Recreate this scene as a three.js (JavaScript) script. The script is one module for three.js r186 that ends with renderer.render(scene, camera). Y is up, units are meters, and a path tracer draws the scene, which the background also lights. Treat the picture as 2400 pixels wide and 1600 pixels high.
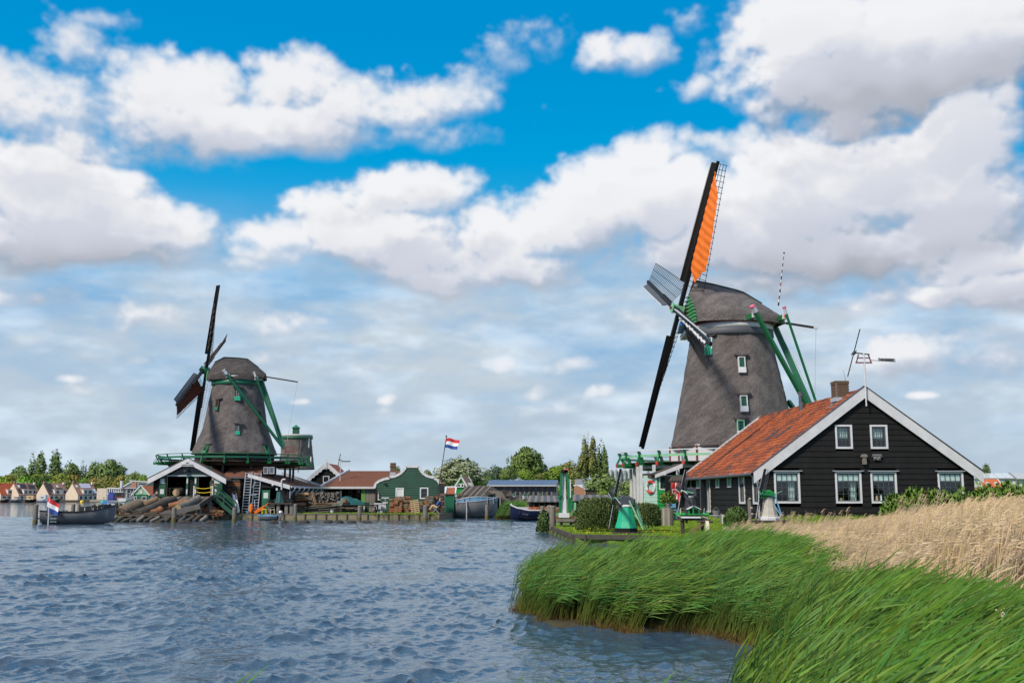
import * as THREE from 'three';
import { mergeGeometries, mergeVertices } from 'three/addons/utils/BufferGeometryUtils.js';
import { MarchingCubes } from 'three/addons/objects/MarchingCubes.js';
import { FontLoader } from 'three/addons/loaders/FontLoader.js';
import { TextGeometry } from 'three/addons/geometries/TextGeometry.js';

// ---------- camera ----------
const scene = new THREE.Scene();
const EYE = 2.3, FOCAL = 2400, PITCH = Math.atan(362 / 2400);      // photograph pixels (2400 x 1600)
const camera = new THREE.PerspectiveCamera(2 * Math.atan(800 / FOCAL) * 180 / Math.PI, 1.5, 0.1, 6000);
camera.position.set(0, EYE, 0);
camera.rotation.set(PITCH, 0, 0);
const renderer = new THREE.WebGLRenderer({ antialias: true });
renderer.toneMapping = THREE.LinearToneMapping;
renderer.toneMappingExposure = 1.0;
renderer.shadowMap.enabled = true;

// ---------- sun ----------
const SUN = new THREE.Vector3(-0.50, 0.66, 0.56).normalize();
const sun = new THREE.DirectionalLight(0xfff1dc, 4.3);
sun.name = 'sun';
sun.position.copy(SUN).multiplyScalar(400).add(new THREE.Vector3(0, 0, -90));
sun.target.position.set(0, 0, -90);
sun.castShadow = true;
sun.shadow.radius = 17;
sun.shadow.mapSize.set(4096, 4096);
Object.assign(sun.shadow.camera, { left: -140, right: 140, top: 140, bottom: -140, near: 1, far: 900 });
scene.add(sun, sun.target);

// ---------- random and noise ----------
function rng(seed) { let s = seed >>> 0; return () => { s = (s + 0x6D2B79F5) >>> 0; let t = Math.imul(s ^ (s >>> 15), 1 | s); t = (t + Math.imul(t ^ (t >>> 7), 61 | t)) ^ t; return ((t ^ (t >>> 14)) >>> 0) / 4294967296; }; }
const rnd = rng(7);
const rr = (a, b, r = rnd) => a + (b - a) * r();
const clamp = THREE.MathUtils.clamp, lerp = THREE.MathUtils.lerp;
const sstep = (a, b, x) => { const t = clamp((x - a) / (b - a), 0, 1); return t * t * (3 - 2 * t); };
const PERM = new Uint8Array(512), GR = new Float32Array(512);
{ const r = rng(99); for (let i = 0; i < 256; i++) PERM[i] = i; for (let i = 255; i > 0; i--) { const j = Math.floor(r() * (i + 1)); [PERM[i], PERM[j]] = [PERM[j], PERM[i]]; } for (let i = 0; i < 256; i++) PERM[i + 256] = PERM[i]; for (let i = 0; i < 512; i++) GR[i] = r() * 2 - 1; }
// value noise; p = period (0: none)
function vn(x, y, p = 0) {
  const xi = Math.floor(x), yi = Math.floor(y); let fx = x - xi, fy = y - yi;
  fx = fx * fx * fx * (fx * (fx * 6 - 15) + 10); fy = fy * fy * fy * (fy * (fy * 6 - 15) + 10);
  let x0 = xi, x1 = xi + 1, y0 = yi, y1 = yi + 1;
  if (p) { x0 = ((x0 % p) + p) % p; x1 = ((x1 % p) + p) % p; y0 = ((y0 % p) + p) % p; y1 = ((y1 % p) + p) % p; }
  const h = (a, b) => GR[PERM[(a & 255) + PERM[b & 255]]];
  const a = h(x0, y0), b = h(x1, y0), c = h(x0, y1), d = h(x1, y1);
  return a + (b - a) * fx + (c - a) * fy + (a - b - c + d) * fx * fy;
}
function fbm(x, y, oct = 5, p = 0, gain = 0.5) { let s = 0, a = 1, n = 0; for (let i = 0; i < oct; i++) { s += a * vn(x + i * 17 * (p ? 0 : 1.37), y + i * 9 * (p ? 0 : 1.91), p); n += a; a *= gain; x *= 2; y *= 2; p *= 2; } return s / n; }

// a pixel of the photograph and a depth (metres along the view, level) -> a point of the place
const CP = Math.cos(PITCH), SP = Math.sin(PITCH);
function at(px, py, D) { const a = (px - 1200) / FOCAL, b = -(py - 800) / FOCAL, y = b * CP + SP, z = CP - b * SP, k = D / z; return new THREE.Vector3(a * k, EYE + y * k, -D); }
const V = (x, y, z) => new THREE.Vector3(x, y, z);

// ---------- sky: a computed equirect picture of air and clouds ----------
function makeSky() {
  const W = 4096, H = 2048, data = new Float32Array(W * H * 4);
  const R2D = 180 / Math.PI;
  const deg = (px, py) => { const p = at(px, py, 1000), d = p.sub(V(0, EYE, 0)).normalize(); return [Math.atan2(d.x, -d.z) * R2D, Math.asin(d.y) * R2D]; };
  // clouds: px, py, rx, ry (photograph pixels, about 42 to the degree), strength, white top 0..1, grey base 0..1
  const L = [
    [90, 235, 170, 100, 1, .7, .2], [170, 110, 90, 75, .85, .55, .1], [250, 55, 75, 40, .7, .6, .1], [20, 190, 90, 80, .9, .6, .2], [150, 330, 190, 60, .8, .45, .35],
    [340, 220, 190, 95, 1.1, .8, .15], [470, 185, 140, 75, 1.1, .85, .1], [480, 280, 240, 95, 1.2, .85, .3], [700, 200, 120, 85, 1.1, .8, .1], [640, 310, 260, 75, 1.2, .85, .3], [780, 250, 160, 80, 1, .8, .2],
    [930, 240, 170, 80, 1, .75, .2], [1070, 215, 140, 75, .9, .75, .2], [1180, 130, 90, 70, .55, .7, .1], [1280, 80, 110, 60, .42, .7, .1], [1000, 310, 200, 50, .6, .6, .3], [1150, 320, 130, 40, .4, .6, .2], [420, 360, 200, 45, .7, .4, .5], [1290, 280, 60, 35, .3, .7, .1],
    [70, 420, 190, 120, 1.4, 1, .1], [210, 440, 150, 95, 1.3, 1, .1], [250, 510, 220, 100, 1.3, .95, .35], [410, 530, 130, 75, 1.1, .8, .4], [120, 560, 300, 85, 1.3, .75, .85], [330, 590, 210, 50, .8, .5, .8],
    [1010, 455, 120, 85, 1.3, .95, .1], [890, 470, 120, 80, 1.2, .95, .1], [760, 520, 140, 75, 1.2, .95, .1], [640, 560, 110, 70, 1.1, .9, .1], [870, 560, 260, 80, 1.2, .85, .5], [590, 620, 90, 35, .8, .7, .4],
    [1170, 560, 150, 95, 1.2, .95, .1], [1060, 640, 240, 75, 1.1, .9, .35], [980, 600, 170, 75, 1.1, .85, .4], [1250, 640, 150, 70, 1, .8, .5],
    [1400, 420, 120, 100, 1.3, .95, .1], [1500, 360, 130, 75, 1.2, .95, .1], [1340, 520, 180, 110, 1.3, .9, .4], [1540, 470, 200, 120, 1.4, 1, .1], [1700, 340, 130, 60, .9, .8, .2],
    [1860, 400, 160, 110, 1.4, 1, .1], [1800, 500, 300, 130, 1.4, 1, .3], [2080, 420, 240, 120, 1.4, .95, .2], [2270, 330, 120, 120, 1.3, .95, .1], [2350, 250, 70, 70, 1, .9, .1], [2250, 480, 200, 110, 1.2, .85, .5], [1980, 590, 380, 70, 1.2, .3, 1], [2220, 560, 220, 70, 1.1, .4, .9], [1650, 590, 260, 70, 1.1, .85, .5], [1780, 660, 300, 50, .8, .5, .8],
    [1880, 60, 190, 110, 1.4, .9, .1], [1830, 190, 160, 100, 1.2, .85, .4], [2120, 70, 280, 130, 1.4, .9, .1], [2350, 60, 150, 140, 1.3, .85, .3], [2080, 200, 290, 90, 1.3, .25, .9], [2280, 170, 180, 90, 1.2, .3, .9], [1990, 290, 210, 55, 1, .2, 1], [1860, 260, 130, 60, .8, .3, .9],
    [1480, 115, 90, 50, 1, .85, .1], [1410, 145, 60, 30, .8, .8, .2], [1600, 55, 65, 40, .75, .8, .1], [1650, 130, 60, 45, .7, .75, .2], [1620, 195, 75, 50, .95, .75, .2],
    [2270, 610, 170, 55, 1.3, 1, .1], [2400, 590, 110, 50, 1.2, 1, .1], [2200, 680, 210, 50, 1.2, .85, .5], [2370, 680, 140, 60, 1.2, .85, .6], [2080, 650, 70, 30, .9, .95, .2],
    [340, 745, 100, 42, 1, .85, .3], [680, 750, 130, 45, .95, .85, .3], [120, 690, 110, 30, .7, .2, .9], [85, 815, 60, 35, .6, .5, .5], [160, 885, 45, 17, 1.1, 1, 0], [180, 915, 45, 25, .7, .8, .2], [910, 940, 34, 20, 1.2, 1, 0], [900, 965, 30, 25, .7, .9, .1], [705, 940, 30, 12, 1, 1, 0],
    [1190, 838, 55, 26, .95, .9, .2], [1330, 858, 90, 28, .9, .85, .3], [1420, 920, 38, 22, .9, 1, .1], [1260, 915, 60, 25, .8, .8, .2], [1290, 960, 150, 30, .6, .8, .3], [330, 845, 40, 14, .6, .1, 1], [840, 865, 70, 22, .6, .8, .2], [650, 840, 90, 28, .7, .8, .3], [470, 920, 70, 18, .5, .8, .3],
    [2170, 923, 38, 14, 1.3, 1, 0], [2110, 830, 140, 55, 1, .8, .4], [2000, 720, 180, 35, .7, .5, .6], [2330, 860, 120, 60, .7, .7, .6], [2250, 790, 160, 30, .7, .6, .6], [1500, 760, 120, 40, .7, .7, .4],
  ].map(([px, py, rx, ry, s, w, g]) => { const c = deg(px, py); return { a: c[0], e: c[1], rx: rx / 43.5, ry: ry / 43.5, s: s * (ry < 46 ? .8 : 1), w, g }; });
  // the same kind of clouds all round, where the photograph does not look
  const r = rng(4321);
  for (let k = 0; k < 300; k++) {
    const a = rr(-180, 180, r), e = 2 + 82 * Math.pow(r(), 1.5), big = 0.35 + e / 45;
    if (Math.abs(a) < 31 && e < 31) continue;
    const n = 3 + Math.floor(r() * 4), g = rr(.2, .8, r);
    for (let j = 0; j < n; j++) L.push({ a: a + rr(-5, 5, r) * big / Math.max(.25, Math.cos(e / R2D)), e: clamp(e + rr(-1.4, 2.2, r) * big, 1, 88), rx: rr(2.2, 5.5, r) * big, ry: rr(1, 2.4, r) * big, s: rr(.9, 1.3, r), w: rr(.75, 1, r), g: j ? g * .4 : g });
  }
  const bins = Array.from({ length: 360 }, () => []);
  L.forEach((c, k) => { const half = Math.min(180, c.rx * 1.9 / Math.max(.12, Math.cos(Math.min(86, c.e + c.ry) / R2D)) + 1); for (let q = Math.floor(c.a - half); q <= c.a + half; q++) { const b = ((q % 360) + 360) % 360; if (!bins[b].includes(k)) bins[b].push(k); } });
  const low = [.40, .49, .57];
  const dens = new Float32Array(W * H), kinds = new Float32Array(W * H * 3), azOf = (col) => { let az = (col + .5) / W * 360 - 90; return az > 180 ? az - 360 : az; };
  for (let row = H / 2; row < H; row++) {
    const e = ((row + .5) / H - .5) * 180, ce = Math.cos(e / R2D);
    for (let col = 0; col < W; col++) {
      const az = azOf(col), inner = Math.abs(az) < 42 && e < 44, q0 = row * W + col;
      const list = bins[((Math.floor(az) % 360) + 360) % 360];
      if (!inner && (row & 1)) { dens[q0] = dens[q0 - W]; for (let c = 0; c < 3; c++) kinds[q0 * 3 + c] = kinds[(q0 - W) * 3 + c]; continue; }
      const big = fbm(az * .19 + 3, e * .27, 3), n1 = fbm(az * .42 + 31, e * .55 + 7, inner ? 5 : 3, 0, .55);
      const wx = n1 * 1.5, wy = big * .9 + .35 * vn(az * .8 + 50, e * 1.1);
      let thick = 0, wSum = 0, white = 0, grey = 0, top = 0;
      for (let q = 0; q < list.length; q++) {
        const b = L[list[q]]; let da = az - b.a; if (da > 180) da -= 360; else if (da < -180) da += 360;
        const wk = Math.min(1, b.ry * .95), x = (da * ce + wx * wk) / b.rx; let y = (e - b.e + wy * wk * .8) / b.ry; if (y < 0) y *= 1.12;
        const d2 = x * x + y * y; if (d2 > 2.2) continue;
        const k = b.s * clamp((1 - d2) * .95 + .36, 0, 1.35); if (k <= 0) continue;
        thick = Math.max(thick, k) + .10 * Math.min(thick, k); const wt = k * k * k + .01; wSum += wt; white += wt * b.w; grey += wt * b.g; top += wt * clamp(y * .6 + .5, -.3, 1.3);
      }
      if (!wSum) continue;
      const fine = inner ? fbm(az * 1.5 + 5, e * 1.9 + 70, 6, 0, .58) : 0;
      const tp = clamp(top / wSum, 0, 1); dens[q0] = thick - .34 + n1 * .34 + fine * lerp(.2, .38, tp); kinds[q0 * 3] = white / wSum; kinds[q0 * 3 + 1] = grey / wSum; kinds[q0 * 3 + 2] = top / wSum;
    }
  }
  const dAt = (row, col) => dens[clamp(row, H / 2, H - 1) * W + ((col + W) % W)], cl = (v) => clamp(v, 0, 1.0);
  for (let row = 0; row < H; row++) {
    const e = ((row + .5) / H - .5) * 180;
    for (let col = 0; col < W; col++) {
      const q0 = row * W + col, o = q0 * 4; data[o + 3] = 1;
      if (e <= 0) { data[o] = low[0] * .8; data[o + 1] = low[1] * .8; data[o + 2] = low[2] * .8; continue; }
      const az = azOf(col), inner = Math.abs(az) < 42 && e < 44;
      const t = clamp(e / 27, 0, 1), t2 = clamp((e - 27) / 60, 0, 1);
      let c0 = lerp(lerp(.44, .12, sstep(0, .5, t)), lerp(.0, .008, t2), sstep(.34, .70, t)), c1 = lerp(lerp(.57, .40, sstep(0, .5, t)), lerp(.275, .11, t2), sstep(.4, 1, t)), c2 = lerp(lerp(.69, .74, sstep(0, .5, t)), lerp(.64, .40, t2), sstep(.5, 1, t));
      if (e < 17) {
        const streak = fbm(az * .17 + 11, e * .62 + 2, inner ? 6 : 3, 0, .58), veil = clamp(.68 + .75 * streak, 0, 1) * sstep(17, 9, e) * .95;
        const puff = fbm(az * .3 + 80, e * .8, inner ? 6 : 3, 0, .56), vb = .67 + .21 * sstep(-.3, .55, puff), vh = sstep(8, 0, e) * .07;
        c0 = lerp(c0, vb * .84 - vh, veil); c1 = lerp(c1, vb * .96 - vh * .75, veil); c2 = lerp(c2, vb * 1.07 - vh * .5, veil);
      }
      const dn = dens[q0];
      if (dn > 0) {
        const white = kinds[q0 * 3], grey = kinds[q0 * 3 + 1], top = kinds[q0 * 3 + 2], alpha = sstep(-.02, lerp(1.35, .92, clamp(top, 0, 1)), dn), c = cl(dn);
        const slope = (c - cl(dAt(row + 4, col - 2))) * .5 + (c - cl(dAt(row + 14, col - 7))) * .55 + (c - cl(dAt(row + 40, col - 18))) * .42;
        const lit = clamp(.56 + slope * .85 + (top - .5) * .35, 0, 1);
        let br = lerp(.55, .90, lit) * lerp(.84, 1.02, white); br *= lerp(1, .56, grey * sstep(.85, .1, lit * .6 + top * .5) * sstep(.2, .9, dn));
        br = Math.max(br, lerp(.62, .40, grey)); const w = sstep(.66, .88, br);
        data[o] = lerp(c0, br * lerp(.90, .985, w), alpha); data[o + 1] = lerp(c1, br * lerp(.945, .99, w), alpha); data[o + 2] = lerp(c2, br * lerp(1.08, 1.02, w), alpha);
      } else { data[o] = c0; data[o + 1] = c1; data[o + 2] = c2; }
    }
  }
  const t = new THREE.DataTexture(data, W, H, THREE.RGBAFormat, THREE.FloatType);
  t.mapping = THREE.EquirectangularReflectionMapping; t.magFilter = t.minFilter = THREE.LinearFilter; t.needsUpdate = true;
  return t;
}
scene.background = makeSky();
scene.environment = scene.background;

// ---------- textures ----------
function tex(size, fn, srgb = false) {
  const d = new Uint8Array(size * size * 4);
  for (let y = 0; y < size; y++) for (let x = 0; x < size; x++) { const c = fn(x / size, y / size), o = (y * size + x) * 4; const a = Array.isArray(c) ? c : [c, c, c]; for (let i = 0; i < 3; i++) d[o + i] = clamp(Math.round(a[i] * 255), 0, 255); d[o + 3] = 255; }
  const t = new THREE.DataTexture(d, size, size); t.wrapS = t.wrapT = THREE.RepeatWrapping; t.magFilter = THREE.LinearFilter; t.minFilter = THREE.LinearMipmapLinearFilter; if (srgb) t.colorSpace = THREE.SRGBColorSpace; t.needsUpdate = true; return t;
}
function rep(t, u, v = u) { const c = t.clone(); c.repeat.set(u, v); c.needsUpdate = true; return c; }
const T = {
  grain: tex(512, (u, v) => { const g = fbm(u * 6, v * 96, 4, 0) * .5 + fbm(u * 24, v * 8, 3, 24) * .25 + fbm(u * 4, v * 4, 4, 4) * .5; return .72 + .3 * g; }),
  thatch: tex(1024, (u, v) => { const s = fbm(u * 128, v * 22, 3, 0) * .75, p = fbm(u * 5, v * 5, 4, 5) * .6, q = fbm(u * 60, v * 60, 2, 60) * .35; const k = .68 + .48 * (s + p + q); return [k, k * (.98 + .03 * p), k * (.97 + .03 * q)]; }),
  thatchBump: tex(512, (u, v) => .5 + .5 * (fbm(u * 96, v * 20, 3, 0) * .8 + fbm(u * 40, v * 40, 2, 40) * .5)),
  blot: tex(512, (u, v) => { return .90 + .13 * fbm(u * 8, v * 8, 6, 8); }),
  speck: tex(512, (u, v) => .5 + .5 * fbm(u * 48, v * 48, 3, 48)),
  grass: tex(512, (u, v) => { const a = fbm(u * 10, v * 10, 5, 10), b = fbm(u * 70, v * 70, 2, 70); return [.62 + .35 * a + .2 * b, .74 + .2 * a + .2 * b, .55 + .3 * a]; }),
  panel: tex(256, (u, v) => { const l = (u * 6) % 1 < .04 || (v * 3) % 1 < .03; return l ? [.75, .78, .82] : [.42 + .1 * vn(u * 40, v * 40), .45, .6]; }),
};
const MATS = [];
function mat(color, rough = .8, o = {}) { const m = new THREE.MeshPhysicalMaterial({ color: new THREE.Color().setRGB(...color), roughness: rough, side: THREE.DoubleSide, ...o }); MATS.push(m); return m; }
const M = {
  black: mat([.0165, .0165, .0175], .7, { specularIntensity: .35, map: rep(T.grain, .45, .45), bumpMap: rep(T.grain, .45), bumpScale: .006 }),
  tar: mat([.012, .012, .0135], .55, { specularIntensity: .5, map: rep(T.grain, .5) }),
  white: mat([.62, .63, .67], .5, { map: rep(T.blot, .3) }),
  whiteWorn: mat([.58, .59, .62], .6, { map: rep(T.blot, .6) }),
  green: mat([.008, .165, .052], .42, { map: rep(T.blot, .35) }),
  greenDark: mat([.010, .085, .048], .5, { map: rep(T.blot, .4) }),
  greenWall: mat([.009, .075, .044], .55, { map: rep(T.grain, .3) }),
  greenMid: mat([.012, .14, .075], .5, { map: rep(T.blot, .4) }),
  greenPale: mat([.22, .50, .30], .5, { map: rep(T.blot, .5) }),
  greenMint: mat([.02, .42, .24], .35, { map: rep(T.blot, .5) }),
  greenVivid: mat([.01, .28, .05], .4, { map: rep(T.blot, .5) }),
  turq: mat([.02, .28, .26], .6), 
  red: mat([.48, .03, .03], .5), redBrown: mat([.16, .045, .035], .6), pink: mat([.80, .16, .26], .5),
  blue: mat([.03, .14, .42], .4, { map: rep(T.blot, .8) }), navy: mat([.008, .012, .045], .28), paleBlue: mat([.12, .30, .48], .5, { map: rep(T.blot, .5) }), flagBlue: mat([.015, .06, .30], .7), flagRed: mat([.55, .02, .03], .7), flagWhite: mat([.78, .78, .8], .7),
  orange: mat([.80, .17, .008], .65, { map: rep(T.blot, .5), transmission: .0 }), rust: mat([.30, .085, .03], .85, { map: rep(T.blot, 1) }), sailRed: mat([.22, .045, .02], .8, { map: rep(T.blot, .5) }),
  thatch: mat([.215, .196, .20], 1, { map: rep(T.thatch, .34), bumpMap: rep(T.thatchBump, .5), bumpScale: .09 }),
  thatchDark: mat([.120, .108, .109], 1, { map: rep(T.thatch, .34), bumpMap: rep(T.thatchBump, .5), bumpScale: .09 }),
  wood: mat([.26, .17, .10], .8, { map: rep(T.grain, 1) }), woodGrey: mat([.22, .20, .18], .85, { map: rep(T.grain, .7), bumpMap: rep(T.grain, .7), bumpScale: .01 }), woodDark: mat([.075, .06, .05], .85, { map: rep(T.grain, .8) }), woodPale: mat([.50, .36, .20], .8, { map: rep(T.grain, 1) }), woodRed: mat([.32, .13, .055], .85, { map: rep(T.grain, 1) }),
  bark: mat([.185, .145, .108], .95, { map: rep(T.grain, 1.3), bumpMap: rep(T.blot, 2), bumpScale: .06 }), barkDark: mat([.085, .078, .068], .95, { map: rep(T.grain, 1), bumpMap: rep(T.blot, 2), bumpScale: .05 }),
  tileBrown: mat([.20, .082, .052], .85, { map: rep(T.blot, .35) }), tileRed: mat([.36, .075, .028], .8, { map: rep(T.blot, .5) }), tileOrange: mat([.60, .16, .05], .8, { map: rep(T.blot, .5) }),
  brick: mat([.13, .085, .055], .9, { map: rep(T.blot, 3) }), mortar: mat([.22, .20, .18], .95), brickPink: mat([.40, .20, .14], .9, { map: rep(T.blot, 1) }),
  cream: mat([.68, .57, .46], .85, { map: rep(T.blot, .3) }), beige: mat([.60, .54, .42], .85, { map: rep(T.blot, .3) }), whitewash: mat([.72, .71, .68], .8, { map: rep(T.blot, .2) }),
  grey: mat([.20, .21, .23], .6, { map: rep(T.blot, .4) }), greyLight: mat([.45, .47, .50], .6, { map: rep(T.blot, .3) }), slate: mat([.07, .08, .10], .6, { map: rep(T.blot, .4) }), roofBlue: mat([.075, .12, .21], .4, { map: rep(T.blot, .15) }), lead: mat([.35, .39, .46], .5),
  steel: mat([.55, .57, .6], .35, { metalness: .7 }), iron: mat([.03, .03, .032], .5, { metalness: .3 }), hull: mat([.15, .155, .168], .45, { map: rep(T.blot, .5) }), hullGrey: mat([.19, .19, .20], .55, { map: rep(T.blot, .6) }),
  concrete: mat([.33, .30, .24], .95, { map: rep(T.blot, .8) }), quay: mat([.27, .23, .14], .95, { map: rep(T.blot, 1) }), algae: mat([.12, .105, .035], .95), stone: mat([.035, .03, .024], .9, { map: rep(T.blot, 1) }),
  dark: mat([.006, .006, .007], .9), pit: mat([.012, .010, .010], .9), glass: mat([.018, .026, .032], .06, { specularIntensity: 1 }), pane: mat([.86, .93, .93], .03, { transmission: 1, thickness: 0, ior: 1.5 }), curtain: mat([.82, .84, .82], .9), frosted: mat([.55, .60, .62], .25), skin: mat([.52, .30, .21], .6), hair: mat([.05, .035, .025], .8),
  yellow: mat([.75, .55, .02], .4), tan: mat([.55, .38, .20], .8), khaki: mat([.33, .28, .17], .9), shirtGreen: mat([.025, .06, .03], .9), denim: mat([.04, .08, .28], .85), jacket: mat([.11, .11, .12], .9), tarp: mat([.005, .08, .083], .5), solar: mat([.012, .014, .022], .12), solarGrid: mat([1, 1, 1], .15, { map: rep(T.panel, .5) }),
  grassBlade: mat([1, 1, 1], .9, { vertexColors: true, transmission: .16, specularIntensity: .25 }),
};

// ---------- geometry helpers: everything non-indexed with position, normal, uv in metres ----------
const A3 = (p) => Array.isArray(p) ? V(...p) : p;
function boxUV(g) {
  const p = g.attributes.position, n = g.attributes.normal, uv = new Float32Array(p.count * 2);
  for (let i = 0; i < p.count; i++) { const ax = Math.abs(n.getX(i)), ay = Math.abs(n.getY(i)), az = Math.abs(n.getZ(i)); let u, v; if (ax >= ay && ax >= az) { u = p.getZ(i); v = p.getY(i); } else if (ay >= az) { u = p.getX(i); v = p.getZ(i); } else { u = p.getX(i); v = p.getY(i); } uv[i * 2] = u; uv[i * 2 + 1] = v; }
  g.setAttribute('uv', new THREE.BufferAttribute(uv, 2)); return g;
}
function flat(g) { if (g.index) g = g.toNonIndexed(); for (const k of Object.keys(g.attributes)) if (!['position', 'normal', 'uv', 'color'].includes(k)) g.deleteAttribute(k); if (!g.attributes.normal) g.computeVertexNormals(); if (!g.attributes.uv) boxUV(g); return g; }
const place = (g, x, y, z, ry = 0, rx = 0, rz = 0) => { g.applyMatrix4(new THREE.Matrix4().compose(V(x, y, z), new THREE.Quaternion().setFromEuler(new THREE.Euler(rx, ry, rz)), V(1, 1, 1))); return g; };
const box = (w, h, d, x = 0, y = 0, z = 0, ry = 0, rx = 0, rz = 0) => place(boxUV(flat(new THREE.BoxGeometry(w, h, d))), x, y, z, ry, rx, rz);
function bar(a, b, w, h = w, up = null) {      // a beam from a to b
  a = A3(a).clone(); b = A3(b).clone(); const d = b.clone().sub(a), L = d.length(); d.normalize();
  let u = up ? A3(up).clone() : V(0, 1, 0); if (Math.abs(d.dot(u)) > .95) u = V(1, 0, 0.001);
  const s = V(0, 0, 0).crossVectors(u, d).normalize(); u.crossVectors(d, s);
  const g = boxUV(flat(new THREE.BoxGeometry(w, h, L)));
  return g.applyMatrix4(new THREE.Matrix4().makeBasis(s, u, d).setPosition(a.add(b).multiplyScalar(.5)));
}
function rod(a, b, r0, r1 = r0, n = 8) {
  a = A3(a); b = A3(b); const d = b.clone().sub(a), L = d.length(), g = flat(new THREE.CylinderGeometry(r1, r0, L, n));
  const uv = g.attributes.uv; for (let i = 0; i < uv.count; i++) uv.setXY(i, uv.getY(i) * L, uv.getX(i) * 6.28 * r0);
  return g.applyMatrix4(new THREE.Matrix4().compose(a.clone().add(b).multiplyScalar(.5), new THREE.Quaternion().setFromUnitVectors(V(0, 1, 0), d.normalize()), V(1, 1, 1)));
}
const cyl = (r0, r1, h, x = 0, y = 0, z = 0, n = 12) => rod([x, y, z], [x, y + h, z], r0, r1, n);
const tube = (pts, r, seg = 20, n = 6) => flat(new THREE.TubeGeometry(new THREE.CatmullRomCurve3(pts.map(A3)), seg, r, n));
const ball = (r, x = 0, y = 0, z = 0, n = 10) => place(flat(new THREE.SphereGeometry(r, n, n * .7 | 0)), x, y, z);
function prism(pts, depth, z = 0, holes = [], bevel = 0) {   // outline in x, y; front face at z, runs back by depth
  const s = new THREE.Shape(pts.map(([x, y]) => new THREE.Vector2(x, y)));
  for (const h of holes) s.holes.push(new THREE.Path(h.map(([x, y]) => new THREE.Vector2(x, y))));
  return boxUV(flat(new THREE.ExtrudeGeometry(s, { depth, bevelEnabled: bevel > 0, bevelSize: bevel, bevelThickness: bevel, bevelSegments: 1 }))).translate(0, 0, z - depth);
}
function xf(g, m) { g.applyMatrix4(m); if (m.determinant() < 0) for (const k of Object.keys(g.attributes)) { const a = g.attributes[k], n = a.itemSize, A = a.array; for (let i = 0; i + 2 < a.count; i += 3) for (let c = 0; c < n; c++) { const t = A[(i + 1) * n + c]; A[(i + 1) * n + c] = A[(i + 2) * n + c]; A[(i + 2) * n + c] = t; } } return g; }
const MSIDE = new THREE.Matrix4().makeBasis(V(0, 0, -1), V(0, 1, 0), V(-1, 0, 0));   // a wall drawn along x turned to run back, facing left
const lathe = (pts, n = 24) => { const g = flat(new THREE.LatheGeometry(pts.map(([r, y]) => new THREE.Vector2(r, y)), n)); if (n <= 12) { g.deleteAttribute('normal'); g.computeVertexNormals(); } return g; };
function grid(fn, nu, nv, uvs = 1) {     // a surface from fn(u, v) -> [x, y, z]
  const pos = [], uv = [], idx = [];
  for (let j = 0; j <= nv; j++) for (let i = 0; i <= nu; i++) { const p = fn(i / nu, j / nv); pos.push(...p); uv.push(p[3] ?? i / nu * uvs, p[4] ?? j / nv * uvs); }
  for (let k = 0, q = []; k < pos.length; k++) { if (k === 0) q.length = 0; }
  const P = []; const n = nu + 1; const three = pos.length / ((nu + 1) * (nv + 1));
  for (let k = 0; k < (nu + 1) * (nv + 1); k++) P.push(pos[k * three], pos[k * three + 1], pos[k * three + 2]);
  for (let j = 0; j < nv; j++) for (let i = 0; i < nu; i++) { const a = j * n + i; idx.push(a, a + 1, a + n, a + 1, a + n + 1, a + n); }
  const g = new THREE.BufferGeometry(); g.setAttribute('position', new THREE.Float32BufferAttribute(P, 3)); g.setAttribute('uv', new THREE.Float32BufferAttribute(uv, 2)); g.setIndex(idx); g.computeVertexNormals(); return flat(g);
}
function slab(pts, t = .1, n = null) {   // a flat polygon in space given thickness t against its normal
  const P = pts.map(A3), c = V(0, 0, 0).crossVectors(P[1].clone().sub(P[0]), P[2].clone().sub(P[0])).normalize(); if (n && c.dot(A3(n)) < 0) c.negate();
  const Q = P.map((p) => p.clone().addScaledVector(c, -t)), o = []; const tri = (a, b, d) => o.push(...a.toArray(), ...b.toArray(), ...d.toArray());
  for (let i = 1; i < P.length - 1; i++) { tri(P[0], P[i], P[i + 1]); tri(Q[0], Q[i + 1], Q[i]); }
  for (let i = 0; i < P.length; i++) { const j = (i + 1) % P.length; tri(P[i], Q[i], P[j]); tri(P[j], Q[i], Q[j]); }
  const g = new THREE.BufferGeometry(); g.setAttribute('position', new THREE.Float32BufferAttribute(o, 3)); g.computeVertexNormals(); return boxUV(g);
}
// faces turned to agree with the normals they carry
function agree(g) { const p = g.attributes.position.array, n = g.attributes.normal.array, all = Object.values(g.attributes); for (let i = 0; i < p.length; i += 9) { const ax = p[i + 3] - p[i], ay = p[i + 4] - p[i + 1], az = p[i + 5] - p[i + 2], bx = p[i + 6] - p[i], by = p[i + 7] - p[i + 1], bz = p[i + 8] - p[i + 2]; if ((ay * bz - az * by) * n[i] + (az * bx - ax * bz) * n[i + 1] + (ax * by - ay * bx) * n[i + 2] < 0) for (const a of all) { const s = a.itemSize, k = i / 3 * s; for (let c = 0; c < s; c++) { const t = a.array[k + s + c]; a.array[k + s + c] = a.array[k + 2 * s + c]; a.array[k + 2 * s + c] = t; } } } return g; }
function merge(list) { list = (Array.isArray(list) ? list.flat(3) : [list]).map(flat); const col = list.some((g) => g.attributes.color); if (!col) return list.length === 1 ? list[0] : mergeGeometries(list); return mergeGeometries(list); }

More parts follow.
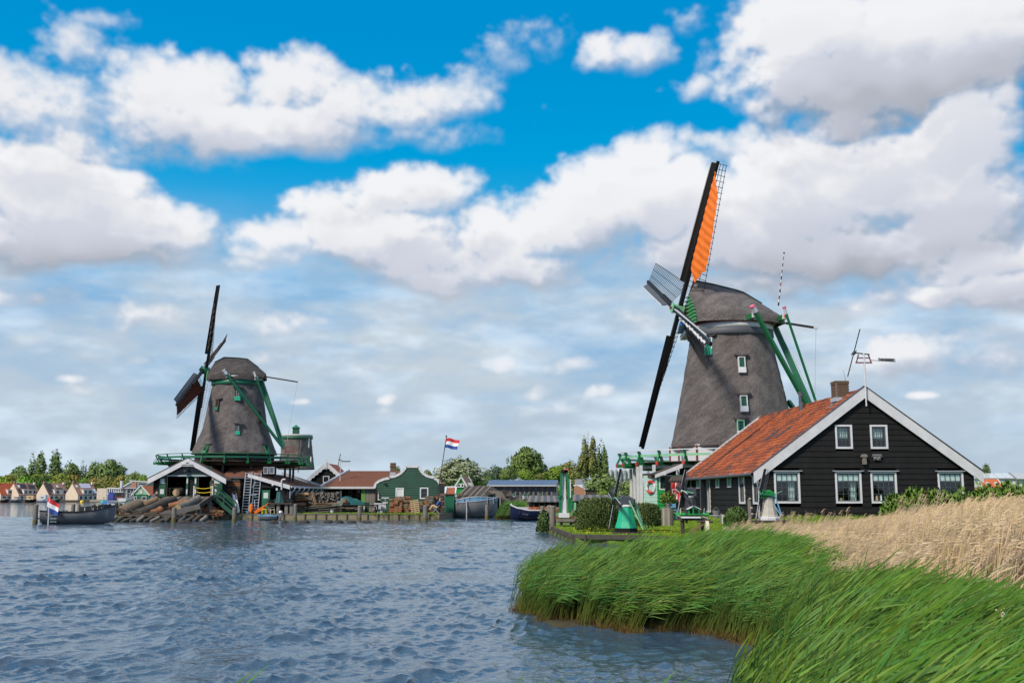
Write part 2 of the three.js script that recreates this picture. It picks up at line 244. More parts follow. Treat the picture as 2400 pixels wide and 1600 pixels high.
// ---------- scene helpers ----------
const used = {};
function numbered(n) { if (!(n in used)) { used[n] = 0; return n; } used[n]++; return n + '_' + String(used[n]).padStart(3, '0'); }
function mesh(name, geos, m, parent, extra) { const o = new THREE.Mesh(merge(geos), m); o.name = name; o.castShadow = o.receiveShadow = true; parent.add(o); if (extra) Object.assign(o.userData, extra); return o; }
function thing(name, label, category, pos = [0, 0, 0], ry = 0, group) { const o = new THREE.Group(); o.name = numbered(name); o.position.copy(A3(pos)); o.rotation.y = ry; o.userData = { label, category }; if (group) o.userData.group = group; scene.add(o); return o; }
function solo(name, label, category, geos, m, pos = [0, 0, 0], ry = 0, group) { const o = mesh(numbered(name), geos, m, scene); o.position.copy(A3(pos)); o.rotation.y = ry; o.userData = { label, category }; if (group) o.userData.group = group; return o; }
function struct(name, geos, m) { const o = mesh(numbered(name), geos, m, scene); o.userData.kind = 'structure'; return o; }
function copy(o, label, pos, ry = 0, s = null) { const c = o.clone(); c.name = numbered(o.name.replace(/_\d+$/, '')); c.userData = { ...o.userData, label }; c.position.copy(A3(pos)); c.rotation.y = ry; if (s) c.scale.set(...(Array.isArray(s) ? s : [s, s, s])); scene.add(c); return c; }
// a facade frame at depth D: x(px), y(py) in metres from the pixel (px0, py0)
function fr(D, px0, py0) { const o = at(px0, py0, D); return { o, D, x: (px, py = 1150) => at(px, py, D).x - o.x, y: (py) => at(px0, py, D).y - o.y, p: (px, py, dz = 0) => { const q = at(px, py, D - dz); return [q.x - o.x, q.y - o.y, dz]; } }; }
// ---------- land and water ----------
// outlines seen from above, [x, depth]
const YARD = [[-41.5, 93.5], [-31, 94], [-29, 100.8], [-7.3, 103.6], [-6.2, 111], [-3.5, 116], [-1.6, 122], [0, 131], [3.3, 131], [3.6, 96], [4, 150], [30, 700], [-200, 700], [-300, 420], [-210, 396], [-150, 392], [-118, 330], [-96, 244], [-84, 236], [-62, 160], [-45, 118]];
const LAWN = [[2.4, 65.7], [3.1, 51], [6.4, 49.6], [8.6, 45], [9.2, 42], [9.0, 36], [9.6, 29], [10.5, 24], [12, 20], [16, 8], [60, 8], [500, 60], [500, 700], [20, 700], [3.2, 140], [3.2, 97], [2.9, 70]];
const MARSH = [[.05, 21.6], [.5, 19.6], [.8, 18.9], [1.7, 18.5], [2.1, 18.0], [3.0, 18.4], [3.25, 17.7], [3.72, 16.7], [3.95, 15.2], [3.35, 12.6], [2.15, 9.6], [1.28, 7.2], [.8, 5], [.2, 2], [30, 2], [30, 20], [14, 22], [11.5, 26], [10.5, 44], [8.4, 43], [6.6, 37], [4.6, 29.5], [2.6, 24.6], [1.1, 22.8]];
function sd(P, x, d) {      // signed distance to a polygon, positive inside
  let m = 1e9, inside = false;
  for (let i = 0, j = P.length - 1; i < P.length; j = i++) {
    const [ax, ay] = P[j], [bx, by] = P[i], ex = bx - ax, ey = by - ay, t = clamp(((x - ax) * ex + (d - ay) * ey) / (ex * ex + ey * ey), 0, 1), qx = x - ax - ex * t, qy = d - ay - ey * t;
    m = Math.min(m, qx * qx + qy * qy);
    if ((ay > d) !== (by > d) && x < (bx - ax) * (d - ay) / (by - ay) + ax) inside = !inside;
  }
  return inside ? Math.sqrt(m) : -Math.sqrt(m);
}
function landY(x, d) {
  let y = -.9;
  const a = sd(YARD, x, d); if (a > -1) y = Math.max(y, lerp(-.9, .52, sstep(-.5, .05, a)));
  const b = sd(LAWN, x, d);
  if (b > -1) { const rise = sstep(8.8, 12.2, x) * sstep(42.5, 48, d) + (x > 12 ? sstep(40, 10, d) * .0 : 0); y = Math.max(y, lerp(-.9, lerp(.42, 1.22, rise) - .25 * sstep(42, 26, d), sstep(-.5, .05, b))); }
  const c = sd(MARSH, x, d); if (c > -1) y = Math.max(y, lerp(-.9, .02 + .02 * vn(x * 2, d * 2), sstep(-.7, .12, c)) + .28 * sstep(.5, 5, c));
  return y;
}
{
  const NA = 460, R = [];
  for (let r = 3; r < 5200; r *= r < 140 ? 1.011 : 1.03) R.push(r);
  const pos = [], col = [], idx = [], n = NA + 1, uv = [];
  for (const r of R) for (let i = 0; i <= NA; i++) {
    const a = (i / NA - .5) * 2 * .98, x = r * Math.sin(a), d = r * Math.cos(a), y = landY(x, d) + (r > 60 ? 0 : .015 * vn(x * 3, d * 3));
    pos.push(x, y, -d); uv.push(x * .5, d * .5);
    const inM = sd(MARSH, x, d) > -.6, k = vn(x * .8, d * .8) * .3 + vn(x * .15, d * .15) * .3;
    const c = inM && y < .12 ? [.05, .042, .025] : y < .2 ? [.06, .055, .035] : d > 85 && x < 3 && d < 130 ? (vn(x * .25, d * .25) > -.1 ? [.07, .13, .028] : [.16, .14, .09]) : [.12 + .05 * k, .22 + .06 * k, .026];
    col.push(...c);
  }
  for (let j = 0; j < R.length - 1; j++) for (let i = 0; i < NA; i++) { const p = j * n + i; idx.push(p, p + 1, p + n, p + 1, p + n + 1, p + n); }
  const g = new THREE.BufferGeometry(); g.setAttribute('position', new THREE.Float32BufferAttribute(pos, 3)); g.setAttribute('color', new THREE.Float32BufferAttribute(col, 3)); g.setAttribute('uv', new THREE.Float32BufferAttribute(uv, 2)); g.setIndex(idx); g.computeVertexNormals();
  const m = new THREE.MeshStandardMaterial({ color: 0xffffff, vertexColors: true, roughness: .95, map: rep(T.grass, .5), side: THREE.DoubleSide });
  const o = new THREE.Mesh(g, m); o.name = 'ground'; o.userData.kind = 'structure'; o.receiveShadow = true; scene.add(o);
}
// wind waves: many small wave trains running before the wind from the left
{
  const r = rng(55), waves = [];
  for (let k = 0; k < 72; k++) {
    const lam = 0.17 * Math.pow(2.6 / .17, Math.pow(r(), 1.0)), dir = -.45 + (r() + r() + r() - 1.5) * .95, kk = 2 * Math.PI / lam;   // direction from +x towards the viewer
    const amp = lam * .0050 * rr(.5, 1.5, r) * (lam > 1.5 ? .5 : lam > .75 ? .8 : lam > .4 ? 1.25 : 1.6);
    waves.push([kk * Math.cos(dir), kk * Math.sin(dir), amp, r() * 6.283, lam]);
  }
  const NA = 820, half = .70, R = [];
  for (let q = 7.5; q < 620; q += q < 130 ? Math.max(.035, .0034 * q) : .03 * q) R.push(q);
  const n = NA + 1, pos = new Float32Array(R.length * n * 3), uv = new Float32Array(R.length * n * 2), idx = new Uint32Array((R.length - 1) * NA * 6);
  let o = 0, q2 = 0;
  R.forEach((rad, j) => {
    const step = Math.max(j ? rad - R[j - 1] : .05, rad * .0011);
    for (let i = 0; i <= NA; i++) {
      const s = i / NA * 2 - 1, a = half * (s * .62 + .38 * s * s * s), x0 = rad * Math.sin(a), d0 = rad * Math.cos(a);
      let x = x0, d = d0, y = 0;
      const gust = Math.max(.18, .9 + .45 * vn(x0 * .09 + 4, d0 * .05) + .45 * vn(x0 * .4, d0 * .27 + 9) + .55 * vn(x0 * .95 + 7, d0 * .7));
      const calm = 1 - .45 * sstep(4, 1, Math.hypot((x0 - 2.2) * .9, d0 - 15.6));
      for (const w of waves) {
        const f = sstep(1.5, 3.0, w[4] / step); if (f <= 0) continue;
        const ph = w[0] * x0 - w[1] * d0 * -1 + w[3], A = w[2] * f * gust * calm, sn = Math.sin(ph), cs = Math.cos(ph), kl = 6.283 / w[4];
        y += A * cs; x -= A * 1.15 * sn * w[0] / kl; d -= A * 1.15 * sn * w[1] / kl;
      }
      pos[o++] = x; pos[o++] = y; pos[o++] = -d; uv[q2++] = x0 / 4; uv[q2++] = d0 / 4;
    }
  });
  let t = 0; for (let j = 0; j < R.length - 1; j++) for (let i = 0; i < NA; i++) { const p = j * n + i; idx[t++] = p; idx[t++] = p + 1; idx[t++] = p + n; idx[t++] = p + 1; idx[t++] = p + n + 1; idx[t++] = p + n; }
  const g = new THREE.BufferGeometry(); g.setAttribute('position', new THREE.BufferAttribute(pos, 3)); g.setAttribute('uv', new THREE.BufferAttribute(uv, 2)); g.setIndex(new THREE.BufferAttribute(idx, 1)); g.computeVertexNormals();
  const ripple = tex(1024, (u, v) => { let h = 0; h += fbm(u * 40 + v * 13, v * 56 - u * 8, 3, 0) * 0; h += fbm(u * 24, v * 36, 4, 12, .6); return .5 + .5 * h; });
  const m = new THREE.MeshPhysicalMaterial({ color: new THREE.Color().setRGB(.040, .078, .128), roughness: .04, ior: 1.333, bumpMap: rep(ripple, 1), bumpScale: .013, side: THREE.DoubleSide });
  const w = new THREE.Mesh(g, m); w.name = 'water'; w.userData.kind = 'structure'; w.receiveShadow = true; scene.add(w);
}
// ---------- black wooden house on the right ----------
// clapboards: boards of a wall of width w whose outline is given by lo(y), hi(y); openings [x0, x1, y0, y1] are left free
function boardStrips(x0, x1, y0, y1, holes) {      // the stretches of one board that are not cut by an opening
  let s = [[x0, x1]];
  for (const [a, b, c, d] of holes) if (y1 > c + .02 && y0 < d - .02) s = s.flatMap(([p, q]) => (b <= p || a >= q ? [[p, q]] : [[p, a], [b, q]].filter(([e, f]) => f - e > .03)));
  return s;
}
const clap = (x0, x1, y0, y1, t = .044) => {          // one weatherboard: thick at the foot, thin at the head
  const g = new THREE.BufferGeometry(), e = .012, P = [[x0, y0, t], [x1, y0, t], [x1, y1, e], [x0, y1, e], [x0, y0, -.02], [x1, y0, -.02], [x1, y1, -.02], [x0, y1, -.02]];
  const F = [0, 1, 2, 0, 2, 3, 4, 6, 5, 4, 7, 6, 0, 4, 5, 0, 5, 1, 3, 2, 6, 3, 6, 7, 0, 3, 7, 0, 7, 4, 1, 5, 6, 1, 6, 2], o = []; F.forEach((k) => o.push(...P[k])); g.setAttribute('position', new THREE.Float32BufferAttribute(o, 3)); g.computeVertexNormals(); return boxUV(g);
};
const clapSloped = (xa, xb, xc, xd, y0, y1, t = .032) => {   // a board under a slope: foot from xa to xb, head from xc to xd
  const g = new THREE.BufferGeometry(), e = .012, P = [[xa, y0, t], [xb, y0, t], [xd, y1, e], [xc, y1, e], [xa, y0, -.02], [xb, y0, -.02], [xd, y1, -.02], [xc, y1, -.02]];
  const F = [0, 1, 2, 0, 2, 3, 4, 6, 5, 4, 7, 6, 0, 4, 5, 0, 5, 1, 3, 2, 6, 3, 6, 7, 0, 3, 7, 0, 7, 4, 1, 5, 6, 1, 6, 2], o = []; F.forEach((k) => o.push(...P[k])); g.setAttribute('position', new THREE.Float32BufferAttribute(o, 3)); g.computeVertexNormals(); return boxUV(g);
};
// frame of four bars round an opening [x0, x1, y0, y1]; front at z
const frame4 = (x0, x1, y0, y1, b, d, z, sill = 0) => [box(b, y1 - y0, d, x0 + b / 2, (y0 + y1) / 2, z - d / 2), box(b, y1 - y0, d, x1 - b / 2, (y0 + y1) / 2, z - d / 2), box(x1 - x0 - 2 * b, b, d, (x0 + x1) / 2, y1 - b / 2, z - d / 2 - .001), box(x1 - x0 - 2 * b + sill * 2, b, d + (sill ? .05 : 0), (x0 + x1) / 2, y0 + b / 2, z - d / 2 - .001 + (sill ? .025 : 0))];
// a window of panes: part 'window' with sub-parts pane, glazing_bar, ...
function paneWindow(parent, x0, x1, y0, y1, cols, rows, o = {}) {
  const b = o.b ?? .09, z = o.z ?? .05, w = mesh('window', frame4(x0, x1, y0, y1, b, .14, z), o.frame ?? M.white, parent);
  const ax = x0 + b, bx = x1 - b, ay = y0 + b, by = y1 - b, s = o.sash ?? .045, bars = [...frame4(ax, bx, ay, by, s, .06, z - .04)];
  const cx = ax + s, dx = bx - s, cy = ay + s, dy = by - s, rowsY = o.rowsY ?? Array.from({ length: rows + 1 }, (_, i) => cy + (dy - cy) * i / rows);
  for (let i = 1; i < cols; i++) bars.push(box(o.gb ?? .025, dy - cy, .04, cx + (dx - cx) * i / cols, (cy + dy) / 2, z - .065));
  for (let j = 1; j < rowsY.length - 1; j++) bars.push(box(dx - cx, (o.thick && o.thick.includes(j)) ? .06 : o.gb ?? .025, .045, (cx + dx) / 2, rowsY[j], z - .066));
  mesh('sash', bars, o.sashMat ?? M.slate, w);
  for (let j = 0; j < rowsY.length - 1; j++) for (let i = 0; i < cols; i++) { const px0 = cx + (dx - cx) * i / cols, px1 = cx + (dx - cx) * (i + 1) / cols; mesh('pane', box(px1 - px0 - .02, rowsY[j + 1] - rowsY[j] - .02, .006, (px0 + px1) / 2, (rowsY[j] + rowsY[j + 1]) / 2, z - .068), (o.paneMat && o.paneMat(i, j)) ?? M.pane, w); }
  return w;
}
{
  const O = at(1787, 1215, 49), W = 10.27, HE = 2.28, HA = 6.05, LEN = 18.3, XA = W / 2;
  const t = thing('black_house', 'black weatherboarded house with orange pantile roof and white bargeboards, right of the large windmill', 'house', O, .033);
  const slope = (HA - HE) / XA;
  const win = [[.62, 1.86, .71, 2.2], [3.55, 4.82, .71, 2.2], [5.26, 6.52, .71, 2.2], [8.5, 9.75, .71, 2.2], [3.66, 4.49, 3.28, 4.43], [5.35, 6.2, 3.28, 4.43]];
  // front gable, board by board
  const N = 22, top = HA - .25; const bm = M.black;
  for (let i = 0; i < N; i++) {
    const y0 = top * i / N, y1 = top * (i + 1) / N + .012, ex = (y) => Math.max(0, (y - HE + .12) / slope);
    const tv = .038 + .014 * ((i * 7 % 5) / 5);
    const a0 = ex(y0), a1 = ex(y1);
    if (a1 > 0 && y0 > 2.0) { const s = boardStrips(a0, W - a0, y0, y1, win); s.forEach(([p, q], k) => { const l = p === a0, r = q === W - a0; mesh('board', clapSloped(p, q, l ? a1 : p, r ? W - a1 : q, y0, y1, tv), bm, t); }); }
    else for (const [p, q] of boardStrips(0, W, y0, y1, win)) mesh('board', clap(p, q, y0, y1, tv), bm, t);
  }
  // left side wall, in its own frame: u runs back along the wall
  const side = [[.18, 1.31, .66, 2.18], [2.85, 3.98, .66, 2.18], [5.6, 6.4, 1.5, 2.12], [8.3, 9.1, 1.5, 2.12], [10.6, 11.7, .12, 2.16], [13.4, 14.2, 1.5, 2.12], [15.9, 16.7, 1.5, 2.12]];
  for (let i = 0; i < 8; i++) { const y0 = HE * i / 8, y1 = HE * (i + 1) / 8 + .012; for (const [p, q] of boardStrips(.02, LEN, y0, y1, side)) mesh('board', xf(clap(p, q, y0, y1), MSIDE), bm, t); }
  mesh('side_wall', [box(.1, HE, LEN, W - .05, HE / 2, -LEN / 2), prism([[0, 0], [W - .12, 0], [W - .12, HE], [XA, HA - .3], [0, HE]], .1, -LEN + .1)], M.tar, t);
  mesh('inner_floor', box(W - .2, .06, LEN - .2, W / 2, .03, -LEN / 2), M.woodDark, t);
  mesh('inner_wall', [box(W - .3, HE, .1, W / 2, HE / 2, -3.2), box(W - .9, .1, LEN - .5, W / 2, HE + .12, -LEN / 2), box(.1, 1.7, 3, W / 2, 3.3, -1.8)], M.tar, t);
  // windows
  const lowRows = (y0, y1) => { const c = y0 + .135, d = y1 - .135; return [c, c + (d - c) * .25, c + (d - c) * .5, c + (d - c) * .735, d]; };
  for (let k = 0; k < 4; k++) {
    const [a, b, c, d] = win[k], w = paneWindow(t, a, b, c, d, 4, 4, { rowsY: lowRows(c, d), thick: [3], gb: .018 });
    mesh('window_hood', box(b - a + .2, .035, .16, (a + b) / 2, d + .03, .075), M.lead, w);
    mesh('blind', box(b - a - .28, .34, .012, (a + b) / 2, d - .3, -.05), M.curtain, w);
    mesh('sill_board', box(b - a - .2, .03, .3, (a + b) / 2, c + .11, -.27), M.woodPale, w);
    if (k < 2) mesh('curtain', grid((u, v) => [b - .5 + u * .3, c + .14 + v * 1.0, -.2 + .03 * Math.sin(u * 26)], 16, 1), M.curtain, w);
  }
  for (let k = 4; k < 6; k++) { const [a, b, c, d] = win[k], w = paneWindow(t, a, b, c, d, 3, 3, { gb: .022 }); mesh('curtain', grid((u, v) => [a + .16 + u * (b - a - .32), c + .5 + v * .5, -.18 + .02 * Math.sin(u * 40)], 24, 1), M.curtain, w); }
  // openings of the side wall
  for (const [k, [a, b, c, d]] of side.entries()) {
    const put = (g) => (Array.isArray(g) ? g.flat(3) : [g]).map((q) => xf(q, MSIDE));
    if (k === 4) {
      const dm = mesh('door', put([box(.5, d - c - .12, .05, a + .36, (c + d) / 2, -.02), box(.5, d - c - .12, .05, a + .78, (c + d) / 2, .28, .9)]), M.slate, t);
      mesh('door_frame', put(frame4(a, b, c, d, .09, .22, .08)), M.whiteWorn, dm);
    } else {
      const tall = k < 2, w = mesh('window', put(frame4(a, b, c, d, tall ? .1 : .08, .16, .07)), M.white, t);
      const bars = [...frame4(a + .1, b - .1, c + .1, d - .1, .045, .05, .02)]; if (tall) { bars.push(box(b - a - .2, .06, .05, (a + b) / 2, d - .52, -.006)); for (let i = 1; i < 4; i++) bars.push(box(.018, .42, .03, a + .1 + (b - a - .2) * i / 4, d - .3, -.01)); }
      mesh('sash', put(bars), tall ? M.slate : M.greenMint, w);
      if (tall) { mesh('pane', put(box(b - a - .28, .4, .008, (a + b) / 2, d - .32, -.02)), M.frosted, w); mesh('pane', put(box(b - a - .28, d - c - .82, .008, (a + b) / 2, (c + d) / 2 - .26, -.02)), M.glass, w); }
      else mesh('pane', put(box(b - a - .26, d - c - .26, .008, (a + b) / 2, (c + d) / 2, -.01)), M.greenMint, w);
    }
  }
  // roof: boarding, then pantiles
  const ov = .28, oz = .12, EX = -ov, EY = HE - ov * slope, cosA = 1 / Math.hypot(1, slope), sinA = slope * cosA, LS = (XA + ov) / cosA;
  mesh('roof_deck', [slab([[EX, EY, oz], [XA, HA, oz], [XA, HA, -LEN - .1], [EX, EY, -LEN - .1]], .1, [-1, 1, 0])], M.woodDark, t);
  const right = mesh('roof', [slab([[W + ov, EY + .08, oz], [XA, HA + .09, oz], [XA, HA + .09, -LEN - .1], [W + ov, EY + .08, -LEN - .1]], .12, [1, 1, 0])], M.tileOrange, t);
  { // pantiles on the left slope; x across (towards the back), y up the slope
    const prof = [[0, 0], [.03, .028], [.075, .042], [.12, .026], [.16, -.004], [.2, -.014], [.245, -.002]], L = .36, th = .016;
    const tileG = (lift) => { const P = []; const q = (a, b, c, d) => P.push(...a, ...b, ...c, ...a, ...c, ...d);
      for (let i = 0; i < prof.length - 1; i++) { const [x0, z0] = prof[i], [x1, z1] = prof[i + 1]; q([x0, 0, z0 + lift], [x1, 0, z1 + lift], [x1, L, z1], [x0, L, z0]); q([x0, 0, z0 + lift], [x0, 0, z0 + lift - th * 1.6], [x1, 0, z1 + lift - th * 1.6], [x1, 0, z1 + lift]); }
      q([.245, 0, prof[6][1] + lift], [.245, 0, prof[6][1] + lift - .02], [.245, L, -.02], [.245, L, 0]); q([0, 0, lift], [0, 0, lift - .02], [0, L, -.02], [0, L, 0]);
      const g = new THREE.BufferGeometry(); g.setAttribute('position', new THREE.Float32BufferAttribute(P, 3)); g.computeVertexNormals(); return boxUV(g); };
    const gs = [tileG(.045), tileG(.052), tileG(.04)];
    const ms = [[.30, .066, .017], [.37, .092, .024], [.25, .054, .016], [.19, .046, .018], [.115, .046, .030]].map((c) => mat(c, .78, { map: rep(T.blot, 2) }));
    const rows = Math.floor(LS / .315), cols = Math.floor((LEN + .1) / .228), r = rng(12), list = [];
    for (let j = 0; j < rows; j++) for (let i = 0; i < cols; i++) list.push([i, j]);
    const basis = (i, j, jit) => { const u = oz - .17 - i * .228, s = j * .315 + .01, sag = -.05 * Math.sin(Math.PI * i / cols) * Math.sin(Math.PI * j / rows); return new THREE.Matrix4().makeBasis(V(0, 0, 1), V(cosA, sinA, 0), V(-sinA, cosA, 0)).setPosition(EX - .04 + s * cosA - sinA * (.03 + sag + jit), EY - .02 + s * sinA + cosA * (.03 + sag + jit), u - .015); };
    const near = list.filter(([i]) => i < 16), far = list.filter(([i]) => i >= 16), pick = (i, j) => { const n = fbm(i * .22, j * .3, 3) * 1.6 + r() * 1.5 - .3; return clamp(Math.floor(n * 2 + 1.2 + (j < 3 ? .9 : 0)), 0, 4); };
    for (const [i, j] of near.slice(0, 300)) { const o = mesh('roof_tile', gs[Math.floor(r() * 3)], ms[pick(i, j)], t); o.applyMatrix4(basis(i, j, rr(-.006, .012, r))); }
    const rest = near.slice(300).concat(far), im = new THREE.InstancedMesh(gs[0], mat([1, 1, 1], .78, { map: rep(T.blot, 2) }), rest.length), c = new THREE.Color();
    rest.forEach(([i, j], k) => { im.setMatrixAt(k, basis(i, j, rr(-.006, .012, r))); const m = ms[pick(i, j)].color; im.setColorAt(k, c.copy(m).multiplyScalar(rr(.85, 1.12, r))); });
    im.name = 'roof_tiles'; im.userData.kind = 'stuff'; im.castShadow = im.receiveShadow = true; t.add(im);
    // ridge caps
    for (let k = 0; k < 46; k++) mesh('ridge_tile', rod([XA, HA + .03 + .012 * Math.sin(k * 2.1), oz - k * .4], [XA, HA + .05 + .012 * Math.sin(k * 2.1), oz - .43 - k * .4], .12, .105, 7), ms[k % 5], t);
    // the old dark gutter line across the tiles, and two low skylights
    const sp = (s, u, h) => [EX + s * cosA - sinA * h, EY + s * sinA + cosA * h, -u];
    mesh('seam_strip', slab([sp(.4, 12.9, .1), sp(LS - .1, 13.3, .1), sp(LS - .1, 13.55, .1), sp(.4, 13.15, .1)], .05, [-1, 1, 0]), M.tar, t);
    for (const u of [5.2, 7.0]) mesh('vent_strip', slab([sp(3.3, u, .12), sp(4.3, u, .12), sp(4.3, u + .12, .12), sp(3.3, u + .12, .12)], .08, [-1, 1, 0]), M.slate, t);
    const pipe = mesh('vent_pipe', [cyl(.15, .13, .5, ...sp(LS - .5, 8.2, 0), 10), cyl(.1, .1, 1.0, ...sp(LS - .5, 8.2, .1), 10), cyl(.14, .14, .12, sp(LS - .5, 8.2, 0)[0], sp(LS - .5, 8.2, 0)[1] + .85, -8.2, 10)], M.slate, t);
    mesh('wire', rod([sp(LS - .5, 8.2, 0)[0], sp(LS - .5, 8.2, 0)[1] + 1, -8.2], [sp(LS - .5, 8.2, 0)[0] - .05, sp(LS - .5, 8.2, 0)[1] + 2.1, -8.2], .012, .004, 5), M.iron, pipe);
  }
  // bargeboards, finial, gutter, downpipe
  const bw = .44, off = bw / cosA;
  const bb = (x0, y0, x1, y1) => [[x0, y0], [x1, y1], [x1, y1 - off], [x0, y0 - off * .97]];
  mesh('bargeboard', prism(bb(EX - .1, EY + .1, XA, HA + .2), .06, oz + .1), M.white, t);
  mesh('bargeboard', prism(bb(W + ov + .1, EY + .1, XA, HA + .2).reverse(), .06, oz + .1), M.white, t);
  mesh('bargeboard', prism(bb(EX - .1, EY + .1, XA, HA + .2), .06, -LEN - .12), M.white, t);
  mesh('verge_strip', [bar([EX - .14, EY + .14, oz + .03], [XA, HA + .24, oz + .03], .2, .035), bar([W + ov + .14, EY + .14, oz + .03], [XA, HA + .24, oz + .03], .2, .035)], M.slate, t);
  mesh('gutter', [tube([[EX - .12, EY - .0, oz - .1], [EX - .12, EY - .02, -9], [EX - .12, EY, -LEN]], .075, 8, 8)], M.slate, t);
  for (let k = 0; k < 6; k++) mesh('gutter_bracket', bar([EX - .12, EY + .08, -1.5 - k * 3], [EX + .22, EY + .2, -1.5 - k * 3], .035), M.lead, t);
  for (const z of [-.12, -LEN + .3]) mesh('downpipe', tube([[EX - .12, EY - .05, z], [EX + .1, EY - .35, z], [-.1, EY - .55, z], [-.1, .05, z]], .05, 20, 6), M.lead, t);
  const mast = mesh('weathervane_mast', [cyl(.035, .05, 2.55, XA, HA - .75, oz + .2, 8)], M.white, t);
  // weathervane: red frame, two-bladed sail, lettered tail board
  const vy = HA + 1.62, vx = XA - .02, vz = oz + .2;
  mesh('vane_frame', [bar([vx - .36, vy - .28, vz], [vx - .24, vy + .12, vz], .05), bar([vx + .36, vy - .28, vz], [vx + .24, vy + .12, vz], .05), bar([vx - .4, vy - .28, vz], [vx + .4, vy - .28, vz], .06), bar([vx - .3, vy - .05, vz], [vx + .3, vy - .05, vz], .05)].map((g) => g), M.redBrown, mast);
  mesh('vane_rotor', [rod([vx - .45, vy + .2, vz], [vx + .3, vy + .12, vz], .03), rod([vx - .5, vy + .13, vz], [vx - .4, vy + .25, vz], .08), bar([vx - .46, vy + .2, vz], [vx - .12, vy + 1.35, vz + .05], .025, .045), bar([vx - .46, vy + .2, vz], [vx - .8, vy - .95, vz - .05], .025, .045), bar([vx - .46, vy + .2, vz], [vx - .44, vy + .26, vz + .3], .025, .045), bar([vx - .46, vy + .2, vz], [vx - .48, vy + .14, vz - .3], .025, .045)], M.iron, mast);
  const tail = mesh('vane_tail', [bar([vx + .36, vy - .16, vz], [vx + 1.55, vy - .23, vz], .03), prism([[vx + .72, vy - .2], [vx + 1.5, vy - .22], [vx + 1.55, vy - .15], [vx + 1.5, vy - .07], [vx + .8, vy - .06], [vx + .72, vy - .03]], .03, vz + .015)], M.grey, mast);
  const font = await new FontLoader().loadAsync('fonts/droid/droid_sans_bold.typeface.json');
  globalThis.FONT = font;
  const tg = flat(new TextGeometry('DE ZOEKER', { font, size: .085, depth: .01, curveSegments: 3 })); tg.translate(vx + .82, vy - .185, vz + .016); mesh('lettering', tg, M.dark, tail);
  // chimney, course by course
  const chim = mesh('chimney', [box(.64, 1.3, .7, XA - .34, HA - .0, -2.2), box(.7, .02, .76, XA - .34, HA + .70, -2.2)], M.mortar, t);
  { const bricks = [], cx = XA - .34, cz = -2.2; for (let j = 0; j < 17; j++) { const y = HA - .55 + j * .075, s = j % 2 ? .05 : 0, wid = j > 14 ? .03 : 0; for (let k = 0; k < 3; k++) { bricks.push(box(.195, .06, .03, cx - .22 + k * .205 + s, y, cz + .355 + wid)); bricks.push(box(.03, .06, .19, cx - .33 - wid, y, cz - .22 + k * .21)); bricks.push(box(.03, .06, .19, cx + .33 + wid, y, cz - .22 + k * .21)); } } mesh('brickwork', bricks, M.brick, chim, { kind: 'stuff' }); }
  mesh('flashing', [box(.74, .2, .8, XA - .34, HA - .22, -2.2), slab([[XA - .95, HA - .6, -1.6], [XA - .1, HA + .02, -1.6], [XA - .1, HA + .02, -2.6], [XA - .95, HA - .6, -2.6]], .03, [-1, 1, 0])], M.lead, chim);
  mesh('wire', rod([XA - .1, HA + .7, -2], [XA - .2, HA + 1.3, -2], .012, .004, 5), M.iron, chim);
  // things that hang on the gable
  solo('bird_box', 'small grey bird box on the black gable between upper and lower windows', 'bird box', [box(.17, .36, .14, 0, 0, 0), prism([[-.14, .16], [.14, .16], [.1, .3], [-.1, .3]], .22, .11), ball(.03, 0, .06, .075, 6)], M.woodGrey, O.clone().add(V(4.97, 2.72, -.02)), .033);
  solo('wall_plaque', 'small pale relief plaque on the black gable beside the bird box', 'plaque', [box(.42, .07, .06, 0, .14, 0), box(.34, .16, .04, 0, -.02, 0), box(.5, .03, .08, 0, .06, 0), ball(.07, -.1, -.02, .02, 6), ball(.06, .1, 0, .02, 6)], M.hullGrey, O.clone().add(V(5.6, 2.85, -.07)), .033);
  solo('wall_lantern', 'black wall lantern beside the grey door of the house', 'lantern', [box(.05, .2, .06, 0, 0, 0), bar([0, .1, 0], [-.2, .16, 0], .03), cyl(.07, .1, .2, -.2, -.1, 0, 6), cyl(.12, .02, .1, -.2, .1, 0, 6)], M.iron, O.clone().add(V(-.12, 1.55, -10.2)), .033);
  // small things on the window sills inside
  const sill = (x, z, h, w, m, label, cat, name) => solo(name, label, cat, [cyl(w * .5, w * .46, h, 0, 0, 0, 10), cyl(w * .3, w * .25, h * .25, 0, h, 0, 10)], m, O.clone().add(V(x, .84, z)));
  sill(3.85, -.25, .1, .2, M.woodPale, 'tan bowl on the sill of the second lower window from the left', 'bowl', 'bowl'); sill(4.5, -.25, .12, .16, M.white, 'white jar on the sill of the second lower window from the left', 'jar', 'jar');
  sill(5.55, -.25, .2, .14, M.woodPale, 'tan pot on the sill of the third lower window from the left', 'pot', 'pot'); sill(5.75, -.25, .24, .11, M.white, 'white pot on the sill of the third lower window from the left', 'pot', 'pot'); sill(6.25, -.25, .18, .16, M.blue, 'blue vase on the sill of the third lower window from the left', 'vase', 'vase');
}
// ---------- windmills ----------
const axes = (az, el, roll) => { const A = V(Math.cos(el) * Math.sin(az), Math.sin(el), Math.cos(el) * Math.cos(az)), e = V(0, 0, 0).crossVectors(V(0, 1, 0), A).normalize(), u = V(0, 0, 0).crossVectors(A, e), U = u.clone().multiplyScalar(Math.cos(roll)).addScaledVector(e, Math.sin(roll)), X = V(0, 0, 0).crossVectors(U, A); return { A, U, X }; };
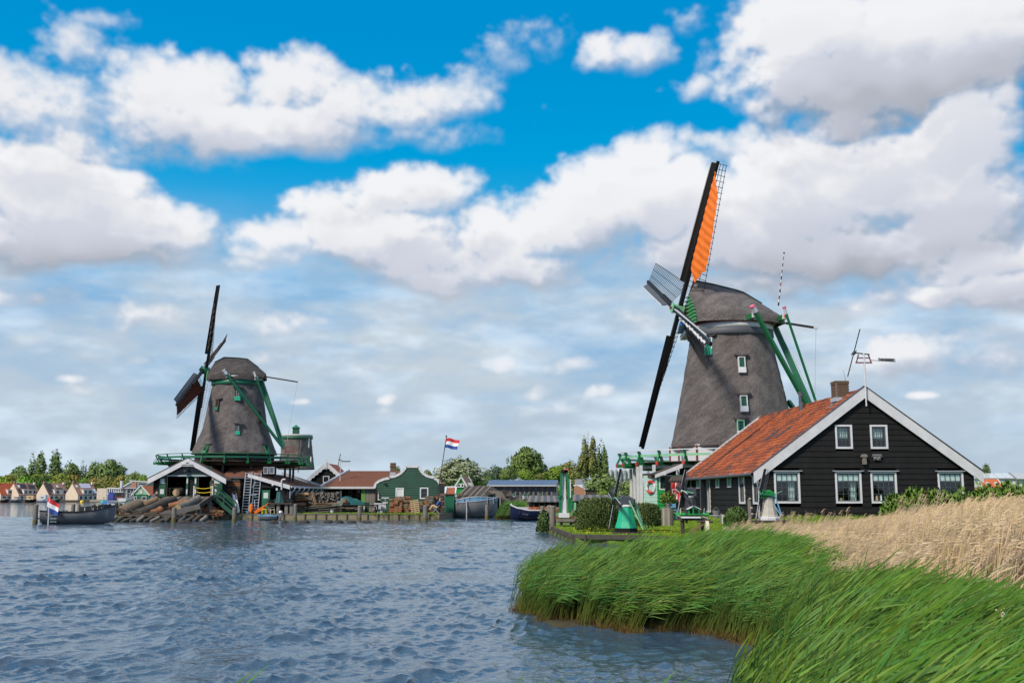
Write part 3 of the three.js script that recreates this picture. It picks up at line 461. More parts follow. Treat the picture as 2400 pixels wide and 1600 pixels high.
// one sail along +y of its frame; lattice on +x, boards on -x, front +z
function makeSail(parent, R, basis, o) {
  const k = R / 11.4, stock = [bar([0, .15, 0], [0, R * .45, 0], .34 * k, .30 * k, [0, 0, 1]), bar([0, R * .45, .02], [0, R, .03], .24 * k, .2 * k, [0, 0, 1])];
  const tw = (y) => lerp(.55, .12, clamp((y / R - .15) / .85, 0, 1)), pt = (y, c, h = 0) => { const a = tw(y), x = c * Math.cos(a) + h * Math.sin(a), z = -c * Math.sin(a) + h * Math.cos(a); return [x, y, z]; };
  const S = mesh('sail', stock, o.stockMat ?? M.tar, parent); S.applyMatrix4(basis);
  const bw = o.bw ?? .44, wide = 1.95 * k, y0 = R * .17, n = 23, lat = [];
  const y1 = R * .985, endAt = o.latTo ?? 1, wAt = (y) => wide * (1 - .12 * (y - y0) / (y1 - y0)) * (o.narrow ?? 1);
  for (let i = 0; i <= n; i++) { const y = lerp(y0, y1, i / n); lat.push(bar(pt(y, -.08), pt(y, wAt(y) + .06), .036 * k, .04 * k)); }
  for (const f of [.34, .67, 1]) for (let i = 0; i < n; i++) { const ya = lerp(y0, y1, i / n), yb = lerp(y0, y1, (i + 1) / n); lat.push(bar(pt(ya, wAt(ya) * f, .03), pt(yb, wAt(yb) * f, .03), .034 * k, .03 * k)); }
  mesh('lattice', lat, o.latMat ?? M.tar, S, { kind: 'stuff' });
  // storm boards on the leading side
  const bd = grid((u, v) => { const y = lerp(y0 + .2, y1, v), c = -.1 - u * bw * k; return [...pt(y, c, .06 + .3 * u * u * k), u, y]; }, 4, 16);
  const bd2 = grid((u, v) => { const y = lerp(y0 + .2, y1, v), c = -.1 - u * bw * k; return [...pt(y, c, .03 + .3 * u * u * k - .03), u, y]; }, 4, 16);
  mesh('wind_board', [bd, bd2], o.boardMat ?? M.slate, S);
  mesh('board_edge', Array.from({ length: 12 }, (_, i) => { const ya = lerp(y0 + .2, y1, i / 12), yb = lerp(y0 + .2, y1, (i + 1) / 12); return bar(pt(ya, -.11 - bw * k, .36 * k), pt(yb, -.11 - bw * k, .36 * k), .05, .06); }), o.edgeMat ?? M.whiteWorn, S);
  if (o.cloth) {
    const [a, b, shape, cm] = o.cloth;
    mesh('sailcloth', grid((u, v) => { const y = lerp(R * a, R * b, v), w = shape(v), q = (u - .5) * 2; const c = lerp(w[0], w[1], u) * wide; return [...pt(y, c, .12 + .16 * (1 - q * q) * Math.sin(Math.min(1, v * 1.2) * Math.PI) + .022 * Math.sin(v * 88 + u * 5) + .012 * Math.sin(v * 31 + u * 9)), c, y]; }, 12, 90), cm, S);
  }
  if (o.furl) mesh('furled_cloth', tube(Array.from({ length: 26 }, (_, i) => pt(lerp(R * o.furl[0], R * o.furl[1], i / 25), .16 + .05 * Math.sin(i * 2.3), .16 + .04 * Math.sin(i * 1.7))), .11 * k, 60, 6), o.furl[2], S);
  return S;
}
function octR(a, soft) { const s = Math.PI / 4; let t = ((a % s) + s) % s - s / 2; return lerp(Math.cos(s / 2) / Math.cos(t), 1, soft); }
function bodyGrid(prof, soft, rot, lump, nu = 96, nv = 60) {   // prof: [radius, y] from below
  const P = (v) => { const f = v * (prof.length - 1), i = Math.min(prof.length - 2, Math.floor(f)), t = f - i, g = (k) => prof[clamp(k, 0, prof.length - 1)]; const h = (c) => { const p0 = g(i - 1)[c], p1 = g(i)[c], p2 = g(i + 1)[c], p3 = g(i + 2)[c]; return .5 * (2 * p1 + (p2 - p0) * t + (2 * p0 - 5 * p1 + 4 * p2 - p3) * t * t + (3 * p1 - p0 - 3 * p2 + p3) * t * t * t); }; return [c0(h(0)), h(1)]; }, c0 = (x) => x;
  return grid((u, v) => { const [r, y] = P(v), a = u * Math.PI * 2, n = lump * (vn(u * 40, v * 14, 0) + .6 * vn(u * 90, v * 50)) * Math.sin(Math.min(1, u * 20) * Math.PI / 2), q = (r + n) * octR(a + rot, soft); return [q * Math.sin(a), y, q * Math.cos(a), a * r, y]; }, nu, nv);
}
function radiusAt(prof, y) { for (let i = 0; i < prof.length - 1; i++) if (y <= prof[i + 1][1]) return lerp(prof[i][0], prof[i + 1][0], clamp((y - prof[i][1]) / (prof[i + 1][1] - prof[i][1]), 0, 1)); return prof[prof.length - 1][0]; }
// where the ray of a pixel meets the body: local position and heading outward
function onBody(C, prof, px, py) { for (let D = -C.z - 7; D < -C.z; D += .02) { const p = at(px, py, D).sub(C); if (Math.hypot(p.x, p.z) <= radiusAt(prof, p.y)) return [p, Math.atan2(p.x, p.z)]; } const p = at(px, py, -C.z).sub(C); return [p, Math.atan2(p.x, p.z)]; }
// thatched cap: sections [s, ridge, base, half width] along the axis, s from front to rear
function capGeo(sec, nu = 28, nv = 30) {
  const S = (v) => { const f = v * (sec.length - 1), i = Math.min(sec.length - 2, Math.floor(f)), t = f - i, g = (k) => sec[clamp(k, 0, sec.length - 1)]; return [0, 1, 2, 3].map((c) => { const p0 = g(i - 1)[c], p1 = g(i)[c], p2 = g(i + 1)[c], p3 = g(i + 2)[c]; return lerp(lerp(p1, p2, t), .5 * (2 * p1 + (p2 - p0) * t + (2 * p0 - 5 * p1 + 4 * p2 - p3) * t * t + (3 * p1 - p0 - 3 * p2 + p3) * t * t * t), .2); }); };
  const skin = (off) => grid((u, v) => { const [s, rg, b, hw] = S(v), q = u * 2 - 1, t = 1 - Math.abs(q), x = Math.sign(q) * (hw - off) * (1 - Math.pow(t, 1.7)) + .03 * vn(u * 20, v * 30), y = lerp(b, rg - off * .6, Math.pow(t, .92)) ; return [x, y, -s, q * 4, s + y]; }, nu, nv);
  return [skin(0), skin(.28), grid((u, v) => { const [s, rg, b, hw] = S(u); return [hw - .28 * v, b + .0, -s]; }, 30, 1), grid((u, v) => { const [s, rg, b, hw] = S(u); return [-hw + .28 * v, b, -s]; }, 30, 1)];
}
function endPanel(sec, which) { const [s, rg, b, hw] = sec, P = []; for (let i = 0; i <= 20; i++) { const q = i / 10 - 1, t = 1 - Math.abs(q); P.push([Math.sign(q) * (hw - .22) * (1 - Math.pow(t, 1.7)), lerp(b + .02, rg - .2, Math.pow(t, .92))]); } return prism(P, .1, -s + (which ? 0 : .1)); }
function windmill(cfg) {
  const { C, prof, az } = cfg, t = thing('windmill', cfg.label, 'windmill', C);
  const body = mesh('thatched_body', bodyGrid(prof, .5, az + .39, .035), M.thatch, t);
  const r0 = prof[0][0], top = prof[prof.length - 1];
  mesh('thatch_edge', bodyGrid([[r0 - .45, -.06], [r0 - .02, -.09], [r0 + .0, .02]], .5, az + .39, .01, 96, 6), M.thatchDark, body);
  mesh('collar', lathe([[top[0] - .1, top[1] - .1], [top[0] + .12, top[1] - .05], [top[0] + .1, top[1] + cfg.collar], [top[0] - .2, top[1] + cfg.collar]], 48), cfg.collarMat, t);
  const ring = mesh('curb_ring', lathe([[top[0] - .25, top[1] + cfg.collar + .005], [top[0] + .1, top[1] + cfg.collar + .005], [top[0] + .1, top[1] + cfg.collar + .4], [top[0] - .25, top[1] + cfg.collar + .42]], 48), M.white, t);
  if (cfg.redRing) mesh('red_rail', place(flat(new THREE.TorusGeometry(top[0] + .16, .06, 6, 48)), 0, top[1] + cfg.collar + .42, 0, 0, Math.PI / 2), M.redBrown, ring);
  mesh('cap_floor', lathe([[0, top[1] + cfg.collar + .25], [top[0] - .05, top[1] + cfg.collar + .25], [top[0] + .05, top[1] + cfg.collar + .6], [0, top[1] + cfg.collar + .7]], 32), M.dark, t);
  // cap: local -z is the rear... s > 0 is the front
  const face = Math.PI + az, cap = mesh('thatched_cap', capGeo(cfg.sec), cfg.capMat ?? M.thatchDark, t); cap.position.set(0, top[1], 0); cap.rotation.y = face;
  // note: in the cap's frame the front is -z * s
  const F = cfg.sec[0], Rr = cfg.sec[cfg.sec.length - 1];
  mesh('front_board', endPanel(F, 0), cfg.frontMat ?? M.green, cap);
  mesh('rear_board', endPanel(Rr, 1), M.thatchDark, cap);
  { const sl = []; const hw = F[3], n = 9; for (let i = 0; i < n; i++) { const q = i / n, q2 = 1 - q; const x0 = hw * (1 - Math.pow(q, 2)) , y = lerp(F[2], F[1], q); sl.push(bar([-x0, y, -F[0] - .12], [x0, y, -F[0] - .12], .09, .06)); }
    mesh('front_slats', sl, M.greenPale, cap, { kind: 'stuff' }); }
  // ridge board
  for (let i = 1; i < cfg.sec.length - 2; i++) mesh('ridge_cap', bar([0, cfg.sec[i][1] + .02, -cfg.sec[i][0]], [0, cfg.sec[i + 1][1] + .02, -cfg.sec[i + 1][0]], .28, .07), M.greenDark, cap);
  // windshaft and sails
  const { A, U, X } = axes(cfg.saz ?? az, cfg.el, cfg.roll), H = cfg.hub.clone().sub(C), B0 = new THREE.Matrix4().makeBasis(X, U, A).setPosition(H);
  const shaft = mesh('windshaft', [rod(H.clone().addScaledVector(A, -3), H.clone().addScaledVector(A, .1), .3, .28, 10), rod(H.clone().addScaledVector(A, .35), H.clone().addScaledVector(A, .62), .12, .1, 8)], M.redBrown, t);
  const hb = mesh('hub', [box(.62, .62, .9), box(.72, .72, .08, 0, 0, .42), box(.72, .72, .08, 0, 0, -.42), box(.7, .08, .9)], cfg.hubMat ?? M.greenPale, t); hb.applyMatrix4(B0);
  cfg.sails.forEach((o, k) => { const Q = B0.clone().multiply(new THREE.Matrix4().makeTranslation(0, 0, k % 2 ? .17 : -.17)).multiply(new THREE.Matrix4().makeRotationZ(-k * Math.PI / 2)); makeSail(t, cfg.R, Q, o); });
  // cross beams, tail pole, braces
  const toLocal = (px, py, D) => at(px, py, D).sub(C), g = cfg.green ?? M.green;
  for (const b of cfg.beams) {
    const p = toLocal(...b.end), inward = V(Math.cos(az), 0, -Math.sin(az)); if (inward.z > 0) inward.negate();
    const q = p.clone().addScaledVector(inward, b.len);
    const bm = mesh('cross_beam', bar(p, q, .34, .36), g, t);
    mesh('beam_end', [bar(p.clone().addScaledVector(inward, -.04), p.clone().addScaledVector(inward, .22), .37, .39)], M.white, bm); mesh('beam_face', bar(p.clone().addScaledVector(inward, -.06), p.clone().addScaledVector(inward, .02), .24, .22), M.red, bm);
    const d = toLocal(...cfg.tail), up = p.clone().sub(d).normalize();
    const br = mesh('brace', bar(p.clone().addScaledVector(up, .1).addScaledVector(inward, -.22), d.clone().add(V(...(b.shift ?? [0, 0, 0]))), b.w, b.w * .8), g, t);
    const h0 = p.clone().addScaledVector(inward, -.22).addScaledVector(up, .15), h1 = h0.clone().addScaledVector(up, .42), h2 = h1.clone().addScaledVector(up, .14);
    mesh('brace_head', bar(h0, h1, b.w + .03, b.w * .8 + .03), M.white, br); mesh('brace_tip', bar(h1, h2, b.w + .06, b.w * .8 + .06), cfg.tipMat ?? M.pink, br);
  }
  const d = toLocal(...cfg.tail);
  mesh('tail_pole', bar(toLocal(...cfg.tailTop), d, .34, .42), cfg.tailMat ?? g, t);
  for (const e of cfg.extra ?? []) mesh(e.name, bar(toLocal(...e.a), toLocal(...e.b), e.w, e.h ?? e.w), e.m, t);
  for (const e of cfg.ropes ?? []) mesh('rope', rod(toLocal(...e[0]), toLocal(...e[1]), .018, .018, 5), M.greyLight, t);
  // windows in the thatch
  for (const w of cfg.windows) {
    const [p, a] = onBody(C, prof, w.px, w.py), W = w.w, Hh = w.h, lean = w.lean ?? -.13, M4 = new THREE.Matrix4().compose(p, new THREE.Quaternion().setFromEuler(new THREE.Euler(lean, a, 0, 'YXZ')), V(1, 1, 1)), put = (x) => [x].flat(3).map((q) => q.applyMatrix4(M4));
    const f = mesh('window', put([...frame4(-W / 2, W / 2, -Hh / 2, Hh / 2, .07, .35, .12)]), w.frame ?? M.white, t);
    mesh('pane', put(box(W - .1, Hh * .62, .06, 0, Hh * .16, .0)), w.pane ?? M.glass, f);
    const bars = []; for (let i = 1; i < 3; i++) bars.push(box(.025, Hh * .62, .03, -W / 2 + W * i / 3, Hh * .16, .045)); for (let j = 0; j < 4; j++) bars.push(box(W - .1, .025, .03, 0, -Hh * .12 + Hh * .58 * j / 3, .046));
    mesh('glazing_bar', put(bars), w.bars ?? M.greenMid, f);
    mesh('apron', put(box(W + .02, Hh * .34, .1, 0, -Hh * .33, .12)), w.apron ?? M.white, f);
    mesh('thatch_hood', put(grid((u, v) => { const x = (u - .5) * (W + .55); return [x, Hh / 2 + .06 + .1 * Math.pow(2 * Math.abs(u - .5), 2) + v * .16, .26 * (1 - v) - .05 - .1 * Math.pow(2 * Math.abs(u - .5), 2)]; }, 10, 3)), M.thatchDark, f);
  }
  return { t, C, body };
}
// stage: deck ring, raked green posts, rails, beam under, pillars
function stage(t, cfg) {
  const { R, ri, y, n, cx = 0, cz = 0, ps = 1 } = cfg, P = (a, r, yy) => [cx + r * Math.sin(a), yy, cz + r * Math.cos(a)];
  const deck = mesh('stage_deck', lathe([[ri, y - .1], [R, y - .1], [R, y], [ri, y]], n * 2), cfg.deckMat, t); deck.position.set(cx, 0, cz);
  const rim = []; for (let k = 0; k < n; k++) { const a = k / n * 6.2832, b = (k + 1) / n * 6.2832; rim.push(bar(P(a, R - 1.0, y - .28), P(b, R - 1.0, y - .28), .2, .3)); } mesh('rim_beam', rim, cfg.beamMat, t);
  for (let k = 0; k < n; k++) {
    const a = (k + .5) / n * 6.2832, jo = mesh('stage_joist', bar(P(a, ri, y - .2), P(a, R + .55, y - .14), .16, .2), cfg.joistMat, t);
    if (cfg.red) mesh('joist_end', bar(P(a, R + .5, y - .14), P(a, R + .6, y - .14), .2, .24), M.red, jo);
    const post = mesh('railing_post', [bar(P(a, R - .05, y - .1), P(a, R + .38 * cfg.rake, y + cfg.rh), .12 * ps, .2 * ps), bar(P(a, R + .55, y - .06), P(a, R + .3 * cfg.rake, y + cfg.rh * .55), .09 * ps, .09 * ps)], cfg.postMat, t);
    const b = (k + 1.5) / n * 6.2832, q = cfg.rake;
    mesh('handrail', bar(P(a, R + .36 * q, y + cfg.rh), P(b, R + .36 * q, y + cfg.rh), .12, .07), cfg.railMat, t);
    mesh('mid_rail', bar(P(a, R + .22 * q, y + cfg.rh * .55), P(b, R + .22 * q, y + cfg.rh * .55), .05, cfg.midH), cfg.midMat, t);
  }
  for (const [a, r, y1] of cfg.pillars) mesh('stage_pillar', bar(P(a, r, y - .3), P(a, r, y1), .2, .2), cfg.pillarMat, t);
}

// the large windmill on the right
const millR = (() => {
  const C = at(1720, 1049, 77), rad = (px) => px / 2400 * 77 * .99, Y = (py) => at(1720, py, 77).y - C.y;
  const prof = [[rad(153), Y(1049)], [rad(143), Y(1012)], [rad(132.5), Y(960)], [rad(120), Y(900)], [rad(108), Y(845)], [rad(98), Y(793)]];
  const tp = Y(793), yy = (py) => Y(py) - tp;
  const orange = (v) => { const l = [.06, .06], w = v < .12 ? lerp(.02, .92, v / .12) : v < .8 ? lerp(.92, .72, (v - .12) / .68) : lerp(.72, .05, (v - .8) / .2); return v < .12 ? [lerp(.45, .06, v / .12), lerp(.5, .8, v / .12)] : [.06, .06 + w * (.9 + .15 * Math.sin(v * 3.1))]; };
  const r = windmill({ C, prof, az: -82.5 * Math.PI / 180, el: 10.5 * Math.PI / 180, roll: 22.6 * Math.PI / 180, R: 11.45, hub: at(1588, 724, 77), label: 'large thatched windmill with one orange sailcloth, on a white railed stage behind the black house', collar: .42, collarMat: M.slate, redRing: true, capMat: M.thatch, frontMat: M.greenVivid,
    sec: [[3.15, yy(690), yy(765), 1.9], [2.75, yy(660), yy(766), 2.6], [1.2, yy(668), yy(767), 3.25], [-.6, yy(680), yy(767), 3.4], [-1.15, yy(685), yy(767), 3.3], [-2.6, yy(710), yy(767), 2.7], [-3.75, yy(731), yy(765), 1.7]],
    sails: [
      { cloth: [.21, .93, orange, M.orange], bw: .34, boardMat: M.tar, edgeMat: M.whiteWorn },
      { boardMat: M.lead, edgeMat: M.white, latMat: M.tar, furl: [.2, .92, M.white] },
      { bw: .2, narrow: .8, boardMat: M.tar, edgeMat: M.tar, latMat: M.tar, furl: [.3, .85, M.redBrown] },
      { boardMat: M.slate, edgeMat: M.white, latMat: M.tar },
    ],
    beams: [{ end: [1771, 737, 72.3], len: 7.4, w: .29, shift: [0, 0, .1] }, { end: [1842, 741, 74.0], len: 5, w: .15, shift: [.15, 0, .3] }],
    tail: [1935, 1030, 75.9], tailTop: [1818, 768, 76.6], tailMat: M.greenMid,
    extra: [{ name: 'outrigger', a: [1842, 757, 75.5], b: [1912, 768, 74.8], w: .16, m: M.tar }, { name: 'outrigger_pulley', a: [1908, 767, 74.8], b: [1918, 769, 74.7], w: .16, m: M.greyLight }, { name: 'stage_brace', a: [1848, 940, 77.5], b: [1880, 985, 76.5], w: .3, m: M.green }],
    ropes: [[[1913, 768, 74.8], [1910, 960, 75]], [[1822, 765, 76.2], [1890, 900, 76]]],
    windows: [{ px: 1739, py: 855, w: .52, h: 1.2, apron: M.white, pane: M.greenDark, frame: M.whiteWorn }, { px: 1744, py: 946, w: .52, h: 1.2, apron: M.white, pane: M.greenDark, frame: M.whiteWorn }, { px: 1737, py: 1004, w: .52, h: 1.2, pane: M.glass, frame: M.greenPale }, { px: 1662, py: 812, w: .62, h: 1.3, pane: M.greenMint, apron: M.greenMint, bars: M.greenMint, frame: M.white, lean: -.08 }],
  });
  const t = r.t, yd = at(1550, 1078, 69).y - C.y;
  stage(t, { R: 8.25, ri: 4.3, y: yd, n: 26, deckMat: M.woodDark, beamMat: M.whiteWorn, joistMat: M.green, postMat: M.green, railMat: M.white, midMat: M.greenPale, midH: .16, pillarMat: M.white, red: true, rake: 1, rh: .78, pillars: [[1503.5, 70.6], [1495.5, 73.6], [1487.5, 76.6], [1479.5, 79.8], [1520, 84], [1534, 69.3], [1590, 69.4], [1650, 69.8]].map(([px, D]) => { const p = at(px, 1150, D).sub(C); return [Math.atan2(p.x, p.z), Math.hypot(p.x, p.z), .6 - C.y]; }) });
  mesh('white_base_band', lathe([[4.75, yd], [4.75, .1], [4.4, .12]], 8), M.white, t); for (let k = 0; k < 16; k++) { const a = k / 16 * 6.2832; mesh('band_post', bar([4.78 * Math.sin(a), yd, 4.78 * Math.cos(a)], [4.78 * Math.sin(a), .05, 4.78 * Math.cos(a)], .12, .12), M.redBrown, t); }
  mesh('lower_storey', lathe([[5.2, 1.0 - C.y], [5.1, yd - .3]], 8), M.black, t);
  // flag staff on the cap's rear, striped
  const a = at(1825, 716, 76), b = at(1838, 594, 76); for (let k = 0; k < 16; k++) { const p = a.clone().lerp(b, k / 16).sub(C), q = a.clone().lerp(b, (k + 1) / 16).sub(C); mesh('staff', rod(p, q, lerp(.06, .03, k / 16), lerp(.06, .03, (k + 1) / 16), 6), k % 2 ? M.whiteWorn : k % 4 ? M.redBrown : M.tar, t); }
  mesh('staff_finial', rod(b.clone().sub(C), at(1838.5, 590, 76).sub(C), .09, .02, 6), M.iron, t);
  // the blue painted board and fittings below the shaft
  const h = at(1606, 762, 76.6).sub(C); mesh('storm_beam', [bar(h.clone().add(V(-.35, -.1, 1.5)), h.clone().add(V(.1, -.1, -2.6)), .55, .3)], M.blue, t); mesh('breast_beam', [bar(h.clone().add(V(.1, -.55, 1.8)), h.clone().add(V(.3, -.55, -2.8)), .5, .35)], M.whiteWorn, t);
  return r;
})();

// the sawmill windmill on the left
const millL = (() => {
  const C = at(549, 1064, 111), rad = (px) => px / 2400 * 111 * .99, Y = (py) => at(549, py, 111).y - C.y;
  const prof = [[rad(98), Y(1064)], [rad(89), Y(1040)], [rad(76), Y(1006)], [rad(67), Y(962)], [rad(61), Y(925)], [rad(57), Y(903)]];
  const tp = Y(903), yy = (py) => Y(py) - tp;
  const redCloth = (v) => [.04, lerp(.95, .8, v)], strip = (v) => [.0, lerp(.22, .16, v) + .04 * Math.sin(v * 9)];
  const r = windmill({ C, prof, az: -82.7 * Math.PI / 180, el: 11.5 * Math.PI / 180, roll: 28.1 * Math.PI / 180, R: 9.95, hub: at(479, 868, 111), label: 'thatched windmill with green stage above the timber sheds, red-brown cloth on one sail', collar: .4, collarMat: M.greenMid, tipMat: M.whiteWorn, frontMat: M.green, hubMat: M.greenMid,
    sec: [[3.0, yy(868), yy(893), 1.2], [2.5, yy(850), yy(894), 1.9], [1.5, yy(838), yy(894), 2.55], [0, yy(839), yy(895), 2.8], [-1.0, yy(841), yy(894), 2.7], [-2.2, yy(860), yy(891), 2.2], [-3.0, yy(874), yy(888), 1.4]],
    sails: [
      { bw: .24, boardMat: M.tar, edgeMat: M.tar, latMat: M.tar, furl: [.25, .8, M.woodDark], narrow: .8 },
      { boardMat: M.slate, edgeMat: M.tar, latMat: M.tar, cloth: [.2, .95, redCloth, M.sailRed] },
      { bw: .26, boardMat: M.tar, edgeMat: M.tar, latMat: M.white, furl: [.3, .8, M.tar] },
      { bw: .2, narrow: .6, boardMat: M.woodDark, edgeMat: M.tar, latMat: M.woodDark, furl: [.25, .85, M.woodDark] },
    ],
    beams: [{ end: [533, 880, 107.2], len: 7, w: .32 }, { end: [600, 886, 109.1], len: 4.5, w: .18 }],
    tail: [664, 1050, 110.2], tailTop: [612, 892, 110.6], tailMat: M.greenMid, green: M.greenMid,
    extra: [{ name: 'outrigger', a: [618, 882, 110.5], b: [697, 895, 110], w: .13, m: M.tar }],
    ropes: [[[697, 895, 110], [672, 1035, 110]]],
    windows: [{ px: 556, py: 925, w: .58, h: 1.3, pane: M.glass, apron: M.greenMint, frame: M.greenMid, bars: M.whiteWorn }, { px: 556, py: 1007, w: .46, h: 1.1, pane: M.glass, apron: M.greenMint, frame: M.woodDark, bars: M.whiteWorn }, { px: 509, py: 950, w: .42, h: 1.1, pane: M.pit, apron: M.greenMid, frame: M.woodDark, bars: M.woodDark }, { px: 607, py: 978, w: .35, h: 1.1, pane: M.pit, apron: M.pit, frame: M.woodDark, bars: M.woodDark }, { px: 481, py: 1054, w: .6, h: 1.0, pane: M.pit, apron: M.greenMid, frame: M.green, bars: M.green, lean: -.5 }, { px: 624, py: 1054, w: .5, h: 1.0, pane: M.pit, apron: M.greenMid, frame: M.green, bars: M.green, lean: -.5 }],
  });
  const t = r.t, yd = at(546, 1079, 103.6).y - C.y;
  stage(t, { R: 7.7, ri: 3.5, y: yd, n: 22, deckMat: M.woodDark, beamMat: M.woodDark, joistMat: M.green, postMat: M.greenMid, railMat: M.green, midMat: M.greenMid, midH: .2, ps: .6, pillarMat: M.slate, rake: .9, rh: .72, pillars: Array.from({ length: 14 }, (_, k) => [(k + .2) / 14 * 6.2832, 6.3, -5.5]) });
  mesh('lower_storey', [lathe([[4.4, -6], [4.3, -.05]], 8)], M.black, t);
  // capstan on the stage by the tail pole
  const w = at(677, 1055, 108.5).sub(C); mesh('capstan', [bar(w.clone().add(V(-.4, -.35, 0)), w.clone().add(V(-.4, .35, 0)), .09), bar(w.clone().add(V(.4, -.35, 0)), w.clone().add(V(.4, .35, 0)), .09), bar(w.clone().add(V(-.5, .35, 0)), w.clone().add(V(.5, .35, 0)), .1), bar(w.clone().add(V(-.45, -.1, 0)), w.clone().add(V(.45, -.1, 0)), .14), bar(w.clone().add(V(-.9, .1, .1)), w.clone().add(V(.9, .1, -.1)), .05)], M.redBrown, t);
  return r;
})();

// the capless mill stump behind
{
  const D = 150, C = at(694, 1092, D), k = D / 2400 * .99, Y = (py) => at(694, py, D).y - C.y;
  const prof = [[44 * k, Y(1100)], [39.5 * k, Y(1070)], [36 * k, Y(1045)], [34 * k, Y(1024)]];
  const t = thing('mill_stump', 'capless thatched mill tower with small green lantern roof, behind the left windmill', 'windmill', C);
  mesh('thatched_body', bodyGrid(prof, .5, .3, .03, 64, 24), M.thatch, t);
  const h = Y(1024); mesh('collar', lathe([[34 * k + .05, h - .32], [34 * k + .18, h - .26], [34 * k + .15, h + .05], [0, h + .1]], 40), M.greenDark, t); mesh('parapet', lathe([[34 * k - .1, h + .05], [34 * k + .12, h + .05], [34 * k + .12, h + .32], [34 * k - .1, h + .32]], 40), M.greyLight, t);
  const c = mesh('lantern', [box(.85, 1.0, .85, -.2, h + .8, 0)], M.greenDark, t); mesh('lantern_roof', place(flat(new THREE.ConeGeometry(.85, .5, 4)), -.2, h + 1.55, 0, Math.PI / 4), M.green, c);
  for (const [px, py, hh] of [[723, 1038, 1.4], [728, 1078, 1.0]]) { const [p, a] = onBody(C, prof, px, py); mesh('window', box(.22, hh, .2, p.x, p.y, p.z, a), M.white, t); }
  { const [p, a] = onBody(C, prof, 700, 1050); mesh('lightning_rod', bar([p.x + .05, h, p.z + .12], [p.x + .1, -1, p.z + .5], .09), M.tar, t); }
}
// ---------- the timber yard on the left bank ----------
const YG = .52;
// cladding: thin lapped boards over a wall outline, joined (boards of a far wall are a few pixels high)
function cladding(x0, x1, y0, y1, step, holes = [], lo = null, hi = null, z = 0) { const g = []; const n = Math.round((y1 - y0) / step); for (let i = 0; i < n; i++) { const a = y0 + (y1 - y0) * i / n, b = y0 + (y1 - y0) * (i + 1) / n + .02; const L0 = lo ? lo(a) : x0, L1 = lo ? lo(b) : x0, R0 = hi ? hi(a) : x1, R1 = hi ? hi(b) : x1; if (R0 - L0 < .1) continue; const s = boardStrips(L0, R0, a, b, holes); for (const [p, q] of s) g.push(clapSloped(p, q, p === L0 ? Math.min(L1, q) : p, q === R0 ? Math.max(R1, p) : q, a, b, .05)); } g.forEach((q) => q.translate(0, 0, z)); return g; }
const simpleWindow = (parent, x0, x1, y0, y1, cols, rows, frame, bars, pane, z = .1, b = .12) => { const w = mesh('window', frame4(x0, x1, y0, y1, b, .14, z), frame, parent); mesh('pane', box(x1 - x0 - 2 * b + .01, y1 - y0 - 2 * b + .01, .04, (x0 + x1) / 2, (y0 + y1) / 2, z - .09), pane, w); const g = []; for (let i = 1; i < cols; i++) g.push(box(.05, y1 - y0 - 2 * b, .03, x0 + b + (x1 - x0 - 2 * b) * i / cols, (y0 + y1) / 2, z - .05)); for (let j = 1; j < rows; j++) g.push(box(x1 - x0 - 2 * b, .05, .03, (x0 + x1) / 2, y0 + b + (y1 - y0 - 2 * b) * j / rows, z - .051)); if (g.length) mesh('glazing_bar', g, bars, w); return w; };
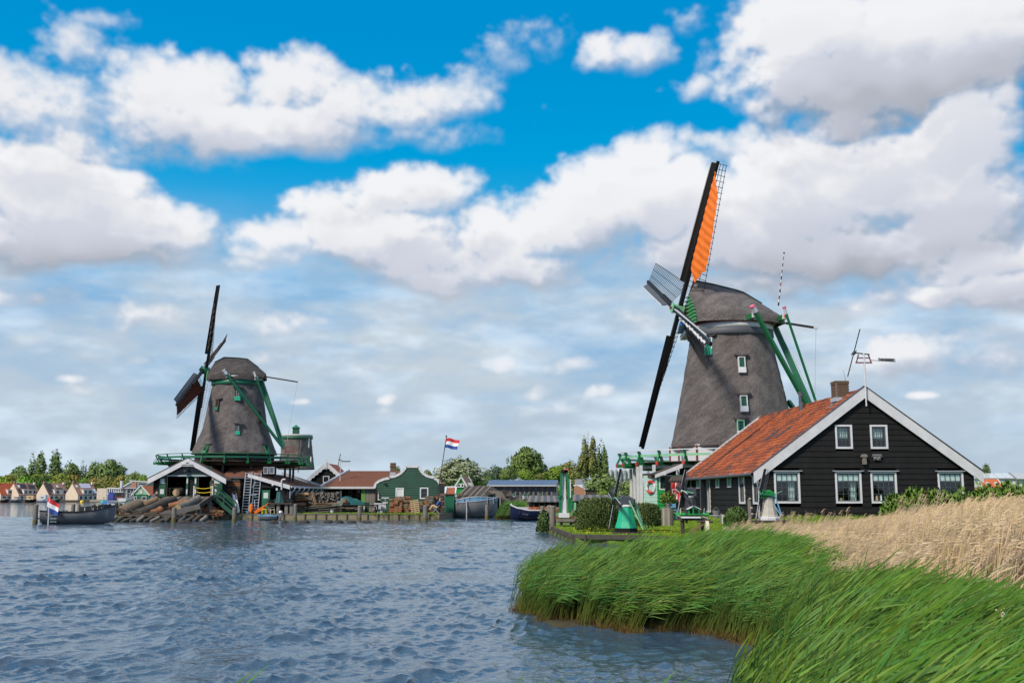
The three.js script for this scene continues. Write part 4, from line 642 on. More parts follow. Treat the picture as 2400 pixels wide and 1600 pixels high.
{ // the saw shed: gable to the water, floor raised, open doors, lettered gable board
  const D = 101, f = fr(D, 358, 1208), X = (p) => f.x(p), Y = (p) => f.y(p), o = f.o;
  const t = thing('saw_shed', 'black saw shed with white gable boards, open green doors and lettered gable, below left windmill', 'shed', o);
  const xl = X(352), xr = X(528), xa = X(440), ya = Y(1077), ye = Y(1122), fl = Y(1163), w0 = X(358), w1 = X(522), LEN = 7.2;
  const d1 = [X(389), X(437)], d2 = [X(462), X(496)], dt = Y(1116);
  const slope = (ya - ye) / (xa - xl), lo = (y) => Math.max(w0, xa - (ya - .35 - y) / slope), hi = (y) => Math.min(w1, xa + (ya - .35 - y) / slope), tr = [X(399), X(494), Y(1112), Y(1093)];
  mesh('gable_cladding', cladding(w0, w1, fl, ya - .4, .3, [[...d1, fl - 1, dt], [...d2, fl - 1, dt], tr], lo, hi), M.black, t);
  mesh('side_cladding', cladding(.0, LEN, fl, ye, .3).map((g) => xf(g, new THREE.Matrix4().makeBasis(V(0, 0, -1), V(0, 1, 0), V(1, 0, 0)).setPosition(w1, 0, 0))), M.black, t);
  mesh('wall', [box(.1, ye - fl, LEN, w0 + .05, (ye + fl) / 2, -LEN / 2), box(w1 - w0, ya - fl - .5, .1, (w0 + w1) / 2, (ya + fl) / 2 - .3, -LEN)], M.tar, t);
  mesh('floor', box(w1 - w0, .2, LEN, (w0 + w1) / 2, fl - .1, -LEN / 2), M.woodDark, t);
  mesh('undercroft', [box(w1 - w0 - .2, fl, .1, (w0 + w1) / 2, fl / 2 - .1, -2.5), ...[0, .33, .66, 1].map((k) => box(.3, fl, .3, lerp(w0 + .2, w1 - .2, k), fl / 2 - .1, -.3))], M.tar, t);
  // transom of small panes, green doors
  const tw = mesh('transom_window', frame4(tr[0], tr[1], tr[2], tr[3], .08, .12, .06), M.greenDark, t); const gb = []; for (let i = 1; i < 15; i++) gb.push(box(.05, tr[3] - tr[2], .03, lerp(tr[0], tr[1], i / 15), (tr[2] + tr[3]) / 2, 0)); for (let j = 1; j < 4; j++) gb.push(box(tr[1] - tr[0], .04, .03, (tr[0] + tr[1]) / 2, lerp(tr[2], tr[3], j / 4), .001));
  mesh('glazing_bar', gb, M.slate, tw); mesh('pane', box(tr[1] - tr[0], tr[3] - tr[2], .03, (tr[0] + tr[1]) / 2, (tr[2] + tr[3]) / 2, -.05), M.glass, tw); mesh('lintel', box(X(500) - X(388), .14, .14, (X(500) + X(388)) / 2, tr[2] - .1, .08), M.lead, t);
  const door = (pa, pb, z, turn = 0) => { const a = X(pa), b = X(pb), w = b - a, dr = mesh('door', place(box(w, dt - fl, .07, w / 2, 0, 0), a, (dt + fl) / 2, z, turn), M.greenDark, t); for (const q of [.26, -.26]) mesh('pane', place(box(w * .58, (dt - fl) * .24, .03, w / 2, q * (dt - fl), .05), a, (dt + fl) / 2, z, turn), M.frosted, dr); };
  door(372.5, 388, .1); door(436, 441, .14); door(455, 461, .14); door(497, 521, .16);
  mesh('door_post', [box(.12, dt - fl, .12, d1[0], (dt + fl) / 2, -.05), box(.12, dt - fl, .12, d2[0], (dt + fl) / 2, -.05)], M.woodPale, t);
  // roof: both slopes with pantile courses as ridges
  const zf = .45, bo = .35, roofC = (x0, y0, x1, y1, n, z1) => { const g = []; for (let j = 0; j < n; j++) { const a = j / n, b = (j + 1) / n; g.push(slab([[lerp(x0, x1, a), lerp(y0, y1, a) + .05, zf], [lerp(x0, x1, b), lerp(y0, y1, b), zf], [lerp(x0, x1, b), lerp(y0, y1, b), z1], [lerp(x0, x1, a), lerp(y0, y1, a) + .05, z1]], .1, [0, 1, 0])); } return g; };
  mesh('roof', [...roofC(xr + .1, ye - .1, xa, ya, 16, -LEN), ...roofC(xl - .1, ye - .1, xa, ya, 16, -LEN)], M.tileBrown, t);
  const bd = .5; const bp = (xa0, ya0, xb0, yb0) => [[xa0, ya0], [xb0, yb0], [xb0, yb0 - bd], [xa0, ya0 - bd]];
  mesh('bargeboard', prism(bp(xl - .15, ye - .02, xa, ya + .12), .08, zf + .1), M.white, t); mesh('bargeboard', prism(bp(xr + .15, ye - .02, xa, ya + .12).reverse(), .08, zf + .1), M.white, t);
  mesh('verge_strip', [bar([xl - .2, ye + .03, zf], [xa, ya + .17, zf], .25, .06), bar([xr + .2, ye + .03, zf], [xa, ya + .17, zf], .25, .06)], M.slate, t);
  mesh('gutter', bar([xr + .15, ye - .15, zf], [xr + .15, ye - .15, -LEN], .12, .12), M.slate, t);
  const sg = mesh('name_board', prism([[X(426), Y(1093)], [X(454.5), Y(1093)], [X(454.5), Y(1090)], [X(443), Y(1080)], [X(437), Y(1080)], [X(426), Y(1090)]], .08, zf + .16), M.white, t);
  const txt = (s, size, px, py) => { const g = flat(new TextGeometry(s, { font: FONT, size, depth: .012, curveSegments: 2 })); g.computeBoundingBox(); g.translate(X(px) - (g.boundingBox.max.x) / 2, Y(py), zf + .162); return g; };
  mesh('lettering', [txt('HET', .125, 440.3, 1087), txt('JONGE SCHAAP', .115, 440.3, 1091.5)], M.dark, sg);
  solo('hanging_lamp', 'dark lamp hanging under the transom of the saw shed', 'lamp', [rod([0, .2, 0], [0, .5, .1], .03), cyl(.28, .08, .22, 0, 0, 0, 10)], M.iron, o.clone().add(V(X(436), Y(1106), .5)));
  solo('workbench', 'pale wooden workbench inside the left door of the saw shed', 'workbench', [box(1.4, .08, .6, 0, .8, 0), ...[[-.6, .25], [.6, .25], [-.6, -.25], [.6, -.25]].map(([x, z]) => box(.09, .8, .09, x, .4, z))], M.woodPale, o.clone().add(V(X(403), fl, -1.2)));
  for (const [px, h, k] of [[396, .5, 'left'], [407, .6, 'right']]) solo('chair', `wooden chair on the ${k} of the bench inside the saw shed`, 'chair', [box(.4, .05, .4, 0, .45, 0), ...[[-.17, .17], [.17, .17], [-.17, -.17], [.17, -.17]].map(([x, z]) => box(.05, .45, .05, x, .22, z)), box(.4, .12, .04, 0, .85, -.18), box(.05, .5, .04, -.17, .68, -.18), box(.05, .5, .04, .17, .68, -.18)], M.woodRed, o.clone().add(V(X(px), fl, -1.9)), .3, );
  const lg = solo('sawn_log', 'log with a pale round sawn end in the left door of the saw shed', 'log', [rod([0, 0, 0], [.3, .0, -2.4], .36, .33, 14)], M.bark, o.clone().add(V(X(413.4), fl + .38, .2))); mesh('cut_end', [rod([0, 0, .004], [0, 0, -.02], .33, .33, 14)], M.woodPale, lg);
  // ramp of planks for hauling logs, from the water to the doors
  const r = thing('log_ramp', 'wide plank ramp rising from the water to the saw shed doors', 'ramp', [0, 0, 0]);
  const pA = (u, w) => { const x0 = at(lerp(268, 410, u), 1218, 94.4), x1 = at(lerp(384, 466, u), 1163, D - .1); return x0.lerp(x1, w); };
  for (let k = 0; k < 12; k++) { const a = pA(k / 12 + .005, 0), b = pA(k / 12 + .005, 1), c = pA((k + .92) / 12, 1), d = pA((k + .92) / 12, 0); a.y = d.y = .25; b.y = c.y = o.y + fl; mesh('plank', slab([a, b, c, d], .12, [0, 1, 0]), k % 3 ? M.woodGrey : M.woodDark, r); }
  // the boarded walkway to the right with its landing and posts
  const wk = thing('walkway', 'grey board walkway climbing to the landing with rope rail, right of the logs', 'ramp', [0, 0, 0]);
  const W0 = [at(394, 1213, 95), at(424, 1213, 95)], W1 = [at(466, 1165, 99), at(498, 1166, 99)]; W0.forEach((p) => { p.y = .3; }); W1.forEach((p) => { p.y = o.y + fl - .05; });
  for (let k = 0; k < 5; k++) { const q = (u, w) => W0[0].clone().lerp(W0[1], u).lerp(W1[0].clone().lerp(W1[1], u), w); mesh('plank', slab([q(k / 5 + .01, 0), q(k / 5 + .01, 1), q((k + .9) / 5, 1), q((k + .9) / 5, 0)], .12, [0, 1, 0]), k % 2 ? M.woodGrey : M.woodDark, wk); }
  mesh('side_beam', [bar(W0[1], W1[1], .16, .4)], M.woodDark, wk);
  for (const u of [.3, .62, .95]) { const p = W0[1].clone().lerp(W1[1], u); mesh('post', bar([p.x - .15, 0, p.z], [p.x - .15, p.y - .1, p.z], .3, .3), M.woodGrey, wk); }
  const ld = [at(455, 1164, 99), at(498, 1164, 99), at(522, 1163, 101), at(458, 1163, 101)]; ld.forEach((p) => { p.y = o.y + fl - .02; }); mesh('landing', slab(ld, .16, [0, 1, 0]), M.woodGrey, wk);
  for (const px of [453, 497]) { const p = at(px, 1164, 99.2); mesh('rail_post', bar([p.x, o.y + fl - .2, p.z], [p.x, o.y + fl + 1.0, p.z], .1, .1), M.whiteWorn, wk); }
  for (const h of [.85, .45]) { const a = at(453, 1164, 99.2), b = at(497, 1164, 99.2), y = o.y + fl + h; mesh('rope', tube([[a.x, y, a.z], [(a.x + b.x) / 2, y - .12, a.z], [b.x, y, b.z]], .03, 10, 5), M.yellow, wk); }
  // green stairs down to the right
  const s = thing('stairs', 'dark green stair with railing leading down from the shed landing', 'stairs', [0, 0, 0]); const sa = at(500, 1166, 99.5), sb = at(547, 1207, 99.5); sa.y = o.y + fl; sb.y = .6;
  for (const dz of [0, -1.1]) { const z = V(0, 0, dz); mesh('stringer', bar(sa.clone().add(z).add(V(0, -.15, 0)), sb.clone().add(z).add(V(0, -.05, 0)), .1, .36), M.greenDark, s); mesh('handrail', bar(sa.clone().add(z).add(V(0, .95, 0)), sb.clone().add(z).add(V(0, .95, 0)), .1, .14), M.greenDark, s); mesh('mid_rail', bar(sa.clone().add(z).add(V(0, .5, 0)), sb.clone().add(z).add(V(0, .5, 0)), .08, .1), M.greenDark, s); for (const k of [0, .5, 1]) { const p = sa.clone().lerp(sb, k).add(z); mesh('baluster', bar(p, p.clone().add(V(0, 1, 0)), .1, .1), M.greenDark, s); } }
  for (let k = 1; k < 9; k++) { const p = sa.clone().lerp(sb, k / 9); mesh('step', box(.28, .06, 1.05, p.x, p.y, p.z - .55), M.woodDark, s); }
  // heaps under the landing
  const heap = (name, label, cat, px, py, D, n, spread, hgt, mats, len, seed) => { const c = at(px, py, D), q = rng(seed), tt = thing(name, label, cat, [c.x, YG - .05, c.z]); const per = mats.map(() => []); for (let k = 0; k < n; k++) { const a = q() * 6.28, rr0 = Math.sqrt(q()) * spread, hh = hgt * (1 - rr0 / spread) * q(), L = len * rr(.5, 1.2, q), b = q() * 6.28, e = rr(-.5, .6, q); per[k % mats.length].push(bar([rr0 * Math.cos(a) - L / 2 * Math.cos(b), hh + .08, rr0 * Math.sin(a) * .6], [rr0 * Math.cos(a) + L / 2 * Math.cos(b), hh + e * L * .5 + .1, rr0 * Math.sin(a) * .6 + .3 * Math.sin(b)], rr(.05, .14, q), rr(.03, .08, q))); } per.forEach((g, i) => mesh(i ? 'splinters' : 'offcuts', g, mats[i], tt, { kind: 'stuff' })); mesh('heap_core', place(flat(new THREE.ConeGeometry(spread * .95, hgt * .9, 12)), 0, hgt * .42, 0).scale(1, 1, .6), mats[0], tt); return tt; };
  globalThis.heap = heap;
  heap('offcut_heap', 'heap of red-brown bark offcuts under the shed landing', 'wood heap', 488, 1203, 99, 120, 1.5, 1.25, [M.woodRed, M.bark, M.woodPale], .8, 31);
  heap('offcut_heap', 'loose bark strips and sticks strewn along the water edge of the log ramp', 'wood heap', 345, 1206, 95.2, 90, 3.0, .4, [M.barkDark, M.woodRed, M.woodGrey], .9, 33);
  heap('offcut_heap', 'bark scraps and splintered wood between the hauled logs', 'wood heap', 412, 1186, 97.5, 120, 1.7, 1.5, [M.woodRed, M.woodGrey, M.bark], 1.1, 32);
}
// hauled logs lying on the ramp
{
  const log = (label, a, b, r0, r1, m, endM, seed) => { const A = at(...a), B = at(...b), q = rng(seed), t = thing('log', label, 'log', A); const d = B.clone().sub(A), L = d.length(), pts = []; const g = grid((u, v) => { const an = u * 6.2832, r = lerp(r0, r1, v) * (1 + .10 * vn(u * 8, v * 6 + seed, 0) * Math.sin(Math.PI * Math.min(1, u * 12, (1 - u) * 12) / 2) + .05 * vn(u * 20, v * 20)), w = .08 * L * .1 * Math.sin(v * 5 + seed); return [r * Math.cos(an) + w, v * L, r * Math.sin(an), an * r0, v * L]; }, 16, 24); const Q = new THREE.Matrix4().makeRotationFromQuaternion(new THREE.Quaternion().setFromUnitVectors(V(0, 1, 0), d.clone().normalize())); mesh('trunk', g.applyMatrix4(Q), m, t); mesh('cut_end', [rod([0, 0, 0], d.clone().normalize().multiplyScalar(.02), r0 * .99, r0 * .99, 16), rod(d.clone().multiplyScalar(1), d.clone().multiplyScalar(1 - .02 / L), r1 * .99, r1 * .99, 16)], endM, t); };
  log('thick pale log with a knotted end, lowest and farthest left on the ramp', [279, 1205, 95], [330, 1180, 96.5], .62, .54, M.bark, M.woodDark, 3);
  log('slender orange-brown log behind the thick one on the ramp', [322, 1192, 97], [368, 1170, 98.2], .42, .34, M.wood, M.woodPale, 5);
  log('long dark straight log lying up the middle of the ramp', [319, 1207, 94.4], [409, 1169, 98], .50, .36, M.barkDark, M.woodDark, 8);
  log('short thick log with red-brown bark beside the long dark log', [356, 1207, 94.3], [376, 1196, 95.5], .42, .38, M.woodRed, M.bark, 11);
  log('split pale log with torn white end above the walkway', [395, 1186, 96.4], [440, 1178, 97], .26, .34, M.woodRed, M.woodPale, 14);
  log('mossy log lying crosswise beside the walkway', [416, 1192, 95.8], [465, 1168, 98.4], .40, .36, M.woodGrey, M.woodPale, 17);
  const b = solo('squared_beam', 'grey squared beam lying beside the walkway foot', 'beam', bar([0, 0, 0], [3.2, .8, -1.2], .7, .45), M.woodGrey, at(374, 1208, 94));
  // the row of short log ends edging the bank
  const k = thing('log_kerb', 'low bank edging of short slanting log ends at the water below the logs', 'edging', at(258, 1222, 93));
  const q = rng(8); for (let i = 0; i < 14; i++) { const x = i * .62; mesh('log_end', [rod([x + rr(-.1, .1, q), .0, .2 + rr(-.1, .1, q)], [x + .5 + rr(-.15, .15, q), .36 + rr(-.08, .1, q), -.25], .2 * rr(.75, 1.15, q), .19 * rr(.75, 1.1, q), 9)], [M.barkDark, M.woodDark, M.barkDark, M.woodGrey][Math.floor(q() * 4)], k); }
  mesh('rail_beam', bar([-.5, .62, -.4], [8.6, .58, -.6], .14, .12), M.woodDark, k);
}
// lean-to sheds round the mill foot
{
  // side building with ladder tower in front: black boards, lower brown lumber stacked against it
  const D = 103.2, f = fr(D, 522, 1206), t = thing('side_shed', 'black clapboard side wall behind the ladders with stacked lumber and a small window', 'shed', f.o), X = f.x, Y = f.y;
  mesh('cladding', cladding(X(523), X(600), Y(1162), Y(1117), .3, [[X(546), X(557), Y(1133), Y(1123)]]), M.black, t);
  mesh('wall', box(X(600) - X(523), Y(1117), .2, (X(523) + X(600)) / 2, Y(1117) / 2, -.2), M.tar, t);
  simpleWindow(t, X(545), X(558), Y(1134), Y(1122), 3, 2, M.greenPale, M.tar, M.glass, .08, .08);
  mesh('roof', Array.from({ length: 14 }, (_, j) => { const a = j / 14, b = (j + 1) / 14; return slab([[X(520), lerp(Y(1118), Y(1080), a) + .04, .4 - a * 5], [X(604), lerp(Y(1118), Y(1080), a) + .04, .4 - a * 5], [X(604), lerp(Y(1118), Y(1080), b), .4 - b * 5], [X(520), lerp(Y(1118), Y(1080), b), .4 - b * 5]], .1, [0, 1, 0]); }), M.tileBrown, t); mesh('eave_board', box(X(604) - X(520), .14, .06, (X(520) + X(604)) / 2, Y(1119.5), .42), M.slate, t);
  const st = thing('lumber_stack', 'stack of rough brown boards against the black wall left of the ladders', 'lumber', f.o.clone().add(V(X(524), 0, .6))); const q = rng(44), wl = X(566) - X(524);
  for (let j = 0; j < 9; j++) for (let i = 0; i < 2; i++) mesh('board', box(wl / 2 * rr(.9, 1, q), .17, .5, wl * (.26 + i * .5) + rr(-.04, .04, q), Y(1168) + j * .215, rr(-.05, .05, q)), q() < .3 ? M.woodRed : M.woodDark, st);
  mesh('bearer', [box(.2, Y(1169), .4, .2, Y(1169) / 2, 0), box(.2, Y(1169), .4, wl - .3, Y(1169) / 2, 0)], M.tar, st);
}
{
  const D = 103, f = fr(D, 600, 1206), X = f.x, Y = f.y, t = thing('lean_to', 'black lean-to with broad white verge board, green door and bracketed eave', 'shed', f.o), LEN = 18;
  const x0 = X(588), x1 = X(678), yl = Y(1112), yr = Y(1140), top = (x) => lerp(yl, yr, (x - x0) / (x1 - x0));
  const dr = [X(614), X(633), -1, Y(1148)], op = [X(634), X(650), -1, Y(1148)];
  mesh('cladding', cladding(x0, x1, 0, yl, .32, [dr, op], null, (y) => (y < yr ? x1 : x1 - (y - yr) / (yl - yr) * (x1 - x0))), M.black, t);
  mesh('side_cladding', cladding(0, LEN, 0, yr - .1, .32, [[2.6, 4, .9, 2.0], [9, 11, .9, 2.2]]).map((g) => xf(g, new THREE.Matrix4().makeBasis(V(0, 0, -1), V(0, 1, 0), V(1, 0, 0)).setPosition(x1, 0, 0))), M.black, t);
  mesh('inner_wall', [box(.1, yr - .2, LEN - .3, x1 - .5, yr / 2, -LEN / 2), box(x1 - x0 - .8, 2.4, .1, (x0 + x1) / 2, 1.2, -2), box(.1, 2, LEN, x0 + .2, 1, -LEN / 2)], M.tar, t);
  mesh('door', [box(dr[1] - dr[0] - .05, dr[3], .08, (dr[0] + dr[1]) / 2, dr[3] / 2, .06), box(dr[1] - dr[0] - .05, .05, .1, (dr[0] + dr[1]) / 2, dr[3] * .52, .07)], M.greenMid, t); mesh('door_pane', box(.45, .55, .04, (dr[0] + dr[1]) / 2, dr[3] * .78, .11), M.frosted, t);
  const n = 18; mesh('roof', Array.from({ length: n }, (_, j) => { const a = j / n, b = (j + 1) / n, xx = (k) => lerp(x1 + .15, x0 - 1, k), yy = (k) => lerp(yr, yl + (1 * (yl - yr) / (x1 - x0)), k) + .02; return slab([[xx(a), yy(a) + .05, .25], [xx(b), yy(b), .25], [xx(b), yy(b), -LEN], [xx(a), yy(a) + .05, -LEN]], .1, [0, 1, 0]); }), M.tileBrown, t);
  mesh('verge_board', prism([[x0 - .3, yl + .1], [x0 - .3, yl - .25], [x1 + .1, yr - .28], [x1 + .1, yr + .12]], .1, .36), M.white, t);
  mesh('rear_verge', bar([x1 + .2, yr + .15, -LEN], [x0 - 1, yl + .55, -LEN], .14, .25), M.white, t);
  mesh('eave_board', bar([x1 + .22, yr - .02, .3], [x1 + .22, yr - .02, -LEN], .08, .2), M.white, t);
  for (let k = 0; k < 8; k++) { const z = -.3 - k * 2.4; mesh('eave_bracket', tube([[x1 + .5, yr - .1, z], [x1 + .42, yr - .35, z], [x1 + .12, yr - .62, z], [x1 + .05, yr - .85, z]], .07, 8, 5), M.whiteWorn, t); }
  simpleWindow(t, X(606.5), X(618), Y(1109.5), Y(1093), 3, 4, M.lead, M.slate, M.greyLight, -1.5, .06);
  simpleWindow(t, X(620.5), X(632.5), Y(1109.5), Y(1093), 3, 4, M.lead, M.slate, M.greyLight, -1.5, .06);
  mesh('pipe', [tube([[X(680), yr - .3, .1], [X(680), .4, .1]], .05, 4, 6)], M.lead, t);
  solo('wall_lamp', 'round white lamp under the white verge board of the lean-to', 'lamp', [ball(.12, 0, 0, 0, 8), rod([0, .1, -.05], [0, .3, -.2], .03)], M.white, f.o.clone().add(V(X(640), Y(1137), .3)));
}
{ // rear shed with scalloped white gable, red tiles
  const D = 126, f = fr(D, 722, 1150), X = f.x, Y = f.y, t = thing('scalloped_house', 'black shed with scalloped white gable edge and red tiled roof beyond the lean-to', 'shed', f.o);
  const xa = X(764), ya = Y(1085), xl = X(721), yl = Y(1123), xr = X(800), yr = Y(1117);
  mesh('cladding', cladding(xl, xr, 0, ya, .3, [], (y) => Math.max(xl, xl + (y - yl) / (ya - yl) * (xa - xl)), (y) => Math.min(xr, xr - (y - yr) / (ya - yr) * (xr - xa))), M.black, t);
  mesh('wall', [box(xr - xl, yl, .1, (xl + xr) / 2, yl / 2, -.2), box(.1, yl, 8, xl + .1, yl / 2, -4)], M.tar, t);
  mesh('roof', Array.from({ length: 12 }, (_, j) => { const a = j / 12, b = (j + 1) / 12; return slab([[lerp(xl - .2, xa, a), lerp(yl - .1, ya, a) + .06, .2], [lerp(xl - .2, xa, b), lerp(yl - .1, ya, b), .2], [lerp(xl - .2, xa, b), lerp(yl - .1, ya, b), -8], [lerp(xl - .2, xa, a), lerp(yl - .1, ya, a) + .06, -8]], .1, [0, 1, 0]); }).concat([slab([[xr, yr - .1, .2], [xa, ya, .2], [xa, ya, -8], [xr, yr - .1, -8]], .1, [0, 1, 0])]), M.tileRed, t);
  const sc = (x0, y0, x1, y1) => { const P = [[x0, y0 + .1], [x1, y1 + .15]], Q = []; for (let k = 0; k <= 40; k++) { const v = k / 40; Q.push([lerp(x1, x0, v), lerp(y1, y0, v) - .38 - .16 * Math.abs(Math.sin(v * Math.PI * 5.5))]); } return P.concat(Q); };
  mesh('scalloped_board', prism(sc(xl - .1, yl, xa, ya), .08, .32), M.white, t); mesh('scalloped_board', prism(sc(xr + .1, yr, xa, ya).reverse(), .08, .32), M.white, t);
  mesh('finial', bar([xa, ya - .8, .36], [xa, ya + .5, .36], .1, .1), M.white, t);
  simpleWindow(t, X(756), X(771), Y(1131), Y(1115), 1, 1, M.white, M.slate, M.glass, .12, .1);
  mesh('skylight', slab([[X(742), Y(1105), -3], [X(748), Y(1098), -3], [X(748), Y(1098), -4.5], [X(742), Y(1105), -4.5]].map(([a, b, c]) => [a - .3, b + .25, c]), .1, [-1, 1, 0]), M.lead, t);
}
{ // long low shed with brown roof, then the green bell gable
  const D = 112, f = fr(D, 757, 1200), X = f.x, Y = f.y, t = thing('long_shed', 'long low open-fronted shed with brown pantile roof and white fascia, left of the green gable', 'shed', f.o);
  const ye = Y(1141), yt = Y(1112), x0 = X(756), x1 = X(935), dz = 7;
  mesh('roof', Array.from({ length: 16 }, (_, j) => { const a = j / 16, b = (j + 1) / 16, k = (v) => lerp(ye, yt + .55, v), z = (v) => .5 - v * dz; return slab([[lerp(x0, X(797), a), k(a) + .06, z(a)], [x1, k(a) + .06, z(a)], [x1, k(b), z(b)], [lerp(x0, X(797), b), k(b), z(b)]], .1, [0, 1, 0]); }), M.tileBrown, t);
  mesh('verge_board', bar([x0 - .1, ye + .08, .5], [X(797) - .1, yt + .65, -dz + .5], .14, .25), M.white, t); mesh('fascia', box(X(880) - x0, .22, .1, (x0 + X(880)) / 2, ye - .08, .55), M.whiteWorn, t);
  mesh('back_wall', [box(x1 - x0, ye, .1, (x0 + x1) / 2, ye / 2, -3), box(X(800) - x0, ye, .1, (x0 + X(800)) / 2, ye / 2, -.6)], M.tar, t);
  mesh('plank_wall', Array.from({ length: 10 }, (_, k) => box(.27, ye - .1, .05, X(856) + k * .29, ye / 2, .1 + (k % 2) * .02)), M.woodGrey, t, { kind: 'stuff' });
  mesh('green_door', box(X(856) - X(847), ye - .1, .06, (X(847) + X(856)) / 2, ye / 2, .12), mat([.10, .26, .05], .6), t);
  for (const [a, b] of [[806, 815], [826, 836]]) simpleWindow(t, X(a), X(b), Y(1163), Y(1146), 2, 2, M.woodGrey, M.slate, M.glass, -2.8, .1);
  mesh('post', [box(.16, ye, .16, X(757), ye / 2, .3), box(.16, ye, .16, X(800), ye / 2, .3)], M.slate, t);
  // weathervane on a pole behind
  const w = at(797, 1112, 114), v = thing('weathervane', 'thin weathervane on a tall white pole above the long brown roof', 'weathervane', w); mesh('pole', rod([0, -2, 0], [0, 1.5, 0], .05, .04, 6), M.whiteWorn, v); mesh('rotor', [bar([-.15, 1.6, 0], [-.02, 2.3, 0], .04, .07), bar([-.15, 1.6, 0], [-.25, .95, 0], .04, .07), rod([-.25, 1.65, 0], [.15, 1.6, 0], .05, .05, 6), bar([-.15, 1.6, 0], [-.1, 1.62, .7], .05, .05)], M.iron, v); mesh('tail_board', bar([.1, 1.45, 0], [1.1, 1.45, 0], .05, .12), M.slate, v);
}
{
  const D = 110, f = fr(D, 888, 1200), X = f.x, Y = f.y, t = thing('bell_gable_house', 'green boarded house with white-edged bell-shaped gable and brick chimney', 'house', f.o);
  // outline of the gable, left half then right half, in pixels
  const L = [[893, 1199], [893, 1166], [888, 1152], [877, 1143], [880, 1133], [888, 1127], [900, 1122.5], [912, 1120], [912, 1118], [925, 1116], [937, 1110], [946, 1101], [951, 1093]], R = [[981, 1093], [985, 1102], [992, 1110], [1002, 1116], [1018, 1119.5], [1018, 1121], [1024, 1124], [1028, 1129], [1030, 1133], [1030, 1199]];
  const out = [...L, ...R].map(([a, b]) => [X(a), Y(b)]), w1 = [X(927), X(946.5), Y(1168), Y(1143)], w2 = [X(984), X(1004), Y(1169), Y(1142)], hole = ([a, b, c, d]) => [[a, c], [b, c], [b, d], [a, d]];
  mesh('gable_wall', prism(out, .15, 0, [hole(w1), hole(w2)]), M.greenWall, t);
  // lapped boards as shallow strips
  const at2 = (y, side) => { const P = side ? [...R] : [...L].reverse(); let best = null; for (let i = 0; i < P.length - 1; i++) { const y0 = Y(P[i][1]), y1 = Y(P[i + 1][1]); if (y <= Math.max(y0, y1) && y >= Math.min(y0, y1) && Math.abs(y0 - y1) > .001) { best = lerp(X(P[i][0]), X(P[i + 1][0]), (y - y0) / (y1 - y0)); if (best !== null) break; } } return best ?? X(side ? 981 : 951); };
  const strips = []; for (let y = .05; y < Y(1094); y += .25) for (const [p, q] of boardStrips(at2(y + .02, 0), at2(y + .02, 1), y, y + .25, [w1, w2])) strips.push(clap(p, q, y, y + .25, .05)); mesh('boards', strips, M.greenWall, t);
  const edge = (P) => P.slice(0, -1).map((p, i) => bar([X(p[0]), Y(p[1]), .03], [X(P[i + 1][0]), Y(P[i + 1][1]), .03], .26, .16, [0, 0, 1]));
  mesh('gable_edge', [...edge(L.slice(3)), ...edge([L[12], R[0]]), ...edge(R.slice(0, 9))], M.white, t);
  simpleWindow(t, ...w1, 3, 4, M.white, M.white, M.curtain, .1, .13); simpleWindow(t, ...w2, 1, 2, M.white, M.slate, M.glass, .1, .13);
  mesh('side_wall', [box(.1, Y(1143), 9, X(893), Y(1143) / 2, -4.5), box(.1, Y(1133), 9, X(1030) - .1, Y(1133) / 2, -4.5), box(X(893) - X(877), Y(1143), .1, X(885), Y(1143) / 2, -.9)], M.tar, t);
  simpleWindow(t, X(884), X(895), Y(1172), Y(1146), 2, 3, M.white, M.slate, M.glass, -.5, .1);
  mesh('roof', [slab([[X(880), Y(1138), -.1], [X(966), Y(1100), -.1], [X(966), Y(1100), -9], [X(880), Y(1138), -9]], .12, [0, 1, 0]), slab([[X(1030), Y(1132), -.1], [X(966), Y(1100), -.1], [X(966), Y(1100), -9], [X(1030), Y(1132), -9]], .12, [0, 1, 0])], M.tileRed, t);
  const c = mesh('chimney', [box(.55, 1.6, .55, X(916), Y(1101), -1.6), box(.66, .12, .66, X(916), Y(1092), -1.6)], M.brick, t); mesh('chimney_cap', [box(.6, .08, .6, X(916), Y(1086), -1.6), ...[-.22, 0, .22].map((x) => box(.06, .22, .5, X(916) + x, Y(1089), -1.6))], M.brick, c); mesh('flashing', box(.62, .4, .62, X(916), Y(1110), -1.6), M.lead, c);
  solo('wall_lamp', 'small dark floodlight on the left part of the green bell gable', 'lamp', [box(.2, .18, .16), rod([-.15, 0, 0], [-.3, .05, -.1], .03)], M.iron, f.o.clone().add(V(X(903), Y(1133), .2)));
}
